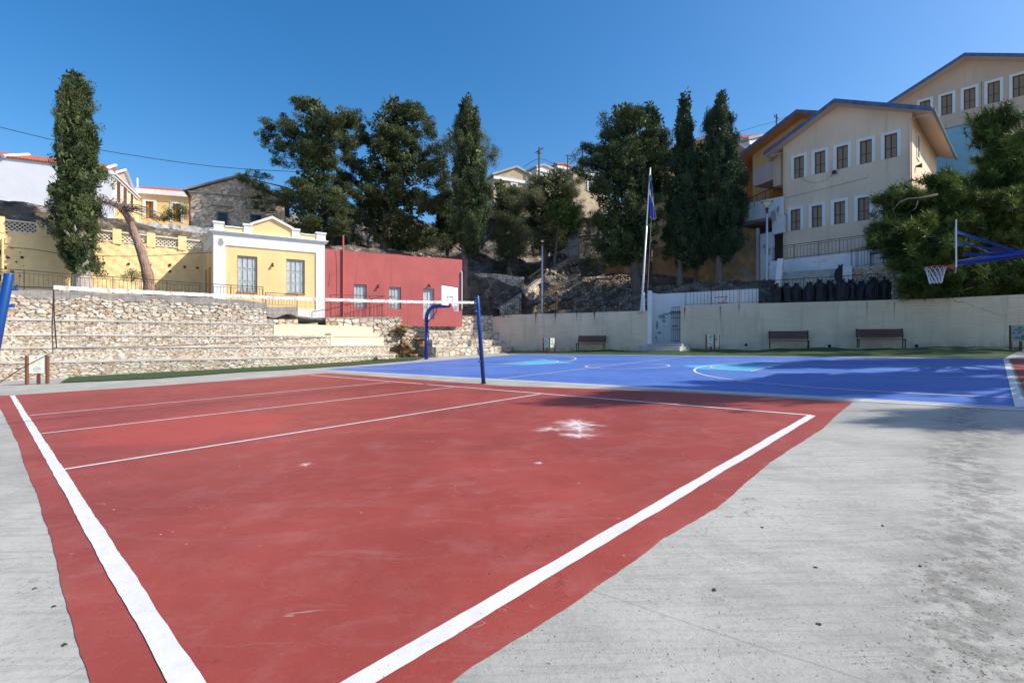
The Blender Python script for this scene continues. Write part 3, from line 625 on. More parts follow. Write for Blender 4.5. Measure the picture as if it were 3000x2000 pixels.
def hz(x, y):
    d = (CT[:, 0]-x)**2+(CT[:, 1]-y)**2+.15; w = d**-1.6; return float((w*CT[:, 2]).sum()/w.sum())
def mk_terrain():
    xs = np.concatenate([np.arange(-60,-32,2.0), np.arange(-32,34,.4), np.arange(34,61,2.0)]); B = np.array(bnd); K = np.array(back); V = []; rows = 0
    r = np.random.default_rng(3)
    nb, nh = 6, 60
    for x in xs:
        yb = np.interp(x, B[:,0], B[:,1]); zb = np.interp(x, B[:,0], B[:,2]); yk = max(np.interp(x, K[:,0], K[:,1]), yb+.2); zl = np.interp(x, K[:,0], K[:,2]); zh = np.interp(x, K[:,0], K[:,3])
        for k in range(nb+1): f = k/nb; V.append((x, yb+(yk-yb)*f, zb+(zl-zb)*f+ (0 if k in (0,nb) else .05*r.normal())))
        for k in range(nh+1):
            f = (k/nh)**2.0; y = yk+.02+f*(135-yk); t = min(1, (y-yk)/3.0); z = hz(x, y); z = zh*(1-t)+z*t
            amp = .0 if (y-yk) < .1 else (.12 if y < 70 else .5)
            z += amp*(math.sin(x*2.1+y*1.3)+math.sin(x*.9-y*2.7)+r.normal()*.7)*.6
            V.append((x, y, z))
    rows = nb+nh+2; V = np.array(V)*S; idx = np.arange(len(xs)*rows).reshape(len(xs), rows)
    F = np.stack([idx[:-1,:-1], idx[1:,:-1], idx[1:,1:], idx[:-1,1:]], -1).reshape(-1, 4)
    return np_mesh('hillside', V, F, M['earth'], smooth=True)
tag(mk_terrain(), 'rocky brown hillside rising behind the walls', kind='structure')

# ---------- turf strips ----------
ft = lambda p: [G(*q).xy for q in p]
bt = [Vector(base.at(s_of(base, px))) for px in (1215, 1150, 1080, 1000, 900, 800, 700, 600, 500, 400, 300, 215)]
nrm = lambda v: Vector((v[0], v[1]))
tl = [nrm(b)+Vector((-.25, .2)) for b in bt]; tf = ft([(175,1122),(300,1117),(450,1110),(700,1091),(850,1083),(1000,1073),(1120,1064),(1215,1056)])
tl = [G(1250,1049).xy+Vector((-.2,.5)), P(1225,1035,36.5).xy]+tl
tag(sheet_t('turf', jit(tf+tl, .012, .3, 5), M['turf'], .03), 'strip of green artificial turf along the foot of the stone tiers', kind='structure')
wb = [WL.p[0]+Vector((1.2,0)), rline(1600), rline(1903), rline(1994), rline(2500), rline(3000)]
fr = [BC(1.0, 1.045), BC(.8, 1.035), BC(.5, 1.03), BC(.2, 1.03), BC(.03, 1.03), G(1490, 1036.5).xy]
def turf_r():
    pth = Path(wb); ns, nt = 90, 10; V = []; f = Path(fr[::-1]); r = np.random.default_rng(5)
    for i in range(ns+1):
        a = pth.at(pth.L*i/ns); b = f.at(f.L*i/ns); bump = .07+.05*math.sin(i*.33)+.03*math.sin(i*.81)
        for k in range(nt+1):
            t = k/nt; x, y = a[0]+(b[0]-a[0])*t, a[1]+(b[1]-a[1])*t; V.append((x, y, gz(x, y)+.02+bump*(1-t)**1.5*(1-.3*t)+.01*r.normal()*(0 if k == nt else 1)))
    idx = np.arange((ns+1)*(nt+1)).reshape(ns+1, nt+1); F = np.stack([idx[:-1,:-1], idx[:-1,1:], idx[1:,1:], idx[1:,:-1]], -1).reshape(-1, 4)
    return np_mesh('turf', V, F, M['turf'], smooth=True)
tag(turf_r(), 'shaded strip of uneven artificial turf under the benches', kind='structure')

# ---------- building materials ----------
M['white'] = plaster('white_trim_paint', (.80,.80,.79), .04, .8, .25, (.5,.48,.44), .2)
M['ochre_trim'] = M['white']
M['pink'] = plaster('dusty_red_render', (.47,.115,.105), .10, .9, .8, (.26,.08,.07), .45, .6, coarse=4)
M['school'] = plaster('cream_school_render', (.82,.62,.45), .07, .85, .4, (.36,.28,.2), .42, .5)
M['school2'] = plaster('salmon_school_render', (.70,.49,.36), .07, .85, .4, (.36,.26,.18), .42, .5)
M['orange'] = plaster('orange_render', (.78,.47,.20), .05, .85, .3, (.4,.2,.08), .25)
M['ochre'] = plaster('ochre_render', (.50,.26,.05), .05, .85, .3, (.3,.18,.06), .3)
M['ochre_old'] = plaster('weathered_ochre_render', (.50,.31,.15), .3, .95, .8, (.20,.17,.14), .95, 1.1)
M['lightblue'] = plaster('pale_blue_render', (.30,.52,.60), .05, .85, .2, (.25,.4,.45), .15)
M['soffit'] = plaster('pale_soffit', (.60,.50,.40), .05, .85, .2, (.4,.33,.25), .2); M['soffit_o'] = plaster('orange_soffit', (.62,.30,.13), .05, .85, .2, (.4,.2,.1), .2)
M['fascia'] = plaster('faded_blue_fascia', (.10,.14,.27), .25, .8, .5, (.07,.07,.09), .6, 3)
M['roofgrey'] = plaster('grey_roof_sheet', (.22,.23,.25), .1, .7, .2)
M['wood'] = flat('brown_window_wood', (.11,.04,.025), .5, var=.2); M['shutter'] = flat('tan_shutter_board', (.34,.25,.16), .7, var=.15, bump=.2)
M['shutter_grey'] = plaster('weathered_grey_shutter', (.48,.52,.53), .12, .75, .3, (.30,.2,.15), .25, 6)
M['glass'] = flat('dark_window_glass', (.02,.022,.025), .12, spec=.6); M['iron'] = flat('dark_iron', (.035,.025,.022), .6, bump=.2)
M['metal'] = flat('galvanised_steel', (.62,.64,.66), .4, metal=.25); M['purlin'] = flat('white_reveal', (.6,.6,.62), .8)
def m_tiles():
    n = N('red_roof_tiles'); w = n.t.nodes.new('ShaderNodeTexWave'); w.inputs['Scale'].default_value = 2.2; w.inputs['Distortion'].default_value = .6; n.t.links.new(n.map(rot=(0,0,.3)), w.inputs[0]); a = n.noise(3, 5, .6)
    col = n.mix(a, (.42,.10,.045), (.56,.17,.08)); col = n.mix(n.m('MULTIPLY', n.ramp(w.outputs['Fac'], .35, .1), .4), col, (.22,.05,.03))
    return n.done(col, .85, w.outputs['Fac'], .8, .05)
M['tiles'] = m_tiles()
M['grey_plaster'] = plaster('bare_grey_plaster', (.36,.36,.35), .1, .9, .8)
def Wd(parent, F, s0, s1, z0, z1, rec=.16, style='leaf', frame=None, fill=None, surround=None, sw=.16, so=.04, sill=False, name='window'):
    """a window: timber frame, filling and surround, each its own mesh"""
    fr = MB(); t = .055; d = rec-.05
    fr.fbox(F, s0+.002, s0+t, -rec+.01, -d, z0+.002, z1-.002); fr.fbox(F, s1-t, s1-.002, -rec+.01, -d, z0+.002, z1-.002)
    fr.fbox(F, s0+t, s1-t, -rec+.01, -d, z1-t, z1-.002); fr.fbox(F, s0+t, s1-t, -rec+.01, -d, z0+.002, z0+t)
    m = (s0+s1)/2; fr.fbox(F, m-.035, m+.035, -rec+.01, -d+.006, z0+t, z1-t)
    if style in ('leaf', 'glass'):
        zz = z0+(z1-z0)*.42
        for a, b in ((s0+t, m-.035), (m+.035, s1-t)): fr.fbox(F, a, b, -rec+.01, -d-.003, zz-.025, zz+.025)
    w = fr.build(name, frame or M['wood'], parent)
    p = MB(); p.poly([F(s0+.01, -rec+.02, z0+.01), F(s1-.01, -rec+.02, z0+.01), F(s1-.01, -rec+.02, z1-.01), F(s0+.01, -rec+.02, z1-.01)])
    if style == 'leaf':
        k = z0+.07
        while k < z1-.09: p.fbox(F, s0+t+.005, s1-t-.005, -rec+.021, -rec+.032, k, k+.075); k += .085
    p.build('pane' if style == 'glass' else 'shutter', fill or M['shutter'], w)
    if surround:
        q = MB(); q.fbox(F, s0-sw, s0-.0, 0.0, so, z0-.02, z1+.002); q.fbox(F, s1+.0, s1+sw, 0.0, so, z0-.02, z1+.002); q.fbox(F, s0-sw, s1+sw, 0.0, so+.003, z1+.002, z1+sw)
        q.build('surround', surround, w)
    if sill:
        q = MB(); q.fbox(F, s0-.04, s1+.04, -rec, .06, z0-.05, z0+.0); q.build('sill', M['shutter_grey'] if sill is True else sill, w)
    return w
def panel_shutters(parent, F, s0, s1, z0, z1, rec=.2, name='shuttered_door'):
    """two folding leaves with raised panels, weathered grey-blue"""
    n = 4; w = (s1-s0)/n; o = None; g = MB(); g.fbox(F, s0+.004, s1-.004, -rec+.006, -rec+.03, z0+.004, z1-.004)
    door = g.build(name, M['shutter_grey'], parent)
    for k in range(n):
        q = MB(); a = s0+k*w+.012; b = a+w-.024; q.fbox(F, a, b, -rec+.031, -rec+.06, z0+.02, z1-.03)
        H = z1-z0; rows = ((.03,.27),(.31,.62),(.66,.95)) if H > 1.9 else ((.05,.45),(.5,.93))
        for r0, r1 in rows:
            zA, zB = z0+H*r0, z0+H*r1; e = .035; q.fbox(F, a+.04, b-.04, -rec+.061, -rec+.072, zA+e, zB-e)
            for (c, d, u, v) in ((a+.02, a+.035, zA, zB), (b-.035, b-.02, zA, zB), (a+.035, b-.035, zB-.015, zB), (a+.035, b-.035, zA, zA+.015)): q.fbox(F, c, d, -rec+.061, -rec+.085, u, v)
        q.build('leaf', M['shutter_grey'], door)
    return door

# ---------- yellow neoclassical building ----------
yb0, yb1 = O(-19.5, 32.5), O(-13.62, 36.0)
F = Fac(yb0, yb1); zc = (1.493+.1986*36)*S; zb = 2.9*S
yb = empty('yellow_building', (*F(F.L/2, 0, 0).xy, zb), 'small yellow neoclassical building with white pediment and two grey shuttered doors', 'building')
L = F.L
def rng(px0, px1, pyT, pyB): return (F.s_at(px0), F.s_at(px1), F.z_at((px0+px1)/2, pyB), F.z_at((px0+px1)/2, pyT))
d1 = rng(695, 754, 750, 856); d2 = rng(839, 893, 760, 860)
wl_ = MB(); wall_holes(wl_, F, 0, L, zb, zc, [d1, d2], .22)
bk0 = O(-22.4, 36.1); bk1 = O(-16.6, 39.9); sideL = Fac(bk0, yb0); 
for a, b in ((yb0, bk0), (bk0, bk1), (bk1, yb1)): wl_.poly([(a.x,a.y,zb),(b.x,b.y,zb),(b.x,b.y,zc),(a.x,a.y,zc)])
wl_.poly([(yb0.x,yb0.y,zc),(yb1.x,yb1.y,zc),(bk1.x,bk1.y,zc),(bk0.x,bk0.y,zc)])
wl_.build('wall', M['yellow'], yb)
tr = MB(); pw_ = F.s_at(660)-0
tr.fbox(F, -.03, pw_, 0, .055, zb, zc-.5); tr.fbox(F, F.s_at(925), L+.03, 0, .055, zb, zc-.5); tr.fbox(F, -.03, L+.03, 0, .058, zc-.5-.2, zc-.02)
tr.fbox(F, pw_, F.s_at(925), .0, .05, zb, zb+.75); tr.build('pilaster', M['white'], yb)
tr = MB(); SL = Fac(yb0, bk0); SLn = 1
if SL.n.dot(Vector((-1, -.3))) < 0: SL.n = -SL.n
tr.fbox(SL, .0, .45, 0, .05, zb, zc-.5); tr.fbox(SL, 0, SL.L, 0, .053, zc-.7, zc-.02); tr.fbox(SL, SL.L-.4, SL.L, 0, .05, zb, zc-.7); tr.build('side_pilaster', M['white'], yb)
sh = MB(); sh.fbox(SL, 1.2, 1.9, -.01, .03, zb+.9, zb+3.2); sh.fbox(SL, 2.6, 3.3, -.01, .03, zb+.9, zb+3.2); sh.build('side_shutter', M['ochre'], yb)
co = MB()
for k, (a, b, o_) in enumerate(((-.10, -.02, .09), (-.02, .05, .16), (.05, .10, .22))):
    co.fbox(F, -.05-o_*.8, L+.05+o_*.8, -.02, o_, zc+a, zc+b); co.fbox(SL, .05, SL.L, -.02, o_, zc+a, zc+b-.002)
co.build('cornice', M['white'], yb)
cc2 = [F.s_at(x) for x in (626, 655, 714, 738, 798, 855, 877, 927, 951)]
zt0 = zc+.10; A = MB(); ht = .62
zq = lambda px, py: F.z_at(px, py)
for a_ in ((cc2[0], cc2[1], -.35, .07, zt0, zq(640, 654)), (cc2[7], cc2[8]+.05, -.35, .07, zt0, zq(940, 686)), (cc2[2], cc2[3], -.3, .07, zt0, zq(725, 661)), (cc2[5], cc2[6], -.3, .07, zt0, zq(866, 675))):
    A = MB(); A.fbox(F, *a_); A.build('parapet_pier', M['white'], yb)
A = MB()
for a, b, py, pxx in ((cc2[0], cc2[1], 654, 640), (cc2[7], cc2[8]+.05, 686, 940), (cc2[2], cc2[3], 661, 725), (cc2[5], cc2[6], 675, 866)):
    z = zq(pxx, py); A.fbox(F, a-.05, b+.05, -.4, .12, z, z+.1)
for a, b, p0, p1 in ((cc2[1], cc2[2], (655, 661), (714, 668)), (cc2[6], cc2[7], (877, 681), (927, 692))):
    z = zq((p0[0]+p1[0])/2, (p0[1]+p1[1])/2); A.fbox(F, a+.05, b-.05, -.3, .05, z-.05, z+.02)
# raking cornice of the gable
pk = (798, 636); mid = (cc2[3]+cc2[5])/2; zP = zq(798, 640); zA = zq(738, 661); zB = zq(855, 672)
zE = (zA+zB)/2
for (sa, za, sb, zb_) in ((cc2[3]-.1, zE, mid, zP), (cc2[5]+.1, zE, mid, zP)):
    A.hexa([F(sa, .13, za-.02), F(sb, .13, zb_-.02), F(sb, -.4, zb_-.02), F(sa, -.4, za-.02), F(sa, .13, za+.11), F(sb, .13, zb_+.13), F(sb, -.4, zb_+.13), F(sa, -.4, za+.11)])
A.build('parapet_coping', M['white'], yb)
A = MB(); A.fbox(F, cc2[1], cc2[2], -.25, -.0, zt0, zq(684, 669)); A.fbox(F, cc2[6], cc2[7], -.25, 0, zt0, zq(902, 690)); A.fbox(F, cc2[3], cc2[5], -.25, .0, zt0, zE-.05)
A.poly([F(cc2[3]-.05,0.0,zE-.05), F(cc2[5]+.05,0.0,zE-.05), F(cc2[5],.0,zE), F(mid,.0,zP), F(cc2[3],0,zE)]); A.poly([F(cc2[3],-.25,zE-.05), F(mid,-.25,zP), F(cc2[5],-.25,zE-.05)])
A.build('parapet', M['yellow'], yb)
A = MB(); rl = Vector((bk0.x-yb0.x, bk0.y-yb0.y)).normalized()*4
A.poly([F(cc2[3]-2.0,-.4,zt0+.1), F(mid,-.4,zP-.1), F(mid,-4.2,zP-.1), F(cc2[3]-2.0,-4.2,zt0+.1)]); A.poly([F(cc2[5]+2.0,-.4,zt0+.1), F(mid,-.4,zP-.1), F(mid,-4.2,zP-.1), F(cc2[5]+2.0,-4.2,zt0+.1)])
A.build('roof', M['white'], yb)
for d in (d1, d2): panel_shutters(yb, F, *d)
for d in (d1, d2):
    A = MB(); A.fbox(F, d[0]-.03, d[1]+.03, -.1, .05, d[2]-.05, d[2]); A.build('sill', M['ochre'], yb)
pl_ = MB(); rr = random.Random(9)
for px, py, w, h in ((647, 710, .2, .32),):
    s, z = F.s_at(px), F.z_at(px, py); pl_.poly([F(s+w*math.cos(a)*rr.uniform(.55,1), .0605, z+h*math.sin(a)*rr.uniform(.55,1)) for a in [k*math.pi/9 for k in range(18)]])
pl_.build('bare_plaster_patch', M['grey_plaster'], yb)
def wall_lamp(px, py, Fx, parent, ln=.13):
    s, z = Fx.s_at(px), Fx.z_at(px, py); m = MB(); m.tube([Fx(s, 0, z), Fx(s, ln*.5, z+.02), Fx(s-.02, ln, z-.12)], [.035, .04, .07], 8); m.tube([Fx(s, -.01, z+.05), Fx(s, .04, z+.05)], .06, 8); return m.build('wall_lamp', M['iron'], parent)
wall_lamp(799, 775, F, yb)
wall_lamp(619, 770, SL, yb) if False else None

# ---------- dusty red building ----------
rb1 = O(-4.1, 40.85); FRd = Fac(yb1+F.d*.005, rb1); L = FRd.L
rb = empty('red_building', (*FRd(L/2, 0, 0).xy, 3.2*S), 'long low dusty red building with flat roof, pipe and grey shuttered openings', 'building')
def rg(Fx, px0, px1, pyT, pyB): return (Fx.s_at(px0), Fx.s_at(px1), Fx.z_at((px0+px1)/2, pyB), Fx.z_at((px0+px1)/2, pyT))
hs = [rg(FRd, 1037, 1074, 833, 901), rg(FRd, 1140, 1175, 841, 905), rg(FRd, 1240, 1272, 845, 935), ]
zl, zr = FRd.z_at(952, 729), FRd.z_at(1350, 761); zlow = 2.7*S; zm = min(zl, zr)-.02
w = MB(); wall_holes(w, FRd, 0, L, zlow, zm, hs, .22)
bv = Vector((-.46, .89))*3.6
pts = [(0, zm), (L, zm), (L, zr)] + [(L*k/8, zl+(zr-zl)*k/8+.03*math.sin(k*2.1)) for k in range(7, 0, -1)]+[(0, zl)]
w.poly([FRd(s, 0, z) for s, z in pts])
q = [FRd(0, 0, 0), FRd(L, 0, 0)]; q += [Vector((q[1].x+bv.x, q[1].y+bv.y, 0)), Vector((q[0].x+bv.x, q[0].y+bv.y, 0))]; zz_ = [zl, zr, zr, zl]
for i in (1, 2, 3):
    a, b = q[i], q[(i+1) % 4]; w.poly([(a.x,a.y,zlow),(b.x,b.y,zlow),(b.x,b.y,zz_[(i+1) % 4]),(a.x,a.y,zz_[i])])
w.build('wall', M['pink'], rb)
w = MB(); w.poly([(a.x, a.y, z-.01) for a, z in zip(q, zz_)]); w.build('roof', M['pink'], rb)
for k, h in enumerate(hs[:2]): panel_shutters(rb, FRd, *h, name='shuttered_window')
Wd(rb, FRd, *hs[2], rec=.2, style='glass', frame=M['shutter_grey'], fill=M['shutter_grey'], name='door')
pp = MB(); s = FRd.s_at(1005); pp.tube([FRd(s, .07, FRd.z_at(1005, 930)), FRd(s, .07, FRd.z_at(1005, 690))], .055, 10); pp.build('vent_pipe', M['pink'], rb)
pp = MB(); s = FRd.s_at(1350); pp.tube([FRd(s+.05, .06, FRd.z_at(1350, 905)), FRd(s+.05, .06, FRd.z_at(1350, 798)), FRd(s+.02, -.05, FRd.z_at(1350, 795))], .06, 10); pp.build('drainpipe', M['metal'], rb)
wall_lamp(1108, 838, FRd, rb); wall_lamp(1257, 836, FRd, rb, .2)
cr = MB()
for pts in (((984,738),(985,760),(987,800),(986,870)), ((966,803),(965,820),(963,838))):
    cr.tube([FRd(FRd.s_at(x), .004, FRd.z_at(x, y)) for x, y in pts], .012, 4)
cr.build('crack', M['iron'], rb)

# ---------- yellow garden wall with lattice balustrade ----------
gw0, gw1 = O(-36, 25.0), O(-22.3, 35.95); FG = Fac(gw0, gw1)
gwl = empty('garden_wall', (*FG(FG.L*.6, 0, 0).xy, 4*S), 'tall yellow rendered garden wall with small drain holes and a white lattice balustrade', 'wall')
zg = lambda px: FG.z_at(px, np.interp(px, [18, 604], [681, 731])); ZG = (zg(18)+zg(604))/2
w = MB(); nseg = 120
def bump(i, k): return .03*math.sin(i*.9+k*1.7)+.02*math.sin(i*2.3-k*.8)
V = []; nz = 24
for i in range(nseg+1):
    for k in range(nz+1): V.append(tuple(FG(FG.L*i/nseg, bump(i, k), 3.3*S+(ZG-3.3*S)*k/nz)))
idx = np.arange((nseg+1)*(nz+1)).reshape(nseg+1, nz+1)
np_mesh('wall_face', V, np.stack([idx[:-1,:-1], idx[1:,:-1], idx[1:,1:], idx[:-1,1:]], -1).reshape(-1, 4), M['yellow_rough'], gwl, smooth=True)
w.fbox(FG, 0, FG.L, -.5, -.08, 3.3*S, ZG+.02); w.build('wall_core', M['yellow_rough'], gwl)
pr = MB(); la = MB(); rl = MB()
pier = [(0, 14), (107, 137), (232, 262), (330, 356), (430, 455), (522, 546)]
zrail = ZG+.62
for a, b in pier: pr.fbox(FG, FG.s_at(a), FG.s_at(b), -.3, .06, ZG-.12, zrail+.12); 
pr.fbox(FG, 0, FG.s_at(-60), -.3, .06, ZG, zrail+.1); pr.build('pier', M['yellow_rough'], gwl)
for a, b in zip([x[1] for x in pier], [x[0] for x in pier[1:]]+[606]):
    s0, s1 = FG.s_at(a), FG.s_at(b); rl.fbox(FG, s0, s1, -.2, .05, zrail-.08, zrail); rl.fbox(FG, s0, s1, -.2, .05, ZG-.02, ZG+.05)
    H = zrail-.08-ZG-.05; st = .2; k = -H
    while k < (s1-s0):
        for sg in (1, -1):
            A_ = (k, 0) if sg > 0 else (k, H); B_ = (k+H, H) if sg > 0 else (k+H, 0)
            x0, z0 = A_; x1, z1 = B_
            if x0 < 0: z0 = z0+(z1-z0)*(-x0)/(x1-x0); x0 = 0
            if x1 > s1-s0: z1 = z0+(z1-z0)*(s1-s0-x0)/(x1-x0); x1 = s1-s0
            if x1-x0 > .03: la.tube([FG(s0+x0, -.08, ZG+.05+z0), FG(s0+x1, -.08, ZG+.05+z1)], .024, 4, False)
        k += st
la.build('lattice', plaster('pale_lattice', (.78,.70,.56), .05), gwl); rl.build('balustrade_rail', plaster('pale_rail', (.74,.66,.52), .05), gwl)
hl = MB()
for px, py in ((65,754),(305,770),(377,773),(440,776),(541,782),(578,785),(498,795),(498,776)):
    s, z = FG.s_at(px), FG.z_at(px, py); hl.fbox(FG, s-.06, s+.06, .02, .062, z-.055, z+.055)
hl.build('drain_hole', M['hole'], gwl)
pp = MB(); s = FG.s_at(9); pp.tube([FG(s, .12, 3.6), FG(s, .12, FG.z_at(9, 700)), FG(s+.1, .0, FG.z_at(9, 694))], .05, 8); pp.build('drainpipe', M['yellow_rough'], gwl)

# ---------- buildings behind on the left ----------
wh0, wh1 = O(-44, 37.0), O(-33.8, 42); FW_ = Fac(wh0, wh1); zev = ZP(499, 42)
wh = empty('white_house', (*FW_(8, 0, 0).xy, 10), 'large white house with red tiled roof and yellow window side, behind the tall cypress', 'house')
we = O(-36.9, 48.9); FS = Fac(wh1, we); FS.n = Vector((FS.d.y, -FS.d.x)); 
if FS.n.x < 0: FS.n = -FS.n
w = MB(); w.fbox(FW_, 0, FW_.L, -7.6*S, 0, 8, zev); w.build('wall', plaster('white_house_render', (.66,.68,.74), .03, .9, .5, (.6,.62,.66), .1), wh)
w = MB(); w.fbox(FW_, 0, FW_.L-.02, .0, .06, 8, ZP(629, 41)); w.build('plinth', M['white'], wh)
hs = [(FS.s_at(337)+.05, FS.s_at(348), FS.z_at(343, 590), FS.z_at(343, 533)), (FS.s_at(357), FS.s_at(367), FS.z_at(362, 604), FS.z_at(362, 550)), (FS.s_at(378), FS.s_at(386), FS.z_at(382, 618), FS.z_at(382, 569))]
w = MB(); w.fbox(FS, .25, FS.L, .012, .05, 9, FS.z_at(350, 500)-.9)
w.build('side_wall', M['yellow'], wh)
w = MB(); z5 = zev-.3; w.fbox(FS, 0, .28, 0, .09, 9, zev-.5); w.fbox(FS, FS.L-.25, FS.L+.05, 0, .09, 9, zev-.5); w.fbox(FS, -.05, FS.L+.05, 0, .16, zev-.5, zev-.32); w.fbox(FS, -.1, FS.L+.1, -.1, .26, zev-.32, zev-.22)
w.build('pilaster', M['white'], wh)
w = MB(); mid = FS.L*.38; w.poly([FS(0, .05, zev-.2), FS(mid*2, .05, zev-.2), FS(mid, .05, zev+.75)]); w.build('pediment_panel', plaster('salmon_panel', (.66,.40,.27)), wh)
w = MB(); 
for a, b in ((FS(-.1,.2,zev-.2), FS(mid,.2,zev+.85)), (FS(mid,.2,zev+.85), FS(mid*2+.1,.2,zev-.2))): w.tube([a, b], .1, 4)
w.fbox(FS, mid*2+.2, FS.L, -.2, .05, zev-.22, zev+.02); w.build('pediment_coping', M['white'], wh)
for h in hs: Wd(wh, FS, *h, rec=-.06+.0, style='glass', frame=M['wood'], fill=M['wood'], surround=M['white'], sw=.2, so=.1) if False else None
for h in hs:
    a = MB(); a.fbox(FS, h[0]-.18, h[1]+.18, .04, .10, h[2]-.2, h[3]+.22); wn = a.build('window', M['white'], wh); a = MB(); a.fbox(FS, h[0], h[1], .1, .105, h[2], h[3]); a.build('pane', M['wood'], wn)
w = MB(); w.hexa([FW_(-.2,.15,zev), FW_(FW_.L-.3,.15,zev), FW_(FW_.L-.3,-3.6*S,zev), FW_(-.2,-3.6*S,zev), FW_(-.2,.15,zev+.05), FW_(FW_.L-.3,.15,zev+.05), FW_(FW_.L-.3,-2.6*S,zev+1.0), FW_(-.2,-2.6*S,zev+1.0)]); w.build('roof', M['tiles'], wh)
w = MB(); w.tube([FW_(FW_.L-.35,.2,zev+.02), FW_(FW_.L-.3,-2.6*S,zev+1.05)], .11, 6); w.build('roof_verge', M['white'], wh); w = MB(); w.tube([FW_(FW_.s_at(12), .2, zev+.0), FW_(FW_.s_at(44), -2.2, zev+1.0)], .13, 6); w.build('roof_verge', M['white'], wh)
yh0, yh1 = O(-37.0, 49.0), O(-31.3, 50.9); FY = Fac(yh0, yh1)
yh = empty('yellow_house', (*FY(3, 0, 0).xy, 11), 'yellow house wing with red tiled roof between the white house and the stone building', 'house')
zy = FY.z_at(410, 568); w = MB()
h1 = rg(FY, 427, 450, 590, 640); h2 = rg(FY, 507, 530, 597, 650); wall_holes(w, FY, 0, FY.L+1, 10, zy, [h1, h2], .12); w.build('wall', M['yellow'], yh)
w = MB(); w.fbox(FY, -.1, FY.L+1, -.3, .3, zy, zy+.42); w.build('eave', M['white'], yh)
w = MB(); w.hexa([FY(-.1,.3,zy+.42), FY(FY.L+1,.3,zy+.42), FY(FY.L+1,-4,zy+.42), FY(-.1,-4,zy+.42), FY(-.1,.28,zy+.47), FY(FY.L+1,.28,zy+.47), FY(FY.L+1,-3,zy+1.5), FY(-.1,-3,zy+1.5)]); w.build('roof', M['tiles'], yh)
w = MB(); s = FY.s_at(405); w.tube([FY(s,.2,zy-.2), FY(s,.2,zy+1.3)], .07, 8); w.build('vent_pipe', M['white'], yh)
for h, f in ((h1, M['wood']), (h2, M['wood'])): Wd(yh, FY, *h, rec=.12, style='leaf', frame=f, fill=M['ochre'], surround=M['white'], sw=.22, so=.05)
# rubble stone gabled building
sb0, sb1 = O(-27.3, 42), O(-20.6, 44.9); FB = Fac(sb0, sb1); zs = FB.z_at(556, 562); zap = FB.z_at(694, 521)
sb = empty('stone_building', (*FB(3, 0, 0).xy, 9), 'old rubble stone building with low gable and barred windows behind the yellow building', 'building')
M['stone_b'] = M['stone2']
PALB = np.array([(.56,.46,.34),(.64,.54,.42),(.45,.36,.26),(.68,.59,.47),(.52,.38,.25),(.58,.50,.40)])
stone_wall_face('stone_face', Path([sb0, sb1]), 8.0, zs, M['stone2'], sb, seed=90, cw=.42, ch=.2, depth=.04, res=.07, pal=PALB, joint=(.12,.1,.08))
Lb = FB.L; zg2 = lambda t: zs+.05+(zap-zs-.05)*(1-abs(t-Lb/2)/(Lb/2))
stone_wall_face('gable_face', Path([sb0, sb1]), zs+.045, zg2, M['stone2'], sb, seed=91, cw=.42, ch=.2, depth=.04, res=.07, pal=PALB, joint=(.12,.1,.08))
w = MB(); w.fbox(FB, -.1, Lb+.1, -.05, .11, zs-.03, zs+.05); w.build('string_course', M['cap'], sb)
w = MB()
for a, b in ((-.35, Lb/2), (Lb+.35, Lb/2)):
    z0, z1 = zs+.0, zap+.05; w.hexa([FB(a,.25,z0), FB(b,.25,z1), FB(b,-6,z1), FB(a,-6,z0), FB(a,.25,z0+.13), FB(b,.25,z1+.15), FB(b,-6,z1+.15), FB(a,-6,z0+.13)])
w.build('roof', M['cap'], sb)
w = MB(); w.fbox(FB, .05, Lb, -6, -.12, 8, zs); w.build('wall_core', M['cap'], sb)
for (a, b, t_, u_) in ((634, 671, 620, 662), (732, 768, 628, 680)):
    s0, s1 = FB.s_at(a), FB.s_at(b); z0, z1 = FB.z_at((a+b)/2, u_), FB.z_at((a+b)/2, t_)
    fm = MB(); fm.fbox(FB, s0, s0+.1, .0, .09, z0, z1); fm.fbox(FB, s1-.1, s1, .0, .09, z0, z1); fm.fbox(FB, s0+.1, s1-.1, .0, .09, z1-.1, z1); wn = fm.build('window', flat('green_grey_paint', (.16,.19,.16), .7), sb)
    fm = MB(); fm.fbox(FB, s0+.1, s1-.1, .03, .055, z0, z1-.1); fm.build('pane', M['glass'], wn)
    fm = MB(); [fm.tube([FB(s0+.1+(s1-s0-.2)*k/6, .07, z0), FB(s0+.1+(s1-s0-.2)*k/6, .07, z1-.1)], .012, 4) for k in range(1, 6)]; [fm.tube([FB(s0+.1, .07, z0+(z1-z0)*k/4), FB(s1-.1, .07, z0+(z1-z0)*k/4)], .012, 4) for k in (1,2,3)]; fm.build('window_bars', M['iron'], wn)
    fm = MB(); fm.fbox(FB, s0-.35, s1+.35, .0, .16, z1+.38, z1+.44); fm.build('drip_ledge', M['cap'], wn)
pp = MB(); s = FB.s_at(557); pp.tube([FB(s, .1, FB.z_at(557, 702)), FB(s, .1, FB.z_at(557, 565))], .06, 8); pp.build('drainpipe', flat('rusty_pipe', (.17,.07,.05), .7), sb)
uw = empty('dark_rubble_wall', (*XY(60, 35), 8.5), 'dark old rubble wall with a yellow pier under the white house at far left', 'wall')
up_ = Path([XY(-120, 33.5), XY(60, 36), XY(200, 38.5)]); stone_wall_face('stone_face', up_, 7.5, lambda t: ZP(608, up_.at(t)[1]/S)+.05*math.sin(t*3), M['stone2'], uw, seed=95, cw=.5, ch=.26, depth=.06, res=.08, pal=PALB*.55, joint=(.05,.04,.03))
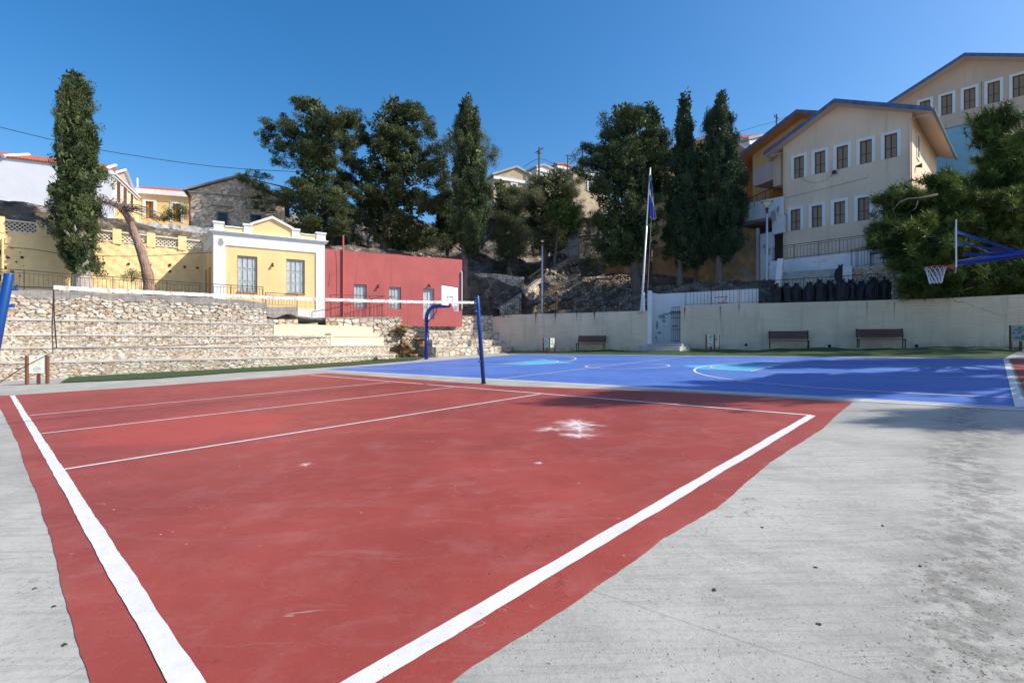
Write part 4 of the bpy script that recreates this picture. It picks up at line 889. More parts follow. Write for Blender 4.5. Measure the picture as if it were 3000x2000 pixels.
Fu = Fac(XY(60, 35.6), XY(200, 38.2)); q = MB(); q.fbox(Fu, Fu.s_at(82), Fu.s_at(122), -.1, .3, 7.5, Fu.z_at(100, 614)); q.build('pier', M['yellow_rough'], uw)
# rough whitewashed parapet below the houses
r0, r1 = O(-35.5, 36.0), O(-24.6, 41.2); FP = Fac(r0, r1); rp_ = empty('whitewashed_wall', (*FP(5,0,0).xy, 9), 'rough grey white wall behind the lattice balustrade, below the yellow house', 'wall')
V = []; ns, nz = 120, 14; zt_ = ZP(650, 39)
r = np.random.default_rng(11)
for i in range(ns+1):
    for k in range(nz+1): V.append(tuple(FP(FP.L*i/ns, .05*r.normal()*.6, 7.5+(zt_-7.5)*k/nz+(.04*math.sin(i*.5) if k == nz else 0))))
idx = np.arange((ns+1)*(nz+1)).reshape(ns+1, nz+1)
np_mesh('wall_face', V, np.stack([idx[:-1,:-1], idx[1:,:-1], idx[1:,1:], idx[:-1,1:]], -1).reshape(-1, 4), plaster('flaking_whitewash', (.56,.55,.53), .2, .95, 1, (.26,.24,.22), .8, 5), rp_)
w = MB(); w.fbox(FP, 0, FP.L, -.5, -.15, 7.5, zt_-.02); w.build('wall_core', M['grey_plaster'], rp_)

# ---------- school building (cream, gable to the yard) ----------
def gable_building(name, e0, e1, F, s0, s1, zb, ze, sm, za, depth, wallm, soff, oh=1.05, ohf=.85, label='', rt=.16, top='fascia', holes=[], rec=.17, sidewalls=True):
    B = empty(name, (*F((s0+s1)/2, 0, 0).xy, zb), label, 'building')
    w = MB(); wall_holes(w, F, s0, s1, zb, za, holes, rec, roof=lambda q: ze+(za-ze)*((q-s0)/(sm-s0) if q < sm else (s1-q)/(s1-sm)))
    w.poly([F(s0,0,zb), F(s0,-depth,zb), F(s0,-depth,ze), F(s0,0,ze)]); w.poly([F(s1,0,zb), F(s1,-depth,zb), F(s1,-depth,ze), F(s1,0,ze)])
    w.poly([F(s0,-depth,zb), F(s1,-depth,zb), F(s1,-depth,ze), F(sm,-depth,za), F(s0,-depth,ze)])
    w.build('wall', wallm, B)
    g0 = (za-ze)/(sm-s0); g1 = (za-ze)/(s1-sm); r = MB(); sf = MB(); fa = MB()
    for a, zz0, b, zz1 in ((s0-oh, ze-oh*g0, sm, za), (s1+oh, ze-oh*g1, sm, za)):
        r.hexa([F(a,ohf,zz0+.06), F(b,ohf,zz1+.06), F(b,-depth-.3,zz1+.06), F(a,-depth-.3,zz0+.06), F(a,ohf,zz0+rt), F(b,ohf,zz1+rt), F(b,-depth-.3,zz1+rt), F(a,-depth-.3,zz0+rt)])
        sf.hexa([F(a,ohf,zz0), F(b,ohf,zz1), F(b,-depth-.3,zz1), F(a,-depth-.3,zz0), F(a,ohf,zz0+.057), F(b,ohf,zz1+.057), F(b,-depth-.3,zz1+.057), F(a,-depth-.3,zz0+.057)])
        fa.hexa([F(a,ohf+.05,zz0-.02), F(b,ohf+.05,zz1-.02), F(b,ohf+.003,zz1-.02), F(a,ohf+.003,zz0-.02), F(a,ohf+.05,zz0+.25), F(b,ohf+.05,zz1+.25), F(b,ohf+.003,zz1+.25), F(a,ohf+.003,zz0+.25)])
    rf = r.build('roof', M['roofgrey'], B); sf.build('soffit', soff, rf); fa.build('fascia', M[top], rf)
    return B
ca, cb_ = O(22.7, 41.6), O(28.5, 35.4); FC = Fac(ca, cb_)
s1c = FC.s_at(2672); zeC = (FC.z_at(2296, 430)+FC.z_at(2672, 333))/2; smC = FC.s_at(2455); zaC = FC.z_at(2455, 312)
up = [(2326,2356,460,518),(2382,2408,445,506),(2449,2477,428,495),(2518,2550,412,482),(2592,2628,395,467)]
lo = [(2318,2344,612,673),(2377,2405,602,664),(2451,2480,588,655),(2517,2548,580,645),(2588,2622,568,636)]
def norm_row(row, F):
    a = []; zt = np.mean([F.z_at((r[0]+r[1])/2, r[2]) for r in row]); zb = np.mean([F.z_at((r[0]+r[1])/2, r[3]) for r in row]); wd = np.mean([F.s_at(r[1])-F.s_at(r[0]) for r in row])
    for r in row: c = (F.s_at(r[0])+F.s_at(r[1]))/2; a.append((c-wd/2-.03, c+wd/2+.03, zb, zt))
    return a
U, Lw = norm_row(up, FC), norm_row(lo, FC)
# even spacing along the facade keeps both rows aligned
for row in (U, Lw):
    c0, c1 = (row[0][0]+row[0][1])/2, (row[-1][0]+row[-1][1])/2; wd = row[0][1]-row[0][0]
    for k in range(5): c = c0+(c1-c0)*k/4; row[k] = (c-wd/2, c+wd/2, row[k][2], row[k][3])
sch = gable_building('school_building', 0, 0, FC, 0, s1c, 5.4, zeC, smC, zaC, 10.5, M['school'], M['soffit'], label='cream school building with blue edged gable and two rows of white framed windows', holes=U+Lw)
for h in U+Lw: Wd(sch, FC, *h, surround=M['white'], sw=.19, so=.05)
FCs = Fac(FC(s1c, 0, 0).xy, FC(s1c, -10.5, 0).xy)
if FCs.n.x < 0: FCs.n = -FCs.n
for (za_, zb_) in ((U[0][2]+.1, U[0][3]+.3), (Lw[0][2], Lw[0][3])):
    q = MB(); q.fbox(FCs, 1.6, 2.6, .003, .05, za_, zb_); wn = q.build('side_window', M['white'], sch); q = MB(); q.fbox(FCs, 1.85, 2.35, .051, .056, za_+.15, zb_-.15); q.build('pane', M['glass'], wn)
gt = MB(); g1 = (zaC-zeC)/(s1c-smC); gt.tube([FC(s1c+1.12, .85, zeC-1.05*g1+.09), FC(s1c+1.12, -10.8, zeC-1.05*g1+.0)], .085, 8); gt.build('gutter', flat('grey_blue_gutter', (.16,.22,.27), .5), sch)
dp = MB(); dp.tube([FC(s1c-.1, .07, 5.5), FC(s1c-.1, .07, zeC-.35), FC(s1c+.9, .2, zeC-.42)], .05, 8); dp.build('downpipe', M['school'], sch)
dp = MB(); s = FC.s_at(2301); dp.tube([FC(s, .07, 5.5), FC(s, .07, FC.z_at(2301, 447)), FC(s-.9, .3, FC.z_at(2290, 452))], .05, 8); dp.build('downpipe', M['school'], sch)
sp = MB(); s, z = FC.s_at(2447), FC.z_at(2447, 507); sp.tube([FC(s, 0, z), FC(s, .12, z), FC(s, .26, z)], [.05, .09, .15], 10); sp.build('siren', M['iron'], sch)
sp = MB(); s, z = 1.3, FC.z_at(2690, 470); sp.tube([FCs(s, 0, z), FCs(s, .15, z), FCs(s, .32, z)], [.05, .09, .16], 10); sp.build('siren', M['iron'], sch)
wr = MB()
def sagw(a, b, sag, n=14): a, b = Vector(a), Vector(b); return [a.lerp(b, k/n)-Vector((0,0,sag*4*(k/n)*(1-k/n))) for k in range(n+1)]
wr.tube(sagw(FC(FC.s_at(2345), .02, FC.z_at(2345, 520)), FC(FC.s_at(2440), .02, FC.z_at(2440, 512)), .45), .008, 4)
wr.tube([FC(FC.s_at(2303), .02, FC.z_at(2303, 580)), FC(FC.s_at(2420), .02, FC.z_at(2420, 552)), FC(FC.s_at(2541), .03, FC.z_at(2541, 521)), FC(FC.s_at(2541), .03, FC.z_at(2541, 514))], .008, 4)
wr.build('cable', M['iron'], sch)

# upper salmon building
pa_ = XY(2710, 49); FPk = Fac(pa_, pa_+Vector((.68, -.732))*S)
sA = FPk.s_at(2830); zaP = FPk.z_at(2830, 178); s0p, s1p = sA-8.2*S, sA+8.2*S; zeP = zaP-8.2*S*.44
rows = [(2695,2725,295,345),(2757,2787,278,338),(2820,2852,260,322),(2889,2922,243,305),(2969,3002,222,286)]
R1 = norm_row(rows, FPk)
for k in range(5):
    c0 = (R1[0][0]+R1[0][1])/2; c1 = (R1[4][0]+R1[4][1])/2; wd = R1[0][1]-R1[0][0]; c = c0+(c1-c0)*k/4; R1[k] = (c-wd/2, c+wd/2, R1[k][2], R1[k][3])
zsplit = FPk.z_at(2830, 366)-.0
r2 = (R1[4][0]-.2, R1[4][1]+.2, zsplit-2.6, zsplit-.35)
upb = gable_building('upper_school_building', 0, 0, FPk, s0p, s1p, 8, zeP, sA, zaP, 12, M['school2'], M['soffit'], ohf=1.0, label='salmon school building higher up at the top right with a pale blue lower wall', holes=R1+[r2])
for h in R1+[r2]: Wd(upb, FPk, *h, surround=M['white'], sw=.19, so=.05)
q = MB(); q.fbox(FPk, s0p, FPk.s_at(2893), .004, .06, 8, zsplit); q.build('lower_wall', M['lightblue'], upb, )
q = MB(); q.fbox(FPk, FPk.s_at(2893), FPk.s_at(2914), .004, .12, 8, zsplit+.02); q.build('pilaster', M['white'], upb)
q = MB(); s = FPk.s_at(2876); q.tube([FPk(s, .14, FPk.z_at(2876, 352)), FPk(s, .1, FPk.z_at(2876, 240))], .02, 4); q.tube([FPk(s0p, .08, zsplit+.02), FPk(FPk.s_at(2893), .08, zsplit+.02)], .02, 4); q.build('cable', M['iron'], upb)

# orange wing behind the cypresses
oa, ob = XY(1955, 49), XY(2213, 52.5); FO = Fac(oa, ob)
so1 = FO.L; smO = FO.s_at(2095); zaO = FO.z_at(2095, 400); zeO = FO.z_at(2190, 470); 
ow = gable_building('orange_building', 0, 0, FO, 0.2, so1-.2, 6, ZP(412, 49)-.9, smO, zaO, 7, M['orange'], M['soffit'], label='orange and yellow school wing with a blue edged gable, mostly hidden by the cypresses', oh=1.4, holes=[])
q = MB(); q.fbox(FO, FO.s_at(1960), FO.s_at(2180), .01, .05, ZP(640, 50), ZP(470, 51)); q.build('yellow_band', M['yellow'], ow)
for px in (2045, 2140):
    q = MB(); s = FO.s_at(px); q.fbox(FO, s-.6, s+.6, .05, .09, ZP(600, 51), ZP(530, 51)); wn = q.build('window', M['white'], ow); q = MB(); q.fbox(FO, s-.42, s+.42, .09, .095, ZP(596, 51), ZP(536, 51)); q.build('pane', M['glass'], wn)
# back building with orange soffit and the pink balcony
ba = XY(2235, 49.5); FBk = Fac(ba, ba+Vector((.68, -.732)))
smB = FBk.s_at(2350); zaB = FBk.z_at(2352, 345)
bb = gable_building('orange_soffit_building', 0, 0, FBk, FBk.s_at(2205), FBk.s_at(2205)+9, 7, zaB-4.6*.44, smB, zaB, 6, M['orange'], M['soffit_o'], label='building behind the school whose gable edge shows an orange underside', oh=1.2, ohf=1.4)
bc0, bc1 = XY(2207, 45.5), XY(2296, 42.4); FBa = Fac(bc0, bc1)
bl_ = empty('balcony_block', (*FBa(.5,0,0).xy, 7), 'recessed stairwell with pale pink balcony between the orange wing and cream school', 'balcony')
q = MB(); q.fbox(FBa, 0, FBa.L, -.15, 0, FBa.z_at(2240, 535), FBa.z_at(2240, 482)); q.fbox(FBa, 0, FBa.L, -2.2, -.15, FBa.z_at(2240, 535), FBa.z_at(2240, 530)); q.build('balcony_front', plaster('pale_pink_render', (.76,.60,.57), .04), bl_)
q = MB(); q.fbox(FBa, -.5, FBa.L+.5, -2.5, -2.2, 6, FBa.z_at(2240, 440)); q.build('back_wall', M['ochre'], bl_)
q = MB(); q.fbox(FBa, FBa.s_at(2258), FBa.s_at(2275), -2.19, -2.12, FBa.z_at(2250, 600), FBa.z_at(2250, 535)); q.build('door', M['wood'], bl_)
q = MB(); q.fbox(FBa, FBa.s_at(2274), FBa.L, -1.0, .3, FBa.z_at(2280, 548), FBa.z_at(2280, 441)); q.build('pillar', M['school'], bl_)
q = MB(); s0, s1 = FBa.s_at(2185), FBa.s_at(2283); z0 = FBa.z_at(2240, 578); q.tube([FBa(s0, .5, z0+.05), FBa(s1, .5, z0+.35)], .03, 6)
for k in range(5): q.tube([FBa(s0+(s1-s0)*k/4, .5, z0-.5), FBa(s0+(s1-s0)*k/4, .5, z0+.05+.3*k/4)], .02, 5)
q.build('handrail', M['iron'], bl_)
# damaged white parapet box
dm0, dm1 = XY(2165, 44.5), XY(2290, 41.0); FD = Fac(dm0, dm1)
db = empty('damaged_white_wall', (*FD(1.5,0,0).xy, 7), 'whitewashed parapet with peeling patches above a dark recess, behind the lamp post', 'wall')
q = MB(); q.hexa([FD(0,0,FD.z_at(2165,652)), FD(FD.L,0,FD.z_at(2290,630)), FD(FD.L,-.3,FD.z_at(2290,630)), FD(0,-.3,FD.z_at(2165,652)), FD(0,0,FD.z_at(2165,602)), FD(FD.L,0,FD.z_at(2290,575)), FD(FD.L,-.3,FD.z_at(2290,575)), FD(0,-.3,FD.z_at(2165,602))])
q.fbox(FD, FD.s_at(2262), FD.L+.1, -.3, .0, FD.z_at(2275, 684), FD.z_at(2275, 634)); q.fbox(FD, FD.s_at(2227), FD.s_at(2262), -.3, .0, 5.0, FD.z_at(2240, 684)); q.build('parapet', M['white_wall'], db)
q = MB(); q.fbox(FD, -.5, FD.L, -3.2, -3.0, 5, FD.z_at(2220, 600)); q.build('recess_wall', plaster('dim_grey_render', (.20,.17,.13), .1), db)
q = MB(); q.fbox(FD, -.2, FD.L, -3.0, -.31, FD.z_at(2220, 652)+.1, FD.z_at(2220, 640)); q.build('ceiling_slab', M['grey_plaster'], db)
q = MB(); rr = random.Random(4)
for px, py, w, h in ((2267, 634, .28, .8), (2279, 615, .14, .5), (2250, 740, .38, .42), (2243, 722, .3, .3), (2182, 615, .08, .35), (2210, 600, .06, .3)):
    s, z = FD.s_at(px), FD.z_at(px, py); q.poly([FD(s+w*math.cos(a)*rr.uniform(.4,1), .004+.0004*(px%9), z+h*math.sin(a)*rr.uniform(.4,1)) for a in [k*math.pi/9 for k in range(18)]])
q.build('peeled_patch', plaster('peeled_render', (.40,.36,.30), .1), db)

# ochre weathered wall below
oc0, oc1 = XY(1770, 50.5), XY(2224, 44); FOc = Fac(oc0, oc1)
ocw = empty('ochre_wall', (*FOc(6,0,0).xy, 6.5), 'weathered ochre wall with stains behind the cypress trunks', 'wall')
q = MB(); q.hexa([FOc(0,0,5),FOc(FOc.L,0,5),FOc(FOc.L,-.4,5),FOc(0,-.4,5),FOc(0,0,FOc.z_at(1770,755)),FOc(FOc.L,0,FOc.z_at(2224,669)),FOc(FOc.L,-.4,FOc.z_at(2224,669)),FOc(0,-.4,FOc.z_at(1770,755))]); q.build('wall_face', M['ochre_old'], ocw)
q = MB(); q.fbox(FOc, FOc.L-.22, FOc.L+.03, .0, .05, 5, FOc.z_at(2224, 668)); q.build('white_end', M['white_wall'], ocw)
for k, (px, py) in enumerate(((2190, 803), (2180, 795))):
    q = MB(); s, z = FOc.s_at(px), FOc.z_at(px, py); rr = random.Random(px); q.poly([FOc(s+.5*math.cos(a)*rr.uniform(.4,1), .006+.002*k, z+.28*math.sin(a)*rr.uniform(.4,1)) for a in [j*math.pi/9 for j in range(18)]]); q.build('bare_patch', M['grey_plaster'], ocw)

# stairs and white walls in front of the school
wa, wb_ = O(20.9, 40.0), O(25.2, 35.2); FT = Fac(wa, wb_)
tw = empty('terrace_wall', (*FT(3,0,0).xy, 6), 'white terrace wall with flaking paint below the school, under the iron railing', 'wall')
q = MB(); q.fbox(FT, FT.s_at(2255), FT.L+.1, -.3, 0, 4.0, FT.z_at(2391, 751)); q.build('wall_face', M['white_wall'], tw)
q = MB(); rr = random.Random(14)
for px, py, w, h in ((2412, 765, .3, .16), (2437, 752, .18, .16), (2385, 766, .1, .1), (2400, 770, .16, .1)):
    s, z = FT.s_at(px), FT.z_at(px, py); q.poly([FT(s+w*math.cos(a)*rr.uniform(.4,1), .004+.0003*(px % 11), z+h*math.sin(a)*rr.uniform(.4,1)) for a in [k*math.pi/9 for k in range(18)]])
q.build('flaked_patch', M['school'], tw)
q = MB(); q.fbox(FT, -.4, FT.L+3.4, -1.9, -.3, FT.z_at(2391, 751)-.15, FT.z_at(2391, 751)-.02); q.build('walkway', M['slab'], tw)
M['step'] = plaster('worn_concrete_step', (.46,.45,.42), .15, .9, .9, (.14,.13,.12), .5, 3)
stp = empty('staircase', (*XY(2370, 37), 4.0), 'broad worn concrete staircase above the black bags', 'staircase')
T0, T1 = XY(2296, 38.2), XY(2468, 36.1); FSt = Fac(T0, T1); nst = 10; zt0_, zb0_ = FSt.z_at(2380, 793), 4.2
q = MB()
for k in range(nst):
    zt = zt0_-(zt0_-zb0_)*k/nst; q.fbox(FSt, 0, FSt.L, .19*k, .19*(k+1), zb0_-.5, zt); q.fbox(FSt, .0, FSt.L, .19*(k+1), .19*(k+1)+.035, zt-.06, zt-.002)
q.build('steps', M['step'], stp)
q = MB()
def stepped(sa, sb, segs):
    for o0, o1, z in segs: q.fbox(FSt, sa, sb, o0, o1, 3.4, z)
stepped(-.35, -.02, ((-.4, .35, FSt.z_at(2300, 758)), (.35, .85, FSt.z_at(2290, 785)), (.85, 1.35, FSt.z_at(2275, 810)), (1.35, 1.8, FSt.z_at(2258, 838)), (1.8, 2.15, FSt.z_at(2245, 858))))
q.build('side_wall', M['white_wall'], stp)
q = MB(); q.fbox(FSt, FSt.L+.02, FSt.L+.5, -.2, 1.2, 3.4, FSt.z_at(2480, 786)); q.build('newel_wall', M['white_wall'], stp)
l0, l1 = XY(2489, 35.0), XY(2665, 31.8); FLd = Fac(l0, l1)
ld = empty('stone_landing', (*FLd(1.5,0,0).xy, 4), 'shaded stone landing wall with painted white band between stairs and pine', 'wall')
stone_wall_face('stone_face', Path([l0, l1]), 3.6, FLd.z_at(2550, 784), M['stone2'], ld, seed=120, cw=.42, ch=.2, depth=.04, pal=PALB, joint=(.1,.08,.06))
q = MB(); q.fbox(FLd, 0, FLd.L, -1.5, .06, FLd.z_at(2550, 784), FLd.z_at(2550, 779)); q.build('landing_slab', M['slab'], ld)
q = MB(); q.fbox(FLd, .1, FLd.L, -1.7, -1.5, FLd.z_at(2550, 784), FLd.z_at(2550, 735)); q.build('white_band', M['white_wall'], ld)

# ---------- stone walls, gateway and rocks on the central slope ----------
k0, k1, k2 = XY(1352, 46.0), XY(1445, 47.6), XY(1535, 48.6)
cw_ = empty('hillside_wall', (k1.x, k1.y, 3.2), 'shaded rubble retaining wall right of the red building', 'wall'); KP = Path([k0, k1, k2])
stone_wall_face('stone_face', KP, 3.0, lambda t: HC*S+(PY0-np.interp(t/KP.L, [0,.55,1],[799,802,812]))/FPX*float(KP.at(t)[1]), M['stone2'], cw_, seed=130, cw=.5, ch=.3, depth=.06, pal=PALB*1.15, joint=(.12,.1,.08))
gy0, gy1 = XY(1690, 55), XY(1738, 54)
gt_ = empty('gate_house', (gy0.x, gy0.y, 9), 'small plastered gateway with white side wall and pillars at the top of the rocky stair', 'gateway')
Fg = Fac(XY(1596, 56.5), XY(1646, 55.5)); q = MB()
for a, b in ((1599, 1604), (1612, 1618), (1626, 1632), (1640, 1647)): q.fbox(Fg, Fg.s_at(a), Fg.s_at(b), -.3, .1, 9, Fg.z_at(1620, 690))
q.fbox(Fg, 0, Fg.L, -.4, .15, Fg.z_at(1620, 690), Fg.z_at(1620, 676)); q.build('pillar', M['school'], gt_)
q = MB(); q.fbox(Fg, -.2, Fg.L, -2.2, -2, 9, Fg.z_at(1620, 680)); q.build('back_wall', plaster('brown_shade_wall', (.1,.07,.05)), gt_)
Fh = Fac(XY(1648, 54.8), XY(1693, 53.5)); q = MB(); q.hexa([Fh(0,0,9),Fh(Fh.L,0,9),Fh(Fh.L,-.3,9),Fh(0,-.3,9),Fh(0,0,Fh.z_at(1648,662)),Fh(Fh.L,0,Fh.z_at(1693,678)),Fh(Fh.L,-.3,Fh.z_at(1693,678)),Fh(0,-.3,Fh.z_at(1648,662))]); q.build('side_wall', M['white'], gt_)
q = MB(); q.poly([Fh(-.4,.4,Fh.z_at(1640,668)), Fh(1.0,.5,Fh.z_at(1665,655)), Fh(.9,-1.5,Fh.z_at(1665,650)), Fh(-.6,-1.5,Fh.z_at(1640,664))]); q.build('roof', M['tiles'], gt_)
Fi = Fac(XY(1694, 53), XY(1748, 52)); mg = empty('metal_gate', (*Fi(1,0,0).xy, 9), 'dark vertical bar gate panel beside the white gateway wall, under the trees', 'gate')
q = MB(); [q.fbox(Fi, Fi.L*k/16, Fi.L*k/16+.05, 0, .03, 8.0, Fi.z_at(1720, 688)) for k in range(17)]; q.build('bars', flat('grey_green_iron', (.10,.12,.11), .6), mg)
q = MB(); q.fbox(Fi, 0, Fi.L, -.03, -.001, Fi.z_at(1720, 690)-.1, Fi.z_at(1720, 690)); q.fbox(Fi, 0, Fi.L, -.03, -.001, 8.3, 8.4); q.build('gate_frame', M['iron'], mg)
# sloping stone stair parapet up to the gate
q0, q1, q2, q3 = P(1462, 905, 46.8), P(1560, 838, 49), P(1640, 775, 52), P(1690, 748, 53.5)
ss = empty('slope_wall', tuple(q1), 'sloping rubble wall and stair ramp climbing to the gateway', 'wall'); SPp = Path([q0.xy, q1.xy, q2.xy, q3.xy])
zsl = lambda t: float(np.interp(t, SPp.l, [q0.z, q1.z, q2.z, q3.z]))
stone_wall_face('stone_face', SPp, lambda t: zsl(t)-2.4, zsl, M['stone2'], ss, seed=140, cw=.5, ch=.3, depth=.09, pal=PALB*1.2, joint=(.12,.1,.08), res=.08)
q = MB(); slab_strip(q, SPp, -.5, .05, lambda t: zsl(t), lambda t: zsl(t)+.1, step=.4); q.build('ramp_edge', M['coping'], ss)
# boulders
bp = [(1560, 885, 46.6, 1.3,1.0,.95),(1610, 880, 47, 1.5,1.0,.9),(1505, 895, 46, .9,.8,.5),(1660, 868, 46.5,1.2,.9,.6),(1700, 880, 44.5,1.3,.8,.45),(1450, 898, 46.2,.8,.6,.35),(1600, 835, 48.5,1.2,.9,.8),(1750,875,43.2,1.2,.8,.4),(1480,862,47.4,.8,.6,.6),(1645,820,50,1.1,.9,.7),(1300,752,48,.7,.5,.4),(1205,744,48,.8,.5,.35),(1325,770,47,.6,.5,.4),(1100,742,48.5,.6,.5,.3)]
bt_lab = ['pale grey boulder bulging low behind the iron fence','largest grey boulder on the slope beside the ramp','flat rock beside the end of the cream wall','grey boulder left of the thin lamp pole foot','long low rock behind the fence near the flagpole','small rock at the foot of the ramp','boulder halfway up beside the ramp','low rock under the dark conifer','rock under the shaded hillside wall','boulder near the top of the slope','small sunlit rock above the right end of the red building','sunlit rock on the bank above the red building','rock beside the cypress trunk above the red wall','small rock on the bank left of the red building top']
for k, (px, py, Y, a, b, c) in enumerate(bp):
    p = P(px, py, Y); rock('boulder', (p.x, p.y, p.z), (a*S*.8, b*S*.8, c*S*.8), 200+k, M['rock_grey'], bt_lab[k], 'boulder', 'boulders on the slope', sub=4)
# loose stones
def rubble():
    V = []; Fc = []; r = np.random.default_rng(31); cube = np.array([(-1,-1,-1),(1,-1,-1),(1,1,-1),(-1,1,-1),(-1,-1,1),(1,-1,1),(1,1,1),(-1,1,1)], float); fc = np.array([(3,2,1,0),(4,5,6,7),(0,1,5,4),(1,2,6,5),(2,3,7,6),(3,0,4,7)])
    cols = []
    spots = [(1700,1860,800,850,47,420,.075),(1450,1700,820,905,47,300,.09),(1000,1345,745,765,48.3,260,.12),(1740,1900,850,905,42.5,160,.1),(1905,2200,835,850,42,60,.08),(1600,1700,760,800,52,120,.14),(1440,1900,905,915,44,120,.07)]
    for x0, x1, y0, y1, Y, n, s in spots:
        for _ in range(n):
            px, py = r.uniform(x0, x1), r.uniform(y0, y1); 
            x = (px-PX0)/FPX*Y; yy = Y+(( (y0+y1)/2-py)/ (y1-y0+1))*4; x = (px-PX0)/FPX*yy
            K = np.array(back); yk = np.interp(x, K[:,0], K[:,1])
            if yy > yk:
                t = min(1, (yy-yk)/3.0); z = np.interp(x, K[:,0], K[:,3])*(1-t)+hz(x, yy)*t
            else: z = np.interp(x, K[:,0], K[:,2])
            A_ = np.linalg.qr(r.normal(size=(3,3)))[0]; q = (cube*r.uniform(.4,1.0,(8,3)))*np.array([1,.8,.55])*s*r.uniform(.4,1.5)
            V.append(q@A_.T+np.array([x, yy, z+.05])*S); Fc.append(fc+8*len(Fc)); cols.append(np.tile(PALB[r.integers(0,6)]*r.uniform(.45,.95), (8,1)))
    return np_mesh('rubble', np.concatenate(V), np.concatenate(Fc), M['stone2'], None, np.concatenate(cols))
tag(rubble(), 'loose broken stones scattered over the slope', 'rubble', kind='stuff')

# ---------- distant houses ----------
def far_house(px0, px1, Y0, Y1, pyE, pxA, pyA, pyB, wallm, label, wins=(), roofm='white', depth=6, trim=True, roof2=None):
    F_ = Fac(XY(px0, Y0), XY(px1, Y1)); ze = F_.z_at((px0+px1)/2, pyE); za = F_.z_at(pxA, pyA); zb = F_.z_at((px0+px1)/2, pyB); B = empty('distant_house', (*F_(F_.L/2,0,0).xy, zb), label, 'house', 'houses far up the hill'); sm = F_.s_at(pxA); L = F_.L
    q = MB(); q.poly([F_(0,0,zb),F_(L,0,zb),F_(L,0,ze),F_(sm,0,za),F_(0,0,ze)]); 
    for s in (0, L): q.poly([F_(s,0,zb),F_(s,-depth,zb),F_(s,-depth,ze),F_(s,0,ze)])
    q.build('wall', wallm, B)
    q = MB()
    for a, b in ((-.25, sm), (L+.25, sm)): q.hexa([F_(a,.25,ze),F_(b,.25,za),F_(b,-depth,za),F_(a,-depth,ze),F_(a,.25,ze+.3),F_(b,.25,za+.3),F_(b,-depth,za+.3),F_(a,-depth,ze+.3)])
    q.build('roof', roof2 or M['grey_plaster'], B)
    if trim: q = MB(); q.fbox(F_, -.05, L+.05, 0, .2, ze-.45, ze-.05); q.build('cornice', M['white_wall'], B)
    for (a, b, t_, u_) in wins:
        s0, s1, z0, z1 = F_.s_at(a), F_.s_at(b), F_.z_at((a+b)/2, u_), F_.z_at((a+b)/2, t_); q = MB(); q.fbox(F_, s0-.3, s1+.3, 0.01, .1, z0-.1, z1+.3); wn = q.build('window', M['white_wall'], B); q = MB(); q.fbox(F_, s0, s1, .1, .11, z0, z1); q.build('pane', M['glass'], wn)
    return B
tan = plaster('old_tan_render', (.46,.37,.25), .15, .9, .4, (.3,.26,.2), .5)
far_house(1446, 1598, 78, 82, 527, 1512, 492, 640, tan, 'old tan house with a pediment and round niche, peeking over the olive trees', [(1501,1511,540,570),(1560,1570,540,570)], depth=8)
far_house(1572, 1640, 92, 95, 500, 1592, 486, 600, plaster('pale_house', (.60,.56,.50)), 'pale house with small brown gable beside the tall utility pole', depth=4)
far_house(1632, 1690, 104, 107, 492, 1652, 482, 600, plaster('pale_house_b', (.66,.64,.62)), 'pale flat roofed house behind the thin utility poles', depth=5, roof2=M['tiles'])
far_house(1680, 1790, 84, 88, 508, 1700, 498, 640, tan, 'tan and white house partly behind the broad conifer', [(1724,1742,535,560),(1765,1785,545,575)], depth=6)
far_house(2160, 2240, 78, 80, 415, 2232, 400, 520, plaster('pale_house_c', (.60,.58,.56)), 'pale house with tiled roof above the orange building', depth=6, roof2=M['tiles'])
far_house(2192, 2290, 62, 66, 430, 2290, 385, 520, plaster('pale_house_d', (.62,.58,.55)), 'white house with long sloping roof behind the orange gable', depth=6)
far_house(955, 1030, 50.5, 51.5, 610, 985, 590, 760, plaster('ruin_render', (.33,.29,.25), .2), 'grey ruined house with a blue door hidden between the two big conifers', [(968,985,640,690)], depth=5, trim=False)

# ---------- railings ----------
def railing(name, label, path, ztopf, zbotf, posts, step, bar=.011, rail2=.12, extend=0.0, group='iron railings', postr=.018, over=0):
    """path: Path; posts: list of s"""
    m = path.at(path.L/2); B = empty(name, (m[0], m[1], float(zbotf(path.L/2))), label, 'railing', group)
    n = max(2, int(path.L/.5)); ts = np.linspace(0, path.L, n+1)
    pt = lambda t, z: Vector((float(path.at(t)[0]), float(path.at(t)[1]), z))
    q = MB(); q.tube([pt(t, ztopf(t)) for t in ts], .02, 6); q.build('top_rail', M['iron'], B)
    q = MB(); q.tube([pt(t, zbotf(t)+.10) for t in ts], .013, 6)
    if rail2: q.tube([pt(t, ztopf(t)-rail2) for t in ts], .013, 6)
    q.build('lower_rail', M['iron'], B)
    q = MB(); k = step/2
    while k < path.L: q.tube([pt(k, zbotf(k)+.1), pt(k, ztopf(k)-(rail2 or 0)+over)], bar, 4, False); k += step
    q.build('balusters', M['iron'], B)
    for s in posts: q = MB(); q.tube([pt(s, zbotf(s)-.06), pt(s, ztopf(s)+over+.01)], postr, 6); q.build('post', M['iron'], B)
    return B
p1 = par.offset(-.12); s0, s1 = s_of(p1, -120), s_of(p1, 771)
tt = np.linspace(s0, s1, 60); pp1 = Path([Vector(p1.at(t)) for t in tt])
pz = lambda path, pxs, pys: (lambda t: HC*S+(PY0-np.interp(PX0+FPX*path.at(t)[0]/path.at(t)[1], pxs, pys))/FPX*float(path.at(t)[1]))
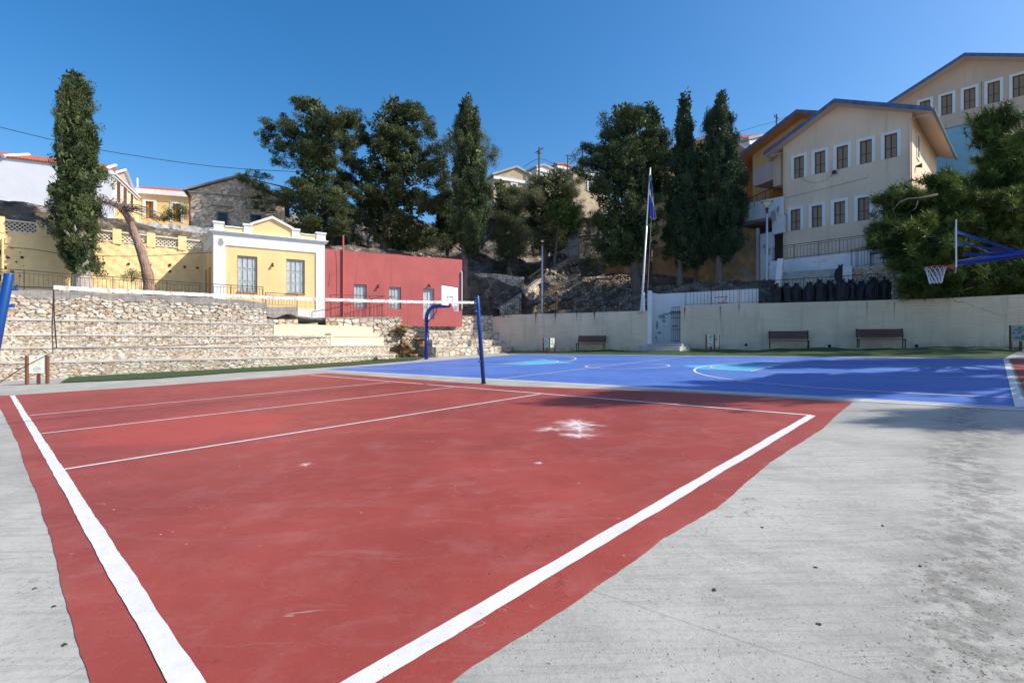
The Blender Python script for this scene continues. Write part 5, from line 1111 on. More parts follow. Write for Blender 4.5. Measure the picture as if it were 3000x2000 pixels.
railing('iron_railing', 'dark iron railing on top of the rubble wall in front of the yellow garden wall', pp1, pz(pp1, [-120,0,70,200,330,590,771], [785,788,791,803,811,830,841]), pz(pp1, [-120,0,170,400,560,771], [845,846,851,862,870,881]), [s_of(pp1, x) for x in (-60,70,208,331,413,489,586,677,770)], .155)
p2_ = Path([Vector(par.offset(-.2).at(t)) for t in np.linspace(s_of(par.offset(-.2), 776), s_of(par.offset(-.2), 872), 8)])
railing('iron_railing', 'short lower iron railing in front of the right window of the yellow building', p2_, pz(p2_, [776,870], [857,862]), pz(p2_, [776,870], [896,900]), [.02, p2_.L-.02], .155)
W1o = W1.offset(-.2); p3_ = Path([Vector(W1o.at(t)) for t in np.linspace(s_of(W1o, 967), W1o.L, 14)])
railing('iron_railing', 'iron railing on the stone wall in front of the dusty red building', p3_, pz(p3_, [967,1085,1260,1435], [863,866,872,877]), pz(p3_, [967,1435], [932,927]), [s_of(p3_, x) for x in (968,1083,1192,1270,1340)], .2, rail2=.55)
wlo = WL.offset(-.15); 
railing('iron_railing', 'dark iron fence on the cream wall left of the flagpole', wlo, pz(wlo, [1435,1560,1750,1903], [877,870,862,855]), lambda t: zWL(t)-.0, [s_of(wlo, x) for x in (1437,1480,1573,1627,1688,1745,1811,1854,1898)], .2, rail2=0, over=.1)
wro = WR.offset(-.15); p5_ = Path([Vector(wro.at(t)) for t in np.linspace(s_of(wro, 2006), s_of(wro, 2700), 40)])
railing('iron_railing', 'dark iron railing along the top of the shaded wall in front of the black bags', p5_, pz(p5_, [2006,2167,2259,2570,2700], [841,828,822,802,796]), lambda t: zWR(s_of(WR, float(PX0+FPX*p5_.at(t)[0]/p5_.at(t)[1])))-.0, [s_of(p5_, x) for x in (2007,2083,2166,2258,2354,2460,2571,2680)], .22, rail2=.0, over=.03)
fto = Path([FT(FT.s_at(2262), -.12, 0).xy, FT(FT.L+2.2, -.12, 0).xy])
zr_ = FT.z_at(2391, 751); railing('iron_railing', 'iron railing on the white terrace wall below the school windows', fto, lambda t: zr_+1.0, lambda t: zr_, [.02, 1.4, 2.9, 4.1, 5.6, 7.0], .21)
fl_ = Path([FLd(.05, -.05, 0).xy, FLd(FLd.L, -.05, 0).xy]); zl_ = FLd.z_at(2550, 779)
railing('iron_railing', 'iron railing of the stone landing beside the pine', fl_, lambda t: zl_+1.15, lambda t: zl_, [.02, .35, 1.8, 3.2], .17)
sr = SPp.offset(.02); railing('iron_railing', 'thin iron handrail climbing the rocky stair ramp', sr, lambda t: zsl(t)+1.0, lambda t: zsl(t)+.05, [0.05, 1.6, 3.2, 4.8, 6.4], .5)

# iron gate in the gap
ga, gb_ = rline(1968, .35), rline(1996, .35); Fq = Fac(ga, gb_); gate = empty('iron_gate', (*ga, gz(*ga)), 'tall narrow dark iron bar gate in the gap of the cream wall', 'gate')
q = MB(); zt, z0_ = Fq.z_at(1980, 899), Fq.z_at(1980, 1000)
for k in range(5): q.fbox(Fq, Fq.L*k/5, Fq.L*k/5+.025, 0, .02, z0_, zt)
q.build('bars', M['iron'], gate); q = MB()
for z in (z0_, Fq.z_at(1980, 966), Fq.z_at(1980, 932), zt-.04): q.fbox(Fq, -.03, Fq.L, .021, .045, z, z+.04)
q.build('gate_frame', M['iron'], gate); q = MB(); q.fbox(Fq, .02, .38, .05, .09, Fq.z_at(1975, 957), Fq.z_at(1975, 954)); q.build('latch', M['iron'], gate)
# low entrance steps
e0, e1 = XY(1905, 38.6), XY(1998, 36.6); Fe = Fac(e0, e1); es = empty('entrance_steps', (*Fe(1,.5,0).xy, .8), 'three low worn concrete steps before the iron gate', 'steps')
zb_ = gz(*e0)
for k, (a, b, o0, h) in enumerate(((-.9, Fe.L+.5, 1.15, .16), (-.45, Fe.L+.25, .7, .34), (-.1, Fe.L+.1, .25, .52))):
    q = MB(); q.fbox(Fe, a, b, -.6, o0, zb_-.2, zb_+h); q.build('step', M['step'], es, bevel=.03)

# ---------- benches ----------
M['bench_wood'] = flat('dark_red_brown_slats', (.115,.035,.025), .45, var=.25, bump=.3)
def bench(length, label):
    B = empty('park_bench', (0,0,0), label, 'bench', 'slatted benches along the wall'); LOCAL.add(B.name); h = length/2
    q = MB()
    for k in range(4): q.box(-h, h, -.30+.0+k*.115, -.30+.1+k*.115, .43, .465)
    q.build('seat', M['bench_wood'], B, bevel=.006)
    q = MB()
    for k in range(4): z = .56+k*.105; y = .2+k*.03; q.hexa([(-h,y,z),(h,y,z),(h,y+.03,z),(-h,y+.03,z),(-h,y+.026,z+.09),(h,y+.026,z+.09),(h,y+.056,z+.09),(-h,y+.056,z+.09)])
    q.build('backrest', M['bench_wood'], B, bevel=.006)
    for sx in (-1, 1):
        x = sx*(h-.05); q = MB(); q.tube([(x,-.27,0),(x,-.29,.38),(x,-.27,.42),(x,.16,.42),(x,.2,.5),(x,.33,1.0)], .026, 6); q.tube([(x,.13,.41),(x,.22,0)], .026, 6); q.tube([(x,-.29,.42),(x,-.33,.44)], .026, 6); q.build('leg_frame', M['iron'], B)
    return B
def put_bench(px0, px1, pyb, Y, label, sc=1):
    Y = (43.74-.80)/(1+.475*((px0+px1)/2-PX0)/FPX); c = XY((px0+px1)/2, Y); d = Vector((.903, -.43)); a, b = XY(px0, Y), XY(px1, Y); Lb = (b-a).length*1.0/ (0.903+.43*((px0+px1)/2-PX0)/FPX)
    B = bench(Lb/sc, label); B.location = (c.x, c.y, gz(*c)+.10); B.rotation_euler = (0, 0, math.atan2(-.43, .903)); B.scale = (sc, sc, sc); return B
put_bench(1690, 1772, 1028, 40.6, 'slatted bench left of the flagpole, first of three from the left', 1.1)
put_bench(2251, 2370, 1028, 34.9, 'slatted bench right of the double info board, middle of the three', 1.12)
put_bench(2509, 2650, 1028, 31.6, 'longest slatted bench, furthest right of the three in deep shade', 1.12)

# ---------- info boards ----------
M['post_wood'] = flat('stained_brown_post', (.17,.055,.03), .55, var=.25, bump=.3); M['panel_w'] = flat('pale_sign_panel', (.66,.68,.60), .5); M['ink'] = flat('grey_print', (.18,.2,.18), .6); M['ink_y'] = flat('yellow_print', (.62,.55,.25), .6); M['ink_g'] = flat('green_print', (.08,.27,.14), .6); M['ink_b'] = flat('blue_print', (.12,.25,.38), .6)
def sign_panel(B, F, s0, s1, z0, z1, kind):
    q = MB(); q.fbox(F, s0, s1, -.012, .012, z0, z1); p = q.build('panel', M['panel_w'], B)
    W_, H_ = s1-s0, z1-z0; r = random.Random(kind*7+1)
    if kind == 0:
        q = MB()
        for k in range(5):
            for j in range(2): x = s0+W_*(.16+.3*j+(.06 if j else 0)); q.fbox(F, x, x+W_*.22*r.uniform(.7,1.2), .0125, .014, z1-H_*(.33+.05*k), z1-H_*(.305+.05*k))
        q.build('printed_lines', M['ink_y'], p); q = MB(); q.fbox(F, s0+W_*.38, s0+W_*.5, .0125, .014, z1-H_*.14, z1-H_*.07)
        q.tube([F((s0+s1)/2+W_*.22*math.cos(a), .015, z0+H_*.24+H_*.11*math.sin(a)) for a in [k*math.pi/12 for k in range(25)]], .006, 4)
        q.fbox(F, (s0+s1)/2-W_*.15, (s0+s1)/2+W_*.15, .0125, .014, z0+H_*.22, z0+H_*.26); q.build('emblem', M['ink'], p)
    else:
        for mt, n in ((M['ink_g'], 5), (M['ink_b'], 3), (M['ink'], 5)):
            q = MB()
            for k in range(n): x = s0+W_*r.uniform(.08,.6); z = z0+H_*r.uniform(.08,.85); q.fbox(F, x, x+W_*r.uniform(.1,.3), .0125, .0135+.0004*k, z, z+H_*r.uniform(.03,.09))
            q.build('print', mt, p)
def info(px0, px1, Y0, Y1, pyT, pyB, label, kind, thick=.045, binp=True, extra=None):
    a, b = XY(px0, Y0), XY(px1, Y1); F = Fac(a, b); z0 = gz(*a); B = empty('information_board', (*((a+b)/2), z0), label, 'information board', 'small boards on brown posts')
    zt = F.z_at((px0+px1)/2, pyT); zbm = F.z_at((px0+px1)/2, pyB); L = F.L
    for s in (0, L): q = MB(); q.tube([F(s, 0, z0-.1), F(s, 0, zt+.01)], thick, 8); q.build('post', M['post_wood'], B)
    sign_panel(B, F, thick, L-thick, zbm, zt, kind)
    if binp: q = MB(); q.fbox(F, L*.48, L*.48+.09, -.04, .04, z0-.1, zbm-.0); q.build('centre_post', M['wood'], B)
    return B, F, z0, zt, zbm
info(79, 139, 19.7, 20.0, 1042, 1093, 'small pale notice board on brown posts before the stone tiers at far left', 0, .055)
def double(px, ws, Y, pyT, pyB, label, kind):
    B, F, z0, zt, zbm = info(px, px+ws, Y, Y-.1, pyT, pyB, label, kind, .05)
    F2 = Fac(F(F.L, 0, 0).xy, F(F.L+.35, -.35, 0).xy); q = MB(); q.tube([F2(F2.L, 0, z0-.1), F2(F2.L, 0, zt)], .035, 8); q.build('post', M['post_wood'], B); sign_panel(B, F2, .04, F2.L-.03, zbm, zt, kind+3)
double(1592, 18, 40.5, 990, 1018, 'small two sided map board before the cream wall near the stone steps', 1)
double(2069, 24, 34.5, 980, 1014, 'two sided map board with green print right of the iron gate', 2)
info(2961, 3020, 27.5, 26.0, 952, 1000, 'shaded notice board on brown posts at the right edge under the pine', 3, .06)

# ---------- black bags ----------
def m_bag():
    n = N('black_plastic'); a = n.noise(7, 5, .7, None, 1.2); b = n.noise(20, 4, .6); return n.done((.012,.013,.018), n.m('MULTIPLY_ADD', b, .2, .22), n.m('ADD', a, n.m('MULTIPLY', b, .4)), .9, .05)
M['bag'] = m_bag()
def bag_mesh(seed):
    r = np.random.default_rng(seed); nu, nv = 28, 22; V = []; ph = r.uniform(0, 6, 6)
    for j in range(nv+1):
        t = j/nv; z = t*1.08; rad = .31*(1-.07*math.cos(t*7+ph[0])); u_ = max(0, (t-.62)/.30); rad *= max(.12, math.sqrt(max(0, 1-min(1, u_)**2.4)))
        if t < .08: rad *= .75+.25*t/.08
        if t > .93: rad = .05+.11*(t-.93)/.07
        for i in range(nu):
            a = 2*math.pi*i/nu; k = 1+.10*math.sin(a*3+ph[1]+t*3)+.06*math.sin(a*7+ph[2]-t*5)+.05*math.sin(a*11+ph[3])*(.5+t)+.03*r.normal()
            V.append((rad*k*math.cos(a)+.04*math.sin(t*3+ph[4]), rad*k*math.sin(a)*.9, z+(.05*math.sin(a*5+ph[5]) if t > .9 else 0)))
    idx = np.arange((nv+1)*nu).reshape(nv+1, nu); F = np.stack([idx[:-1], np.roll(idx[:-1], -1, 1), np.roll(idx[1:], -1, 1), idx[1:]], -1).reshape(-1, 4); return V, F
bags = [2275,2305,2335,2370,2402,2432,2465,2492,2522,2556,2596,2630,2662,2695]
where = ['first in the row, beside the white stair wall','second from the left in the row','third from the left in the row','fourth from the left, tied with a shiny top','fifth from the left, below the stairs','sixth from the left, below the stairs','seventh from the left, large and shiny','eighth from the left, below the white newel wall','ninth in the row, before the stone landing','tenth in the row, twisted and glossy','eleventh in the row, with a torn flap','twelfth in the row, in the pine shade','thirteenth in the row, in the pine shade','last in the row, nearly lost in the pine shade']
for k, px in enumerate(bags):
    p = rline(px, .9+.3*(k % 3)*.7); zt = zWR(s_of(WR, px)); V, Fv = bag_mesh(300+k); o = np_mesh('rubbish_bag', V, Fv, M['bag'], smooth=True); sc = random.uniform(.98, 1.18); o.location = (p.x, p.y, zt-.04); o.scale = (sc*1.05, sc*1.05, sc*random.uniform(1.12,1.3)); o.rotation_euler = (0, 0, random.uniform(0, 6))
    tag(o, 'full black plastic bag, '+where[k], 'rubbish bag', 'black bags standing behind the railing')
p = XY(2462, 35.3); V, Fv = bag_mesh(350); o = np_mesh('rubbish_bag', V, Fv, M['bag'], smooth=True); o.location = (p.x, p.y, ZP(835, 35.3)); o.scale = (.9,.9,1.15); tag(o, 'black plastic bag standing higher on the stairs by the white newel wall', 'rubbish bag', 'black bags standing behind the railing')

# ---------- flagpole, flag and lamp posts ----------
pb, pt_ = P(1879, 906, 38.7), P(1905, 494, 38.9); fp = empty('flagpole', tuple(pb), 'tall slightly leaning silver flagpole rising from the corner of the cream wall', 'flagpole')
q = MB(); q.tube([P(1873, 918, 38.7), pb, pt_], [.085, .085, .05], 12); q.build('pole', M['metal'], fp, smooth=True)
q = MB(); q.tube([P(1886, 912, 38.6), P(1885, 857, 38.6)], .09, 8); q.tube([P(1878,880,38.6), P(1892,880,38.6)], .02, 6); q.tube([P(1876,906,38.6), P(1890,906,38.6)], .02, 6); q.build('pole_bracket', M['white'], fp)
q = MB(); q.tube([P(1907,500,38.7), P(1908,640,38.7), P(1905,700,38.6), P(1897,860,38.6)], .012, 5); q.build('halyard', flat('pale_rope', (.4,.38,.35), .9), fp)
q = MB(); q.tube([pt_, pt_+Vector((0,0,.06))], .06, 8); q.build('finial', M['metal'], fp)
def m_flag():
    n = N('flag_cloth'); x, y, z = n.sep()[:3]; d = n.m('ADD', n.m('MULTIPLY', z, 1.0), n.m('MULTIPLY', x, 2.8)); w = n.noise(2, 3)
    f1 = n.ramp(n.m('ABSOLUTE', n.m('SUBTRACT', d, 1.72)), .24, .2); f2 = n.ramp(n.m('ABSOLUTE', n.m('SUBTRACT', n.m('SUBTRACT', z, n.m('MULTIPLY', x, 2.5)), 2.4)), .12, .08)
    col = n.mix(f1, (.025,.075,.42), (.70,.74,.82)); col = n.mix(n.m('MULTIPLY', f2, .8), col, (.55,.6,.75)); return n.done(col, .8, w, .2, .02)
def flag():
    V = []; nu, nv = 14, 40; H = 2.75
    for j in range(nv+1):
        t = j/nv; wd = .06+.36*t**.9
        for i in range(nu+1):
            u = i/nu; V.append((u*wd+.02*math.sin(t*9+u*5), .10*math.sin(u*13+t*3)*(1-.3*t), H*(1-t)-(.12*math.sin(u*math.pi)+.1*u if t > .9 else 0)*(t-.9)*10 + .12*u*(1-t)))
    idx = np.arange((nv+1)*(nu+1)).reshape(nv+1, nu+1); F = np.stack([idx[:-1,:-1], idx[:-1,1:], idx[1:,1:], idx[1:,:-1]], -1).reshape(-1, 4)
    B = P(1903, 635, 38.7); fl = empty('flag', tuple(B), 'limp blue flag with white band, dark emblem and gold fringe hanging on the pole', 'flag'); LOCAL.add(fl.name)
    o = np_mesh('cloth', V, F, m_flag(), fl, smooth=True)
    fr = MB(); fr.tube([Vector(V[idx[nv, i]])-Vector((0,.0,.01)) for i in range(nu+1)], .022, 5); fr.tube([Vector(V[idx[j, nu]]) for j in range(nv, 4, -1)], .012, 5); fr.build('fringe', flat('gold_fringe', (.55,.36,.06), .7), fl)
    em = MB(); em.tube([(.08,-.13,1.33),(.16,-.14,1.42),(.13,-.14,1.55),(.2,-.13,1.6)], .03, 6); em.tube([(.06,-.13,1.45),(.22,-.13,1.4)], .022, 6); em.build('emblem', flat('dark_emblem', (.06,.05,.04), .7), fl)
flag()
def lamp_post(px, pyb, pyt, Y, label, kind):
    b, t = P(px-1 if kind == 0 else px, pyb, Y), P(px, pyt, Y); B = empty('lamp_post', tuple(b), label, 'lamp post'); q = MB(); q.tube([b-Vector((0,0,.4)), b.lerp(t, .05), t], [.10, .09, .065], 12); q.build('pole', M['metal'], B, smooth=True)
    if kind == 0:
        q = MB(); q.tube([t, t+Vector((0,0,.16))], .09, 8); q.build('red_band', flat('orange_red_band', (.4,.08,.03), .5), B); q = MB(); q.lathe(t+Vector((0,0,.16)), [(.05,0),(.12,.08),(.05,.16),(.05,.3),(.15,.34),(.04,.42)], 12); q.build('lantern', M['iron'], B)
        q = MB(); q.lathe(t+Vector((0,0,.46)), [(.11,-.12),(.12,0),(.02,.06)], 12); q.build('lamp_glass', M['panel_w'], B)
    else:
        q = MB(); q.tube([t, t+Vector((0,0,.2))], .085, 8); q.build('red_band', flat('dark_red_band', (.2,.02,.02), .5), B); q = MB(); q.lathe(t+Vector((0,0,.2)), [(.07,0),(.12,.1),(.07,.2)], 12); q.build('neck', M['iron'], B)
        q = MB(); q.lathe(t+Vector((0,0,.4)), [(.12,0),(.2,.12),(.33,.42)], 16); q.build('lamp_shade', flat('cream_lamp_glass', (.62,.58,.42), .4), B, smooth=True); q = MB(); q.lathe(t+Vector((0,0,.82)), [(.42,0),(.4,.04),(.05,.12)], 16); q.build('lamp_cap', M['panel_w'], B)
lamp_post(1589, 925, 722, 44.2, 'slim silver lamp post with small dark lantern behind the iron fence', 0)
lamp_post(2247, 826, 626, 39.6, 'silver lamp post with cream cone shade beside the staircase', 1)

# ---------- basketball hoops ----------
M['bluepaint'] = flat('glossy_blue_paint', (.006,.035,.28), .3, var=.15); M['bluepost'] = flat('blue_post_paint', (.005,.06,.26), .32, var=.15, bump=.1); M['orange_rim'] = flat('orange_red_rim', (.62,.09,.025), .45); M['board'] = flat('white_backboard', (.82,.83,.84), .35, var=.02); M['black_line'] = flat('black_marking', (.015,.015,.015), .5); M['cord'] = flat('white_cord', (.78,.78,.78), .8)
def hoop_net(B, c, r0, r1, h, n=12, rows=5, tr=.007, wind=(0,0)):
    q = MB()
    for sgn in (1, -1):
        for k in range(n):
            pts = []
            for j in range(rows*2+1):
                t = j/(rows*2); rr = r0+(r1-r0)*t**.7; a = 2*math.pi*(k+sgn*t*rows*.5)/n; pts.append(Vector((c.x+rr*math.cos(a)+wind[0]*t*t, c.y+rr*math.sin(a)+wind[1]*t*t, c.z-h*t)))
            q.tube(pts, tr, 4, False)
    return q.build('net', M['cord'], B)
def hoop(name, base_, top_arm, bc, face, bw, bh, rim_r, label, pole_r=.10, net=None, brace=True):
    """bc: backboard centre, face: unit vector the board faces"""
    B = empty(name, tuple(base_), label, 'basketball hoop', 'basketball hoops'); f = Vector(face).normalized(); side = Vector((f.y, -f.x, 0)); up = Vector((0,0,1)); back = bc-f*.03
    hx = MB()
    def bx(c0, c1, z0, z1, o0, o1, mat, nm, par_):
        m_ = MB(); P_ = lambda s, o, z: bc+side*s+f*o+up*z; m_.hexa([P_(c0,o0,z0),P_(c1,o0,z0),P_(c1,o1,z0),P_(c0,o1,z0),P_(c0,o0,z1),P_(c1,o0,z1),P_(c1,o1,z1),P_(c0,o1,z1)]); return m_.build(nm, mat, par_)
    bd_ = bx(-bw/2, bw/2, -bh/2, bh/2, -.03, .0, M['board'], 'backboard', B)
    m_ = MB(); P_ = lambda s, o, z: bc+side*s+f*o+up*z
    def fr(a, b, c, d, w):
        for (s0, s1, z0, z1) in ((a, b, c, c+w), (a, b, d-w, d), (a, a+w, c+w, d-w), (b-w, b, c+w, d-w)): m_.hexa([P_(s0,.001,z0),P_(s1,.001,z0),P_(s1,.006,z0),P_(s0,.006,z0),P_(s0,.001,z1),P_(s1,.001,z1),P_(s1,.006,z1),P_(s0,.006,z1)])
    fr(-bw/2, bw/2, -bh/2, bh/2, .03); fr(-.28, .28, -bh/2+.13, -bh/2+.58, .05); m_.build('board_marking', M['black_line'], bd_)
    zr = -bh/2+.13; rc_ = bc+f*(.15+rim_r)+up*zr
    m_ = MB(); m_.tube([rc_+side*math.cos(a)*rim_r+f*math.sin(a)*rim_r for a in [2*math.pi*k/28 for k in range(29)]], .014, 6, False)
    m_.hexa([P_(-.12,.0,zr-.1),P_(.12,.0,zr-.1),P_(.09,.16,zr-.03),P_(-.09,.16,zr-.03),P_(-.12,.0,zr+.03),P_(.12,.0,zr+.03),P_(.09,.16,zr+.015),P_(-.09,.16,zr+.015)]); m_.build('rim', M['orange_rim'], B)
    net(B, rc_, rim_r)
    return B, back, side, f, up
S1 = P(1249, 1052, 30.5*1.12); bc1 = P(1318, 867, 33.2)
h1f = ((BC(.08, .5)-BC(0, .5)).normalized()); h1f = Vector((.86, -.50, 0)).normalized()
B, back, side, f, up = hoop('basketball_hoop', S1, None, bc1, h1f, 1.62, 1.18, .235, 'far basketball hoop on a curved blue pole, white board before the red building', net=lambda B, c, r: hoop_net(B, c, r, .11, .46, wind=(.10, -.0)))
q = MB(); A_ = Vector((S1.x, S1.y, gz(S1.x, S1.y))); Tz = P(1249, 905, 34).z; endp = back-up*.52+f*-.02
pts = [A_-up*.1, Vector((A_.x, A_.y, Tz-.6))]; 
for k in range(9): a = k/8*math.pi/2; e = Vector((A_.x, A_.y, Tz-.6)); dirv = Vector((endp.x-A_.x, endp.y-A_.y, 0)).normalized(); pts.append(e+dirv*(.75*(1-math.cos(a)))+up*(.75*math.sin(a)))
z_end = pts[-1].z; pts.append(Vector((endp.x, endp.y, z_end)))
q.tube(pts, .115, 14); q.build('pole', M['bluepaint'], B, smooth=True)
q = MB(); e = Vector((endp.x, endp.y, z_end)); q.tube([e, back+up*.35+side*.3], .03, 6); q.tube([e, back+up*.35-side*.3], .03, 6); q.tube([Vector((A_.x, A_.y, Tz-.9)), Vector((A_.x, A_.y, Tz-.9))+dirv*.75+up*.7, Vector((A_.x, A_.y, Tz-.9))+dirv*.75+up*1.0], .03, 6); q.build('brace', M['bluepaint'], B)
# near hoop, seen almost edge on
Y2 = 15.3; bc2 = P(2798, 725, Y2); f2 = Vector((-.88, -.2, 0)).normalized(); uu = (2798-PX0)/FPX; f2 = Vector((-1, -.0, 0)); vray = Vector((uu, 1, 0)).normalized(); side2 = Vector((vray.x, vray.y, 0)); ang = math.radians(.6); f2 = Vector((-side2.y, side2.x, 0)); f2 = Vector((f2.x*math.cos(ang)-f2.y*math.sin(ang), f2.x*math.sin(ang)+f2.y*math.cos(ang), 0))
bs2 = P(3150, 1130, Y2-.2)
bs2 = Vector((bc2.x, bc2.y, 0))-f2*4.2; bs2.z = gz(bs2.x, bs2.y)
B, back, side, f, up = hoop('basketball_hoop', bs2, None, bc2, f2, 1.5, 1.24, .25, 'near basketball hoop at right with blue arm and white board seen edge on', net=lambda B, c, r: hoop_net(B, c, r, .13, .45, 12, 4, .006))
q = MB(); e0_ = P(2806, 772, Y2); e0_ = back-f*.02-up*.43; far = e0_-f*4.0+up*.38; far = Vector((far.x, far.y, e0_.z+.30)); q.tube([e0_, e0_-f*1.2+up*.12, far-f*-.4, far, far-f*.2-up*.25, Vector((bs2.x, bs2.y, bs2.z-.1))], [.075,.09,.10,.11,.115,.115], 12); q.build('pole', M['bluepaint'], B, smooth=True)
q = MB(); j = e0_-f*1.25+up*.12
for s_ in (.35, -.35): q.tube([back+up*.42+side*s_*.25, j], .024, 6); q.tube([back+up*.12+side*s_*.25, j-up*.02], .02, 6)
q.tube([e0_-f*.1+up*.22, j-f*.1+up*.0], .03, 6); q.tube([e0_-f*1.9+up*.05, e0_-f*1.85-up*.25, e0_-f*2.5-up*.6], .045, 8); q.build('brace', M['bluepaint'], B)

# ---------- volleyball net and posts ----------
nb0 = Vector((-7.9*S, 8.57*S)); nd = Vector((.7125, .7017)).normalized()
tl0 = P(157, 842, 8.57); tr0 = P(1388, 886, 15.28)
def npt(t, z): p = tl0.lerp(tr0, t); return Vector((p.x, p.y, z))
topz = lambda t: tl0.z+(tr0.z-tl0.z)*t-.05*4*t*(1-t); botz = lambda t: P(170, 1019, 8.57).z*(1-t)+P(1380, 978, 15.25).z*t-.03*math.sin(t*9)
vn = empty('volleyball_net', tuple(npt(.5, 0)), 'long volleyball net with white tape stretched across the red court', 'net')
def m_tape():
    n = N('white_net_tape'); a = n.noise(1, 3, .7, n.map((9, 9, 18))); b = n.noise(1, 3, .7, n.map((30,30,9)))
    col = n.mix(n.m('MULTIPLY', n.ramp(a, .5, .55), n.ramp(b, .38, .5)), (.80,.80,.79), (.42,.38,.40)); return n.done(col, .8, a, .3, .01)
q = MB(); nT = 140
for k in range(nT):
    t0, t1 = k/nT, (k+1)/nT; w0, w1 = .035*math.sin(k*2.3)*.3, .035*math.sin((k+1)*2.3)*.3; hh = .062
    a, b = npt(t0, topz(t0)+w0*.3), npt(t1, topz(t1)+w1*.3); n_ = Vector((.7017,-.7125,0))*.008
    q.hexa([a-n_-up*hh*.5, b-n_-up*hh*.5, b+n_-up*hh*.5, a+n_-up*hh*.5, a-n_+up*hh*.5, b-n_+up*hh*.5, b+n_+up*hh*.5, a+n_+up*hh*.5])
q.build('top_tape', m_tape(), vn)
q = MB(); NV = 92
M['netcord'] = flat('thin_dark_net_cord', (.12,.11,.10), .9)
for k in range(NV+1):
    t = k/NV; z0, z1 = botz(t), topz(t)-.03; q.tube([npt(t+.0012*math.sin(k*1.7+j*2.1), z0+(z1-z0)*j/5)+Vector((.7,-.7,0))*.02*math.sin(k*.5+j) for j in range(6)], .0016, 3, False)
for j in range(1, 10): q.tube([npt(k/60, botz(k/60)+(topz(k/60)-botz(k/60))*j/10+.008*math.sin(k*1.3+j*2)) for k in range(61)], .0016, 3, False)
q.build('mesh', M['netcord'], vn)
q = MB(); q.tube([npt(k/60, botz(k/60)) for k in range(61)], .006, 4); q.build('bottom_cord', M['iron'], vn)
q = MB(); q.tube([npt(0, topz(0)), npt(.0008, (topz(0)+botz(0))/2), npt(.0040, botz(0))], .009, 5); q.tube([npt(0, topz(0)), npt(-.0022, botz(0)+.3), npt(-.001, botz(0)-.06), npt(-.018, botz(0)-.16), P(60, 1080, 8.3), P(-30, 1140, 8.1)], .007, 5); q.build('side_cord', M['iron'], vn)
q = MB(); q.tube([npt(1, topz(1)), npt(1.004, (topz(1)+botz(1))/2), npt(1.0, botz(1)), P(1398, 1020, 15.5), P(1413, 1070, 15.55)], .006, 5); q.build('side_cord', M['iron'], vn)
q = MB(); q.tube([npt(0, topz(0)), P(22, 838, 8.25)], .005, 4); q.tube([npt(1, topz(1)+.01), P(1396, 878, 15.5)], .008, 4); q.build('tension_cord', M['iron'], vn)
def vpost(base_, top_, r, label, knobs):
    B = empty('volleyball_post', tuple(base_), label, 'net post', 'blue posts of the volleyball net'); q = MB(); d = (top_-base_).normalized(); q.tube([base_-d*.06, top_, top_+d*.01], [r, r, r*.9], 16); q.build('post', M['bluepost'], B, smooth=True)
    for z, s_ in knobs: c = base_+d*z; q = MB(); o_ = Vector((s_*.712, s_*.70, 0)); q.tube([c, c+o_*(r+.05)], .022, 8); q.tube([c+o_*(r+.04)-up*.02, c+o_*(r+.04)+up*.03], .024, 8); q.build('hook', M['bluepost'], B)
    q = MB(); q.tube([base_-d*.02, base_+d*.03], r*1.25, 16); q.build('collar', M['iron'], B)
    return B
bL = P(-66, 1300, 8.05); bL.z = gz(bL.x, bL.y); vpost(bL, P(27, 803, 8.18), .058, 'leaning blue net post cut by the left edge of the photo', [(2.2, 1), (1.95, 1)])
bR = G(1417, 1124); vpost(bR, P(1398, 868, 15.55), .058, 'blue net post leaning left between the red and blue courts', [(2.22, -1), (2.0, -1), (.62, -1), (.9,-1)])

# ---------- trees ----------
def m_leaf(name, c, c2, rough=.6, trans=0):
    n = N(name); a = n.noise(.7, 3, .6); at = n.attr(); col = n.mix(n.ramp(a, .35, .65), c, c2); col = n.mix(1.0, col, at, 'MULTIPLY')
    m = n.done(col, rough, None, spec=.25)
    if trans:
        n.b.inputs['Transmission Weight'].default_value = 0
        t = n.t.nodes.new('ShaderNodeBsdfTranslucent'); n.put(t.inputs[0], col); mx = n.t.nodes.new('ShaderNodeMixShader'); mx.inputs[0].default_value = trans
        n.t.links.new(n.b.outputs[0], mx.inputs[1]); n.t.links.new(t.outputs[0], mx.inputs[2]); n.t.links.new(mx.outputs[0], n.out.inputs[0])
    return m
M['cyp'] = m_leaf('cypress_leaf', (.045,.072,.03), (.098,.13,.048), trans=.05); M['cyp2'] = m_leaf('dark_cypress_leaf', (.03,.06,.03), (.065,.10,.045), trans=.05)
M['olive'] = m_leaf('olive_leaf', (.10,.125,.055), (.18,.195,.10), .5, .15); M['euc'] = m_leaf('eucalyptus_leaf', (.10,.14,.085), (.14,.18,.11), .5, .2); M['pineleaf'] = m_leaf('pine_needle', (.036,.075,.024), (.11,.165,.04), .5, .2); M['bush'] = m_leaf('bush_leaf', (.08,.13,.03), (.14,.2,.05), .5, .2)
def m_bark(name, a, b):
    n = N(name); x = n.noise(1, 6, .7, n.map((9, 9, 1.6))); v = n.voro(1, n.map((7,7,2.5)), 'DISTANCE_TO_EDGE'); return n.done(n.mix(n.ramp(x, .3, .7), a, b), .95, n.m('ADD', x, v), 1, .04)
M['bark'] = m_bark('brown_bark', (.13,.09,.07), (.24,.19,.155)); M['bark_pale'] = m_bark('pale_grey_bark', (.36,.31,.27), (.52,.47,.42)); M['bark_red'] = m_bark('reddish_pine_bark', (.20,.115,.085), (.36,.25,.19)); M['bark_dark'] = m_bark('dark_bark', (.09,.075,.06), (.17,.14,.12))
DENS, LSZ = 1.55, .62
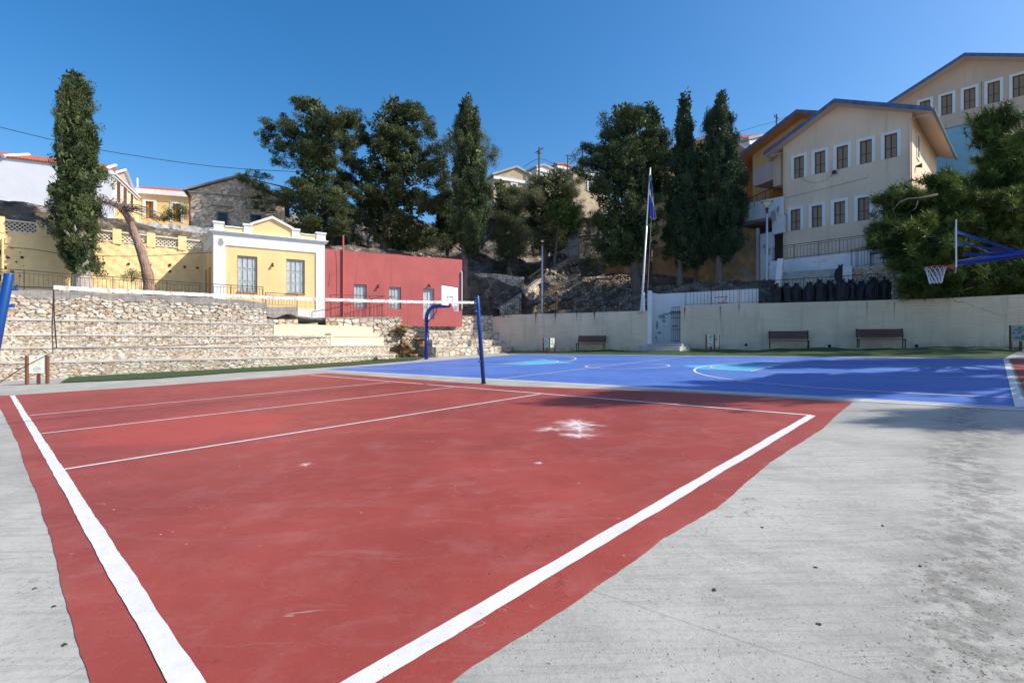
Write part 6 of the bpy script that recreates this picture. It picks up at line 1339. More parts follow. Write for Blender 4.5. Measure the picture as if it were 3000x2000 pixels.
def leaves(name, parent, ctr, rad, nl, l, w, up, mat, seed, outw=.5, var=.35, droop=0):
    nl = int(nl*DENS); l = l*LSZ; w = w*LSZ*1.12; r = np.random.default_rng(seed); n = len(ctr); N_ = n*nl
    d = r.normal(size=(N_,3)); d /= np.linalg.norm(d, axis=1)[:,None]; rr = r.uniform(0,1,(N_,1))**.45
    c = np.repeat(ctr, nl, 0); R_ = np.repeat(rad, nl, 0); p = c+d*rr*R_
    dr = d*outw+np.array([0,0,up])+r.normal(size=(N_,3))*.4; dr /= np.linalg.norm(dr, axis=1)[:,None]
    s = np.cross(dr, r.normal(size=(N_,3))); s /= np.linalg.norm(s, axis=1)[:,None]+1e-9
    L = l*r.uniform(.6,1.4,(N_,1)); W = w*r.uniform(.6,1.4,(N_,1)); nn = np.cross(s, dr)
    V = np.stack([p-dr*L*.4, p+s*W*.5+nn*W*.15, p+dr*L*.6, p-s*W*.5+nn*W*.15], 1).reshape(-1,3)
    cl = np.repeat(r.uniform(1-var,1+var,(n,1))*np.concatenate([r.uniform(.95,1.15,(n,1)), np.ones((n,1)), r.uniform(.8,1.1,(n,1))],1), nl, 0)*r.uniform(.75,1.25,(N_,1))
    F = np.arange(N_*4).reshape(-1,4); return np_mesh(name, V, F, mat, parent, np.repeat(cl, 4, 0))
def crown_pts(prof, Y, n, seed, dep=.85, fill=.55, cx=None, jit_=.12, shr=4, vsh=0, cl=1, spread=(.4,.4,.3)):
    """prof rows (py, pxL, pxR): crown volume of elliptical section at depth Y, gathered in branch clusters"""
    r = np.random.default_rng(seed); pr = np.array(prof, float); w = pr[:,2]-pr[:,1]; m = max(1, int(n/cl))
    ys = np.linspace(pr[0,0]+vsh, pr[-1,0]-vsh*.5, 400); ww = np.interp(ys, pr[:,0], w)+4; cdf = np.cumsum(ww); cdf /= cdf[-1]
    py = np.interp(r.uniform(0,1,m), cdf, ys); L = np.interp(py, pr[:,0], pr[:,1]); R_ = np.interp(py, pr[:,0], pr[:,2]); hw = np.maximum((R_-L)/2-shr, 2)
    a = r.uniform(0, 2*np.pi, m); q = r.uniform(0,1,m)**fill; q = q*(1+r.normal(size=m)*jit_)
    px = (L+R_)/2+hw*q*np.cos(a); dy = hw/FPX*Y*q*np.sin(a)*dep
    x = (px-PX0)/FPX*Y*S; y = Y*S+dy*S; z = (HC+(PY0-py)/FPX*Y)*S; c = np.stack([x, y, z], 1)
    if cl > 1:
        k = r.integers(0, m, n); out = np.stack([np.cos(a), np.sin(a)*dep, np.full(m, .55)], 1); t = r.uniform(-1, .8, (n,1)); amp = r.uniform(.5,1.3,(m,1))
        c = c[k]+out[k]*t*amp[k]*spread[0]*1.5+r.normal(size=(n,3))*np.array(spread)*.45
    return c, None
def trunk(parent, pts, rs, mat, n=12, name='trunk', seed=0):
    q = MB(); ps = []; r = random.Random(seed); P0 = [Vector(p) for p in pts]
    for i in range(len(P0)-1):
        for k in range(4): f = k/4; ps.append((P0[i].lerp(P0[i+1], f)+Vector((r.uniform(-1,1), r.uniform(-1,1), 0))*.03, rs[i]+(rs[i+1]-rs[i])*f))
    ps.append((P0[-1], rs[-1])); q.tube([p[0] for p in ps], [p[1]*(1+.08*math.sin(i*1.7)) for i, p in enumerate(ps)], n); return q.build(name, mat, parent, smooth=True)
def limbs(parent, base, tips, r0, mat, seed=1):
    q = MB(); r = random.Random(seed)
    for t in tips:
        t = Vector(t); b = Vector(base(t)); m1 = b.lerp(t, .4)+Vector((r.uniform(-.3,.3), r.uniform(-.3,.3), r.uniform(-.1,.35))); m2 = b.lerp(t, .75)+Vector((r.uniform(-.3,.3), r.uniform(-.3,.3), r.uniform(-.1,.3))); q.tube([b, m1, m2, t], [r0, r0*.7, r0*.45, r0*.15], 6)
    return q.build('limbs', mat, parent, smooth=True)
def tree(name, label, prof, Y, base_px, base_py, nclump, nl, rad, l, w, up, mat, bark, tr, seed, group=None, lean=0, tpx=None, fill=.55, dep=.85, outw=.5, extra=None, jit_=.12, nlimb=22, topf=.86, cl=None):
    b = P(base_px, base_py, Y); B = empty(name, tuple(b), label, 'tree', group)
    tp = P(tpx if tpx else (prof[0][1]+prof[0][2])/2, prof[0][0], Y); tip = b.lerp(tp, topf); mid = b.lerp(tp, .45)
    trunk(B, [b-Vector((0,0,.6)), b, b.lerp(tp,.2), mid, tip], [tr*1.35, tr*1.15, tr*.85, tr*.4, tr*.06], bark, seed=seed)
    c, _ = crown_pts(prof, Y, int(nclump*2.5), seed, dep, fill, jit_=jit_, shr=.45*rad[0]/(Y*S)*FPX+3, vsh=.8*rad[2]/(Y*S)*FPX+5, cl=cl or (16 if outw > .6 else 9), spread=(.42,.42,.22) if outw > .6 else (.2,.2,.5))
    ci, _ = crown_pts([(a_, (b_+c_)/2-(c_-b_)*.33, (b_+c_)/2+(c_-b_)*.33) for a_, b_, c_ in prof], Y, int(nclump*.8), seed+9, dep, .6, jit_=.05)
    leaves('inner_foliage', B, ci, np.full((len(ci),3), .4), 14, .5, .22, up*.5, mat, seed+8, outw)
    r = np.random.default_rng(seed+5)
    if extra is not None:
        ex_ = []
        for (pts, rr, k) in extra:
            for _k in range(k):
                f = r.uniform(0, len(pts)-1); i = int(f); a, b2 = pts[i], pts[min(i+1, len(pts)-1)]; f -= i
                p = P(a[0]+(b2[0]-a[0])*f+r.normal()*rr, a[1]+(b2[1]-a[1])*f+r.normal()*rr, Y); ex_.append((p.x, p.y+r.normal()*.5, p.z))
        c = np.concatenate([c, np.array(ex_)])
    sc = r.uniform(.45,1.0,(len(c),1))
    leaves('crown', B, c, sc*np.array(rad)[None,:]*r.uniform(.8,1.2,(len(c),3)), nl, l, w, up, mat, seed+1, outw)
    sel = c[r.choice(len(c), min(nlimb, len(c)), replace=False)]
    ax = lambda t: b.lerp(tp, max(.08, min(.85, ((t.z-b.z)/(tp.z-b.z))-.12)))
    limbs(B, ax, sel, tr*.32, bark, seed)
    return B
# tall cypress on the left
tree('cypress_tree', 'tall narrow cypress with a pale trunk in front of the yellow garden wall at left',
  [(226,214,236),(240,188,254),(272,182,264),(330,170,272),(400,164,288),(440,166,282),(490,160,292),(550,150,288),(590,146,290),(640,150,286),(680,156,284),(700,174,282),(740,174,280),(775,194,276),(796,226,270)], 30.2, 246, 862, 560, 62, (.26,.26,.42), .15, .05, 1.0, M['cyp'], M['bark_pale'], .36, 11, jit_=.07,
  extra=[([(255,760),(272,795)], 5, 14),([(285,530),(292,520)],3,6)])
# bent pine
bp0 = [P(438, 866, 31.2), P(436, 820, 31.2), P(415, 740, 31.2), P(392, 680, 31.2), P(380, 640, 31.2)]
bt2 = empty('bent_pine_tree', tuple(bp0[0]), 'bare leaning pine with red brown bark and dry drooping twigs, right of the tall cypress', 'tree')
trunk(bt2, bp0, [.29,.27,.23,.2,.17], M['bark_red'], 14, seed=3)
q = MB(); q.tube([P(384,650,31.2), P(368,625,31.1), P(345,603,31), P(322,596,30.9), P(298,590,30.8)], [.2,.17,.13,.09,.05], 10); q.build('limb', M['bark_red'], bt2, smooth=True)
q = MB(); q.tube([P(392,680,31.2), P(378,662,31.1), P(362,663,31)], [.08,.05,.03], 6); q.build('limb', M['bark_red'], bt2, smooth=True)
q = MB(); rr = random.Random(8)
for k in range(85):
    f = rr.random(); a = P(296+80*f+rr.uniform(-10,10), 588+24*f+rr.uniform(-6,6), 31+rr.uniform(-.8,.8)); pts = [a]; v = Vector((rr.uniform(-.35,.4), rr.uniform(-.3,.3), rr.uniform(-.1,.5)))
    for j in range(6): a = a+v*.36; v = v*.9+Vector((rr.uniform(-.22,.22), rr.uniform(-.15,.15), rr.uniform(-.26,.02))); pts.append(a)
    q.tube(pts, [.02,.017,.014,.011,.008,.006,.003], 4, False)
for k in range(14):
    a = P(352+rr.uniform(0,14), 606+rr.uniform(-5,12), 31); pts = [a]; v = Vector((rr.uniform(.5,.95), rr.uniform(-.3,.3), rr.uniform(-.1,.2)))
    for j in range(7): a = a+v*.42; v = v+Vector((rr.uniform(-.05,.05), rr.uniform(-.1,.1), -.10)); pts.append(a)
    q.tube(pts, [.035,.03,.025,.02,.015,.01,.006,.004], 5, False)
q.build('dry_twigs', M['bark'], bt2)
# tree A
tree('conifer_tree', 'dark open irregular conifer with a low limb reaching left over the stone building',
  [(292,862,945),(320,862,990),(345,862,1030),(375,840,1032),(410,830,1020),(450,850,1000),(480,865,985),(520,868,975),(560,840,990),(600,825,990),(650,830,975),(700,850,960)], 42.5, 905, 760, 300, 70, (.42,.42,.32), .19, .075, .25, M['cyp'], M['bark_dark'], .28, 21, jit_=.2,
  extra=[([(770,362),(800,375),(860,400),(930,430)], 9, 46),([(765,390),(790,412),(850,430),(900,440)], 8, 36),([(788,430),(830,440),(890,460)], 8, 26),([(800,470),(850,478),(900,480)], 8, 22),([(695,510),(725,525),(760,545),(800,570),(850,590)], 6, 46),([(738,520),(775,515)],4,8),([(745,600),(790,590),(850,600)], 10, 26),([(862,300),(905,330)],6,10),([(1030,345),(990,370)],7,30), ([(960,410),(1015,430),(1020,400)],9,60), ([(930,460),(985,480)],9,40), ([(960,560),(1000,600),(1000,680)],12,90), ([(850,350),(850,420)],8,30),([(1000,330),(1035,350)],4,8)], outw=.8)
# tree B
tree('conifer_tree', 'broadest dense dark conifer standing behind the red building',
  [(289,1130,1180),(310,1085,1225),(340,1050,1245),(370,1045,1265),(420,1040,1280),(470,1020,1300),(520,990,1312),(580,985,1310),(640,1000,1300),(690,1010,1300),(725,1060,1270)], 48.0, 1125, 748, 620, 72, (.55,.5,.42), .22, .085, .4, M['cyp'], M['bark'], .36, 31, jit_=.12,
  extra=[([(1045,340),(1060,400),(1010,450)], 9, 60),([(1000,520),(990,600),(1005,690)], 10, 90),([(1280,430),(1300,520),(1305,620)], 10, 80),([(1250,350),(1268,400)], 7, 30),([(1230,330),(1250,360)], 6, 12),([(985,640),(1020,700)], 10, 20)], outw=.8)
# eucalyptus behind C
tree('eucalyptus_tree', 'pale drooping eucalyptus peeping out on both sides of the middle cypress',
  [(382,1310,1330),(400,1298,1350),(440,1290,1440),(480,1290,1450),(540,1300,1440)], 56, 1370, 740, 120, 60, (.6,.6,.8), .3, .05, -.9, M['euc'], M['bark_pale'], .2, 41, fill=.5, extra=[([(1415,385),(1428,420)], 5, 10),([(1435,430),(1455,450),(1440,480)], 5, 16),([(1300,400),(1310,450)],6,12)])
# C cypress
tree('cypress_tree', 'tall pointed cypress in the middle, beside the right end of the red building',
  [(285,1370,1378),(295,1352,1384),(320,1340,1400),(350,1328,1404),(400,1326,1412),(450,1322,1420),(500,1318,1428),(550,1316,1440),(600,1312,1448),(640,1318,1440),(690,1330,1432),(725,1345,1412),(745,1352,1390)], 44.5, 1358, 880, 520, 70, (.36,.36,.6), .2, .07, 1.0, M['cyp'], M['bark'], .3, 51, jit_=.08)
# olives
tree('olive_tree', 'grey green olive tree right beside the middle cypress',
  [(540,1440,1480),(560,1430,1520),(610,1425,1560),(660,1430,1565),(700,1430,1560),(750,1440,1550)], 49, 1492, 800, 260, 95, (.7,.6,.55), .17, .045, .3, M['olive'], M['bark_dark'], .22, 61, fill=.5, outw=.9)
tree('olive_tree', 'widest silvery olive tree in front of the tan house on the hill',
  [(505,1590,1680),(525,1540,1710),(560,1500,1716),(600,1500,1716),(640,1505,1712),(690,1520,1700),(735,1545,1670)], 50.5, 1590, 790, 420, 95, (.75,.65,.6), .17, .045, .3, M['olive'], M['bark_dark'], .25, 71, fill=.5, outw=.9, extra=[([(1650,500),(1665,515)], 4, 5)])
tree('green_tree', 'small feathery bright green tree in front of the silvery olives',
  [(590,1590,1700),(620,1575,1712),(650,1600,1715),(668,1640,1700)], 46.5, 1625, 760, 70, 80, (.6,.5,.3), .16, .04, .0, M['bush'], M['bark_dark'], .1, 76, fill=.5, outw=1)
# E
tree('conifer_tree', 'broad spreading dark conifer behind the flagpole',
  [(318,1790,1860),(340,1755,1900),(370,1745,1940),(400,1730,1940),(440,1712,1940),(480,1715,1945),(520,1712,1950),(580,1710,1955),(640,1715,1960),(700,1725,1945),(740,1750,1930),(770,1780,1905)], 43.5, 1866, 858, 560, 70, (.5,.46,.4), .21, .08, .4, M['cyp'], M['bark_dark'], .36, 81, jit_=.14, outw=.8,
  extra=[([(1700,425),(1740,440),(1780,450)], 7, 18),([(1950,430),(1968,600),(1958,740)], 8, 110), ([(1688,470),(1730,480),(1780,490)], 7, 40),([(1690,490),(1720,520),(1790,560)], 10, 26),([(1762,340),(1790,370)], 4, 10),([(1868,320),(1850,345)], 4, 8)])
tree('conifer_tree', 'slim dark conifer whose pointed tip rises behind the broad conifer',
  [(298,1900,1908),(320,1890,1922),(350,1886,1940),(380,1882,1960),(420,1875,1965),(480,1870,1965),(560,1870,1965)], 46, 1905, 845, 220, 66, (.42,.42,.5), .2, .075, .7, M['cyp2'], M['bark_dark'], .2, 86, jit_=.12)
tree('cypress_tree', 'slender pointed cypress, left one of the pair beside the orange building',
  [(272,2005,2010),(300,1992,2024),(340,1982,2028),(380,1974,2036),(420,1968,2045),(480,1958,2055),(560,1950,2062),(640,1946,2068),(700,1950,2068),(745,1965,2060),(780,1978,2050)], 42.5, 1990, 848, 520, 70, (.34,.34,.55), .19, .065, .9, M['cyp2'], M['bark'], .2, 91, jit_=.1)
tree('cypress_tree', 'fullest dark pointed cypress, right one of the pair beside the orange building',
  [(278,2105,2120),(300,2092,2130),(330,2076,2144),(370,2066,2160),(420,2058,2170),(480,2052,2180),(540,2048,2190),(600,2046,2194),(660,2050,2188),(710,2060,2178),(750,2085,2150),(768,2100,2130)], 41.5, 2107, 845, 620, 72, (.36,.36,.58), .19, .068, .9, M['cyp2'], M['bark'], .28, 101, jit_=.08, extra=[([(2130,720),(2172,705)], 5, 10)])
tree('young_cypress_tree', 'thin dark conifer with a slim trunk between the pair of cypresses',
  [(430,2040,2060),(500,2030,2075),(600,2020,2080),(660,2015,2080),(720,2018,2075),(765,2028,2065)], 44, 2036, 845, 260, 66, (.4,.4,.4), .19, .07, .5, M['cyp2'], M['bark'], .16, 106)

# pines on the right
def pine_tufts(B, c, seed, nn=34, ln=.24, wd=.012, mat=None, outc=None):
    r = np.random.default_rng(seed); n = len(c); d = c-outc; d /= np.linalg.norm(d, axis=1)[:,None]+1e-9; d = d*.7+np.array([0,0,.75])+r.normal(size=(n,3))*.35; d /= np.linalg.norm(d, axis=1)[:,None]
    N_ = n*nn; D = np.repeat(d, nn, 0); p = np.repeat(c, nn, 0); t = r.uniform(-.6,.5,(N_,1)); q = D*r.uniform(.15,.95,(N_,1))+r.normal(size=(N_,3))*.55; q /= np.linalg.norm(q, axis=1)[:,None]
    p = p+D*t*ln*1.2; L = ln*r.uniform(.7,1.25,(N_,1)); s = np.cross(q, r.normal(size=(N_,3))); s /= np.linalg.norm(s, axis=1)[:,None]+1e-9
    V = np.stack([p+s*wd, p-s*wd, p+q*L], 1).reshape(-1,3); V[:,2] -= 0
    cl = np.repeat(r.uniform(.45,1.9,(n,1))*np.concatenate([r.uniform(.9,1.3,(n,1)), np.ones((n,1)), r.uniform(.7,1,(n,1))],1), nn, 0)*r.uniform(.8,1.2,(N_,1))
    return np_mesh('crown', V, np.arange(N_*3).reshape(-1,3), mat or M['pineleaf'], B, np.repeat(cl, 3, 0))
def pine(label, base_, top_, blobs, seed, n=900, ln=.26, tr=.3, Y=None, core=True, wd=.013):
    """blobs: (centre, radii, weight)"""
    B = empty('pine_tree', tuple(base_), label, 'tree', 'pines on the right'); trunk(B, [base_-Vector((0,0,.4)), base_, base_.lerp(top_,.5)+Vector((.2,.1,0)), top_], [tr*1.3, tr*1.1, tr*.7, tr*.15], M['bark_dark'], seed=seed)
    r = np.random.default_rng(seed); cs = []; tips = []
    W_ = sum(b[2] for b in blobs)
    for c, R_, w in blobs:
        k = int(n*w/W_); m_ = max(3, k//16); d = r.normal(size=(m_,3)); d /= np.linalg.norm(d, axis=1)[:,None]; q = r.uniform(.2,1,(m_,1))**.5*(1+r.normal(size=(m_,1))*.12); cc_ = np.array(c)+d*q*np.array(R_)
        id_ = r.integers(0, m_, k); tt_ = r.uniform(-1,1,(k,1)); dir_ = d*np.array([1,1,.4])+r.normal(size=(m_,3))*.3; cs.append(cc_[id_]+dir_[id_]*tt_*.55+r.normal(size=(k,3))*np.array([.2,.2,.1])); tips.append(c)
        for _ in range(5): tips.append(tuple(cs[-1][r.integers(0,k)]))
    c = np.concatenate(cs); pine_tufts(B, c, seed+1, ln=ln, outc=np.array(base_.lerp(top_,.6)), wd=wd)
    if core:
        k = r.choice(len(c), len(c)//4, replace=False); cen = np.mean(c, 0); cc = c[k]+(cen-c[k])*.05; leaves('inner_foliage', B, cc, np.full((len(cc),3), .3), 26, .22, .03, .2, M['pineleaf'], seed+2, .8, var=.3)
    limbs(B, lambda t: base_.lerp(top_, max(.1, min(.8, (t.z-base_.z)/(top_.z-base_.z)-.1))), tips, tr*.3, M['bark_dark'], seed)
    return B
def blob(px, py, Y, rx, rz, w, ry=None): p = P(px, py, Y); k = Y/FPX*S; return ((p.x, p.y, p.z), (rx*k, (ry or rx)*k, rz*k), w)
Yp = 32.8
pine('large dark pine spreading above the shaded wall behind the near basketball hoop', P(2990, 860, Yp), P(2985, 330, Yp), [
  blob(2925,350,Yp,42,38,2), blob(2960,420,Yp,55,60,3), blob(2905,545,Yp,50,45,4), blob(2960,500,Yp,60,60,4), blob(2745,545,Yp,42,22,1.6), blob(2780,590,Yp,85,38,5), blob(2670,590,Yp,65,34,3), blob(2880,610,Yp,110,60,6), blob(2640,680,Yp,70,42,4),
  blob(2760,680,Yp,95,62,6), blob(2900,700,Yp,110,70,6), blob(2700,770,Yp,75,60,5), blob(2820,800,Yp,110,65,6), blob(2950,810,Yp,80,60,4), blob(2700,845,Yp,55,28,2), blob(2590,705,Yp,28,14,.8), blob(3060,600,Yp,110,150,8), blob(3080,420,Yp,90,90,4), blob(3100,780,Yp,100,80,5), blob(2645,690,31.3,62,36,2.5,40), blob(2680,770,31.2,62,45,3,40), blob(2700,835,31.0,55,34,2.5,30), blob(2620,740,31.6,34,22,1,25), blob(2780,720,31.0,70,60,3,50), blob(2800,820,30.8,80,40,3,40), blob(2900,850,Yp,110,36,4), blob(3010,850,Yp,80,36,3), blob(2800,862,Yp-.6,50,18,1)], 500, n=8200, ln=.42, tr=.4, wd=.020)
# bare twisted branch
q = MB(); q.tube([P(2745,570,Yp-2), P(2700,580,Yp-2.2), P(2660,583,Yp-2.4), P(2635,592,Yp-2.5), P(2615,615,Yp-2.6), P(2625,640,Yp-2.6)], [.07,.06,.05,.04,.03,.02], 8); q.tube([P(2690,582,Yp-2.2), P(2682,610,Yp-2.2), P(2660,625,Yp-2.4)], [.05,.035,.02], 6)
pt0 = [o_ for o_ in C.objects if o_.name.startswith('pine_tree')][0]; q.build('bare_branch', m_bark('shade_darkened_bark', (.035,.03,.026), (.07,.06,.05)), pt0, smooth=True)  # bark colour darkened to stand for the shade this branch hangs in
def wpine(label, x, y, zb, parts, seed, n, zt): 
    return pine(label, Vector((x, y, zb)), Vector((x, y, zt)), parts, seed, n=n, ln=.34, core=True, wd=.016)

# bushes
def bush(px, py, Y, rx, rz, n, label, mat, name='bush'):
    p = P(px, py, Y); B = empty(name, tuple(p), label, 'bush'); r = np.random.default_rng(int(px)); d = r.normal(size=(n,3)); d /= np.linalg.norm(d,axis=1)[:,None]; k = Y/FPX*S
    c = np.array(p)+np.array([0,0,rz*k*.3])+d*r.uniform(.2,1,(n,1))**.5*np.array([rx*k, rx*k*.7, rz*k]); leaves('foliage', B, c, np.full((n,3), .22), 40, .13, .05, .4, mat, int(px)+2, .9)
    q = MB(); [q.tube([p-Vector((0,0,.2)), Vector(c[i])], .02, 5) for i in range(0, n, 3)]; q.build('stems', M['bark'], B); return B
bush(520, 628, 46.5, 38, 26, 60, 'light green bush growing on the wall before the yellow house', M['bush'])
bush(478, 640, 46.0, 30, 12, 30, 'low green shrub left of the bright bush', M['olive'])
bush(385, 815, 30.6, 28, 18, 12, 'thin leggy shrub behind the left railing before the yellow wall', M['olive'])
bush(1290, 715, 47.5, 40, 22, 50, 'dark shrub on the bank above the red building', M['cyp'])
bush(1000, 715, 47, 30, 20, 30, 'shrub on the bank behind the vent pipe', M['cyp'])
bush(1440, 690, 50, 40, 40, 60, 'dark undergrowth below the left olive tree', M['cyp'])
tree('conifer_tree', 'low dark conifer filling the gap between the two big conifers above the red roof', [(560,960,1010),(600,940,1030),(660,930,1050),(705,935,1050)], 51.5, 985, 745, 150, 60, (.5,.5,.5), .22, .08, .4, M['cyp2'], M['bark_dark'], .15, 111)
tree('conifer_tree', 'dark low conifer between the broad conifer and the middle cypress, right side of the bank', [(600,1290,1330),(640,1270,1345),(690,1265,1350),(725,1275,1345)], 51.5, 1310, 745, 130, 60, (.5,.5,.5), .22, .08, .4, M['cyp2'], M['bark_dark'], .15, 112)
bush(1480, 770, 48.5, 40, 22, 60, 'shaded shrub growing over the top of the hillside wall', M['cyp2'])
bush(1560, 800, 50.5, 30, 18, 45, 'low shrub among the boulders below the stair ramp', M['cyp'])
bush(1765, 775, 49, 34, 22, 60, 'shrub above the broken stones left of the broad conifer trunk', M['cyp'])
bush(1400, 740, 50.5, 34, 30, 60, 'dark shrub right of the middle cypress trunk', M['cyp2'])
bush(1080, 728, 48.2, 36, 16, 50, 'shrub on the bank behind the red building roof, left of the broad conifer trunk', M['cyp'])
bush(1200, 735, 48.2, 40, 16, 50, 'shrub on the bank behind the red building roof, right of the broad conifer trunk', M['cyp2'])
bush(1640, 700, 54, 60, 45, 80, 'tall dark shrub behind the gateway roof', M['cyp'])
bush(1500, 700, 52.5, 55, 50, 90, 'wide dark shrub under the left olive tree', M['cyp'])
bush(1745, 700, 51, 55, 55, 90, 'large dark shrub mass beside the metal gate under the broad conifer', M['cyp'])
bush(1740, 770, 50, 30, 25, 40, 'dark shrub at the left foot of the broad conifer', M['cyp2'])
bush(1560, 740, 53, 50, 30, 60, 'dark undergrowth under the silvery olive', M['cyp'])

# ---------- utility poles, antennas and cables ----------
def upole(px, pyb, pyt, Y, label, arms, r=.07, mat='bark_dark', name='utility_pole'):
    b, t = P(px, pyb, Y), P(px+1, pyt, Y); B = empty(name, tuple(b), label, 'utility pole' if name == 'utility_pole' else 'antenna'); q = MB(); q.tube([b-Vector((0,0,1)), t], [r*1.2, r], 8); q.build('pole', M[mat], B)
    q = MB()
    for (x0, y0, x1, y1) in arms: q.tube([P(x0, y0, Y), P(x1, y1, Y)], r*.5, 5)
    q.build('crossarm', M['iron'], B); return B
upole(1579, 500, 432, 80, 'utility pole with tilted crossarm left of the thin antenna on the hill', [(1568,448,1592,434),(1572,445,1586,450),(1587,430,1589,436),(1574,452,1584,446)], .12)
upole(1624, 510, 476, 82, 'short stub pole between the taller poles on the hill', [(1620,480,1628,479)], .09)
upole(1706, 480, 425, 75, 'straight utility pole left of the broad conifer', [(1706,428,1718,431),(1706,432,1712,436)], .10)
upole(1662, 490, 455, 85, 'roof antenna with a flat crossbar on the hill', [(1655,456,1678,457),(1660,453,1660,459),(1668,454,1668,460),(1675,455,1675,461)], .07, 'iron', 'antenna')
upole(2274, 400, 335, 70, 'small pole with insulators above the orange gable', [(2268,342,2280,346),(2269,335,2269,343),(2279,343,2279,349)], .09)
upole(1969, 402, 380, 46.5, 'thin antenna on the roof between the conifers', [(1955,382,1975,384)], .035, 'iron', 'antenna')
def cable(pts, label, r=.014):
    q = MB(); q.tube(pts, r, 4, False); o_ = q.build('overhead_cable', M['iron']); return tag(o_, label, 'cable', None)
def curve(px, Y):  # px list of (px,py), interpolated in space between two depths
    n = len(px)-1; pts = [P(a, b, Y[0]+(Y[1]-Y[0])*k/n) for k, (a, b) in enumerate(px)]; out = []
    for k in range(n):
        p0, p1, p2, p3 = pts[max(k-1,0)], pts[k], pts[k+1], pts[min(k+2,n)]
        for j in range(8):
            t = j/8; out.append(.5*((2*p1)+(p2-p0)*t+(2*p0-5*p1+4*p2-p3)*t*t+(3*p1-p0-3*p2+p3)*t**3))
    return out+[pts[-1]]
cable(curve([(-60,358),(150,409),(280,437),(420,460),(560,480),(700,494),(860,503),(905,505)], (34, 43)), 'long dark cable sagging across the sky from the left edge to the open conifer', .02)
cable(curve([(-40,718),(100,731),(175,742),(300,750),(420,750),(520,745),(605,740),(622,741)], (29.3, 33)), 'dark cable sagging in front of the yellow garden wall', .016)
cable(curve([(1533,490),(1579,466),(1625,480),(1662,487)], (80, 82)), 'cable over the pediment house to the utility poles', .03)
cable(curve([(1662,487),(1680,470),(1706,428)], (82, 75)), 'cable rising to the straight utility pole', .03)
cable(curve([(2160,388),(2220,370),(2274,355),(2330,330)], (66, 60)), 'cable rising to the right above the orange gable', .02)
cable(curve([(2190,405),(2240,390),(2285,372)], (62, 60)), 'lower short cable beside the orange gable', .016)
# dry litter on the paving
def litter():
    r = np.random.default_rng(77); V = []; Fc = []
    def stick(x, y, L, a, w):
        d = np.array([math.cos(a), math.sin(a)]); s = np.array([-d[1], d[0]])*w; p = np.array([x, y]); i = len(V)
        for q, z in ((p-d*L/2-s, 0), (p+d*L/2-s*.4, 0), (p+d*L/2+s*.4, 0), (p-d*L/2+s, 0), (p, w*1.2)): V.append((q[0], q[1], gz(q[0], q[1])+.002+z+ (.014 if False else 0)))
        Fc.append((i, i+1, i+4)); Fc.append((i+1, i+2, i+4)); Fc.append((i+2, i+3, i+4)); Fc.append((i+3, i, i+4))
    for _ in range(420):
        px, py = r.uniform(1200, 3000), r.uniform(1240, 1990)
        if px < 2500-(py-1180)*1.38: continue
        p = G(px, py); stick(p.x, p.y, r.uniform(.004,.014), r.uniform(0,6), r.uniform(.0006,.0016))
    for _ in range(260):
        px, py = r.uniform(2650, 3000), r.uniform(1350, 1990); p = G(px, py); stick(p.x, p.y, r.uniform(.005,.02), r.uniform(0,6), r.uniform(.0008,.002))
    for px, py in ((2234,1545),(2586,1540),(2092,1728),(2400,1829),(2695,1658),(2389,1662),(157,1777),(100,1725),(185,1890)):
        p = G(px, py)
        for k in range(5): stick(p.x+r.normal()*.004, p.y+r.normal()*.004, .014, k*1.3, .005)
    return np_mesh('dry_litter', V, Fc, flat('dry_brown_litter', (.05,.035,.025), .9), None)
tag(litter(), 'tiny dry twigs and cones scattered on the concrete', 'litter', kind='stuff')

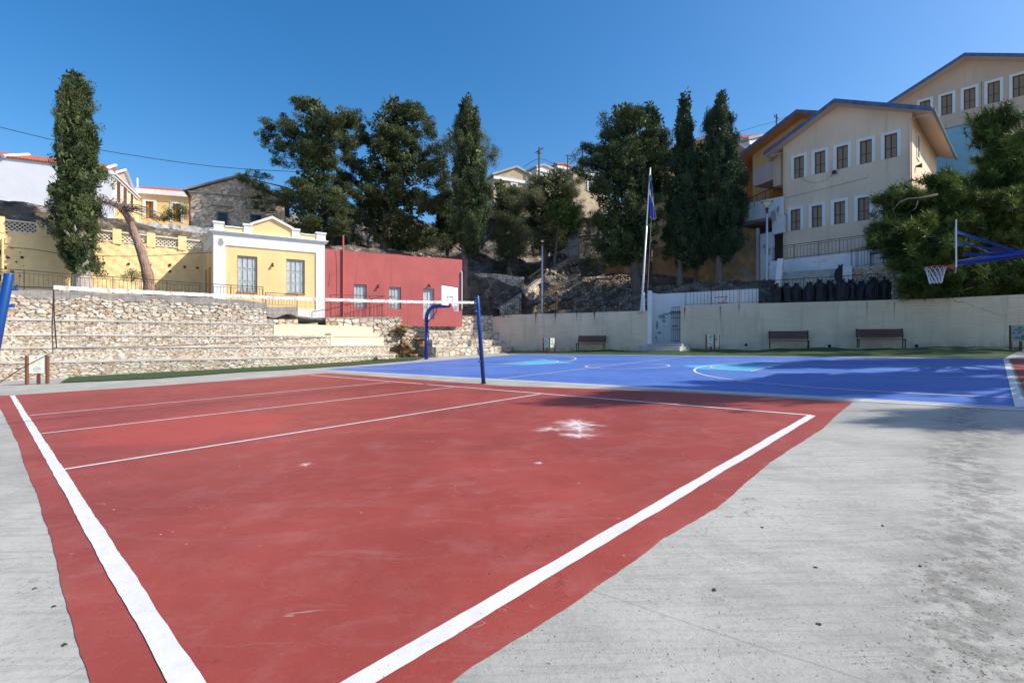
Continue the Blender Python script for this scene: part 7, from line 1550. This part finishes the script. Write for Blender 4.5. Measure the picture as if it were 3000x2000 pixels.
# pines beyond the right edge: their shade reaches the courts
wpine('pine beyond the right edge shading the blue court', 22.5, 15.6, .6, [((22,16.4,9),(3.4,2.0,1.3),7), ((25.2,16.6,10),(3,2.3,1.4),6), ((19.6,16.5,8.3),(1.8,1.5,.6),3), ((28,16.6,9.5),(3,2.4,1.4),5), ((23,12.1,8.6),(3,.9,.9),3.5), ((19.3,11.9,8.3),(1.5,.7,.5),1.5)], 700, 4200, 12)
wpine('pine beyond the right edge shading the red court corner', 20.5, 9.2, .5, [((20,9.4,12),(2.8,1.7,1.1),6), ((16.6,8.8,11),(2.2,.8,.6),3.2), ((23,9.8,12.5),(3,1.9,1.4),6), ((14.6,8.2,11.2),(1.1,.35,.3),.9), ((17.4,5.4,10),(1.2,.5,.4),.8), ((20,5.8,10.3),(1.9,.9,.6),1.6), ((15.6,8.0,10.6),(.9,.4,.3),.6)], 720, 3400, 14)
wpine('tall pine beyond the right edge behind the shaded wall', 34, 22.5, 4, [((34,22.5,15),(4,3.5,3),6), ((33,21,10),(2.4,2.4,2),4), ((37,24,12),(3,3,3),4)], 740, 1500, 18)

# ---------- sky, sun, camera ----------
sc = bpy.context.scene
SUN_EL = math.radians(41); sd_ = Vector((.991, -.13))
az = math.atan2(sd_.x, sd_.y)      # from +Y towards +X
w = bpy.data.worlds.new('World'); sc.world = w; w.use_nodes = True; nt = w.node_tree; bg = nt.nodes['Background']
sk = nt.nodes.new('ShaderNodeTexSky'); sk.sky_type = 'NISHITA'; sk.sun_disc = False; sk.sun_elevation = SUN_EL; sk.sun_rotation = az; sk.altitude = 0; sk.air_density = 1.0; sk.dust_density = 1.4; sk.ozone_density = 2.2
hs = nt.nodes.new('ShaderNodeHueSaturation'); hs.inputs['Saturation'].default_value = 1.4; nt.links.new(sk.outputs[0], hs.inputs['Color']); nt.links.new(hs.outputs[0], bg.inputs[0]); bg.inputs[1].default_value = .15
sl = bpy.data.lights.new('sun', 'SUN'); sl.energy = 4.7; sl.angle = math.radians(.5); sl.color = (1, .925, .82); so = bpy.data.objects.new('sun', sl); C.objects.link(so)
dv = Vector((sd_.x*math.cos(SUN_EL), sd_.y*math.cos(SUN_EL), math.sin(SUN_EL))); so.rotation_euler = dv.to_track_quat('Z', 'Y').to_euler(); so.location = (20, 0, 30)
cam = bpy.data.cameras.new('camera'); cam.sensor_width = 36; cam.lens = FPX/3000*36; cam.clip_end = 2000; cam.clip_start = .05; co_ = bpy.data.objects.new('camera', cam); C.objects.link(co_)
co_.location = (0, 0, HC*S); co_.rotation_euler = (math.pi/2, 0, 0); sc.camera = co_
sc.view_settings.view_transform = 'Standard'; sc.view_settings.look = 'None'; sc.view_settings.exposure = 0.36; sc.view_settings.gamma = 1
sc.render.resolution_x = 1024; sc.render.resolution_y = 682
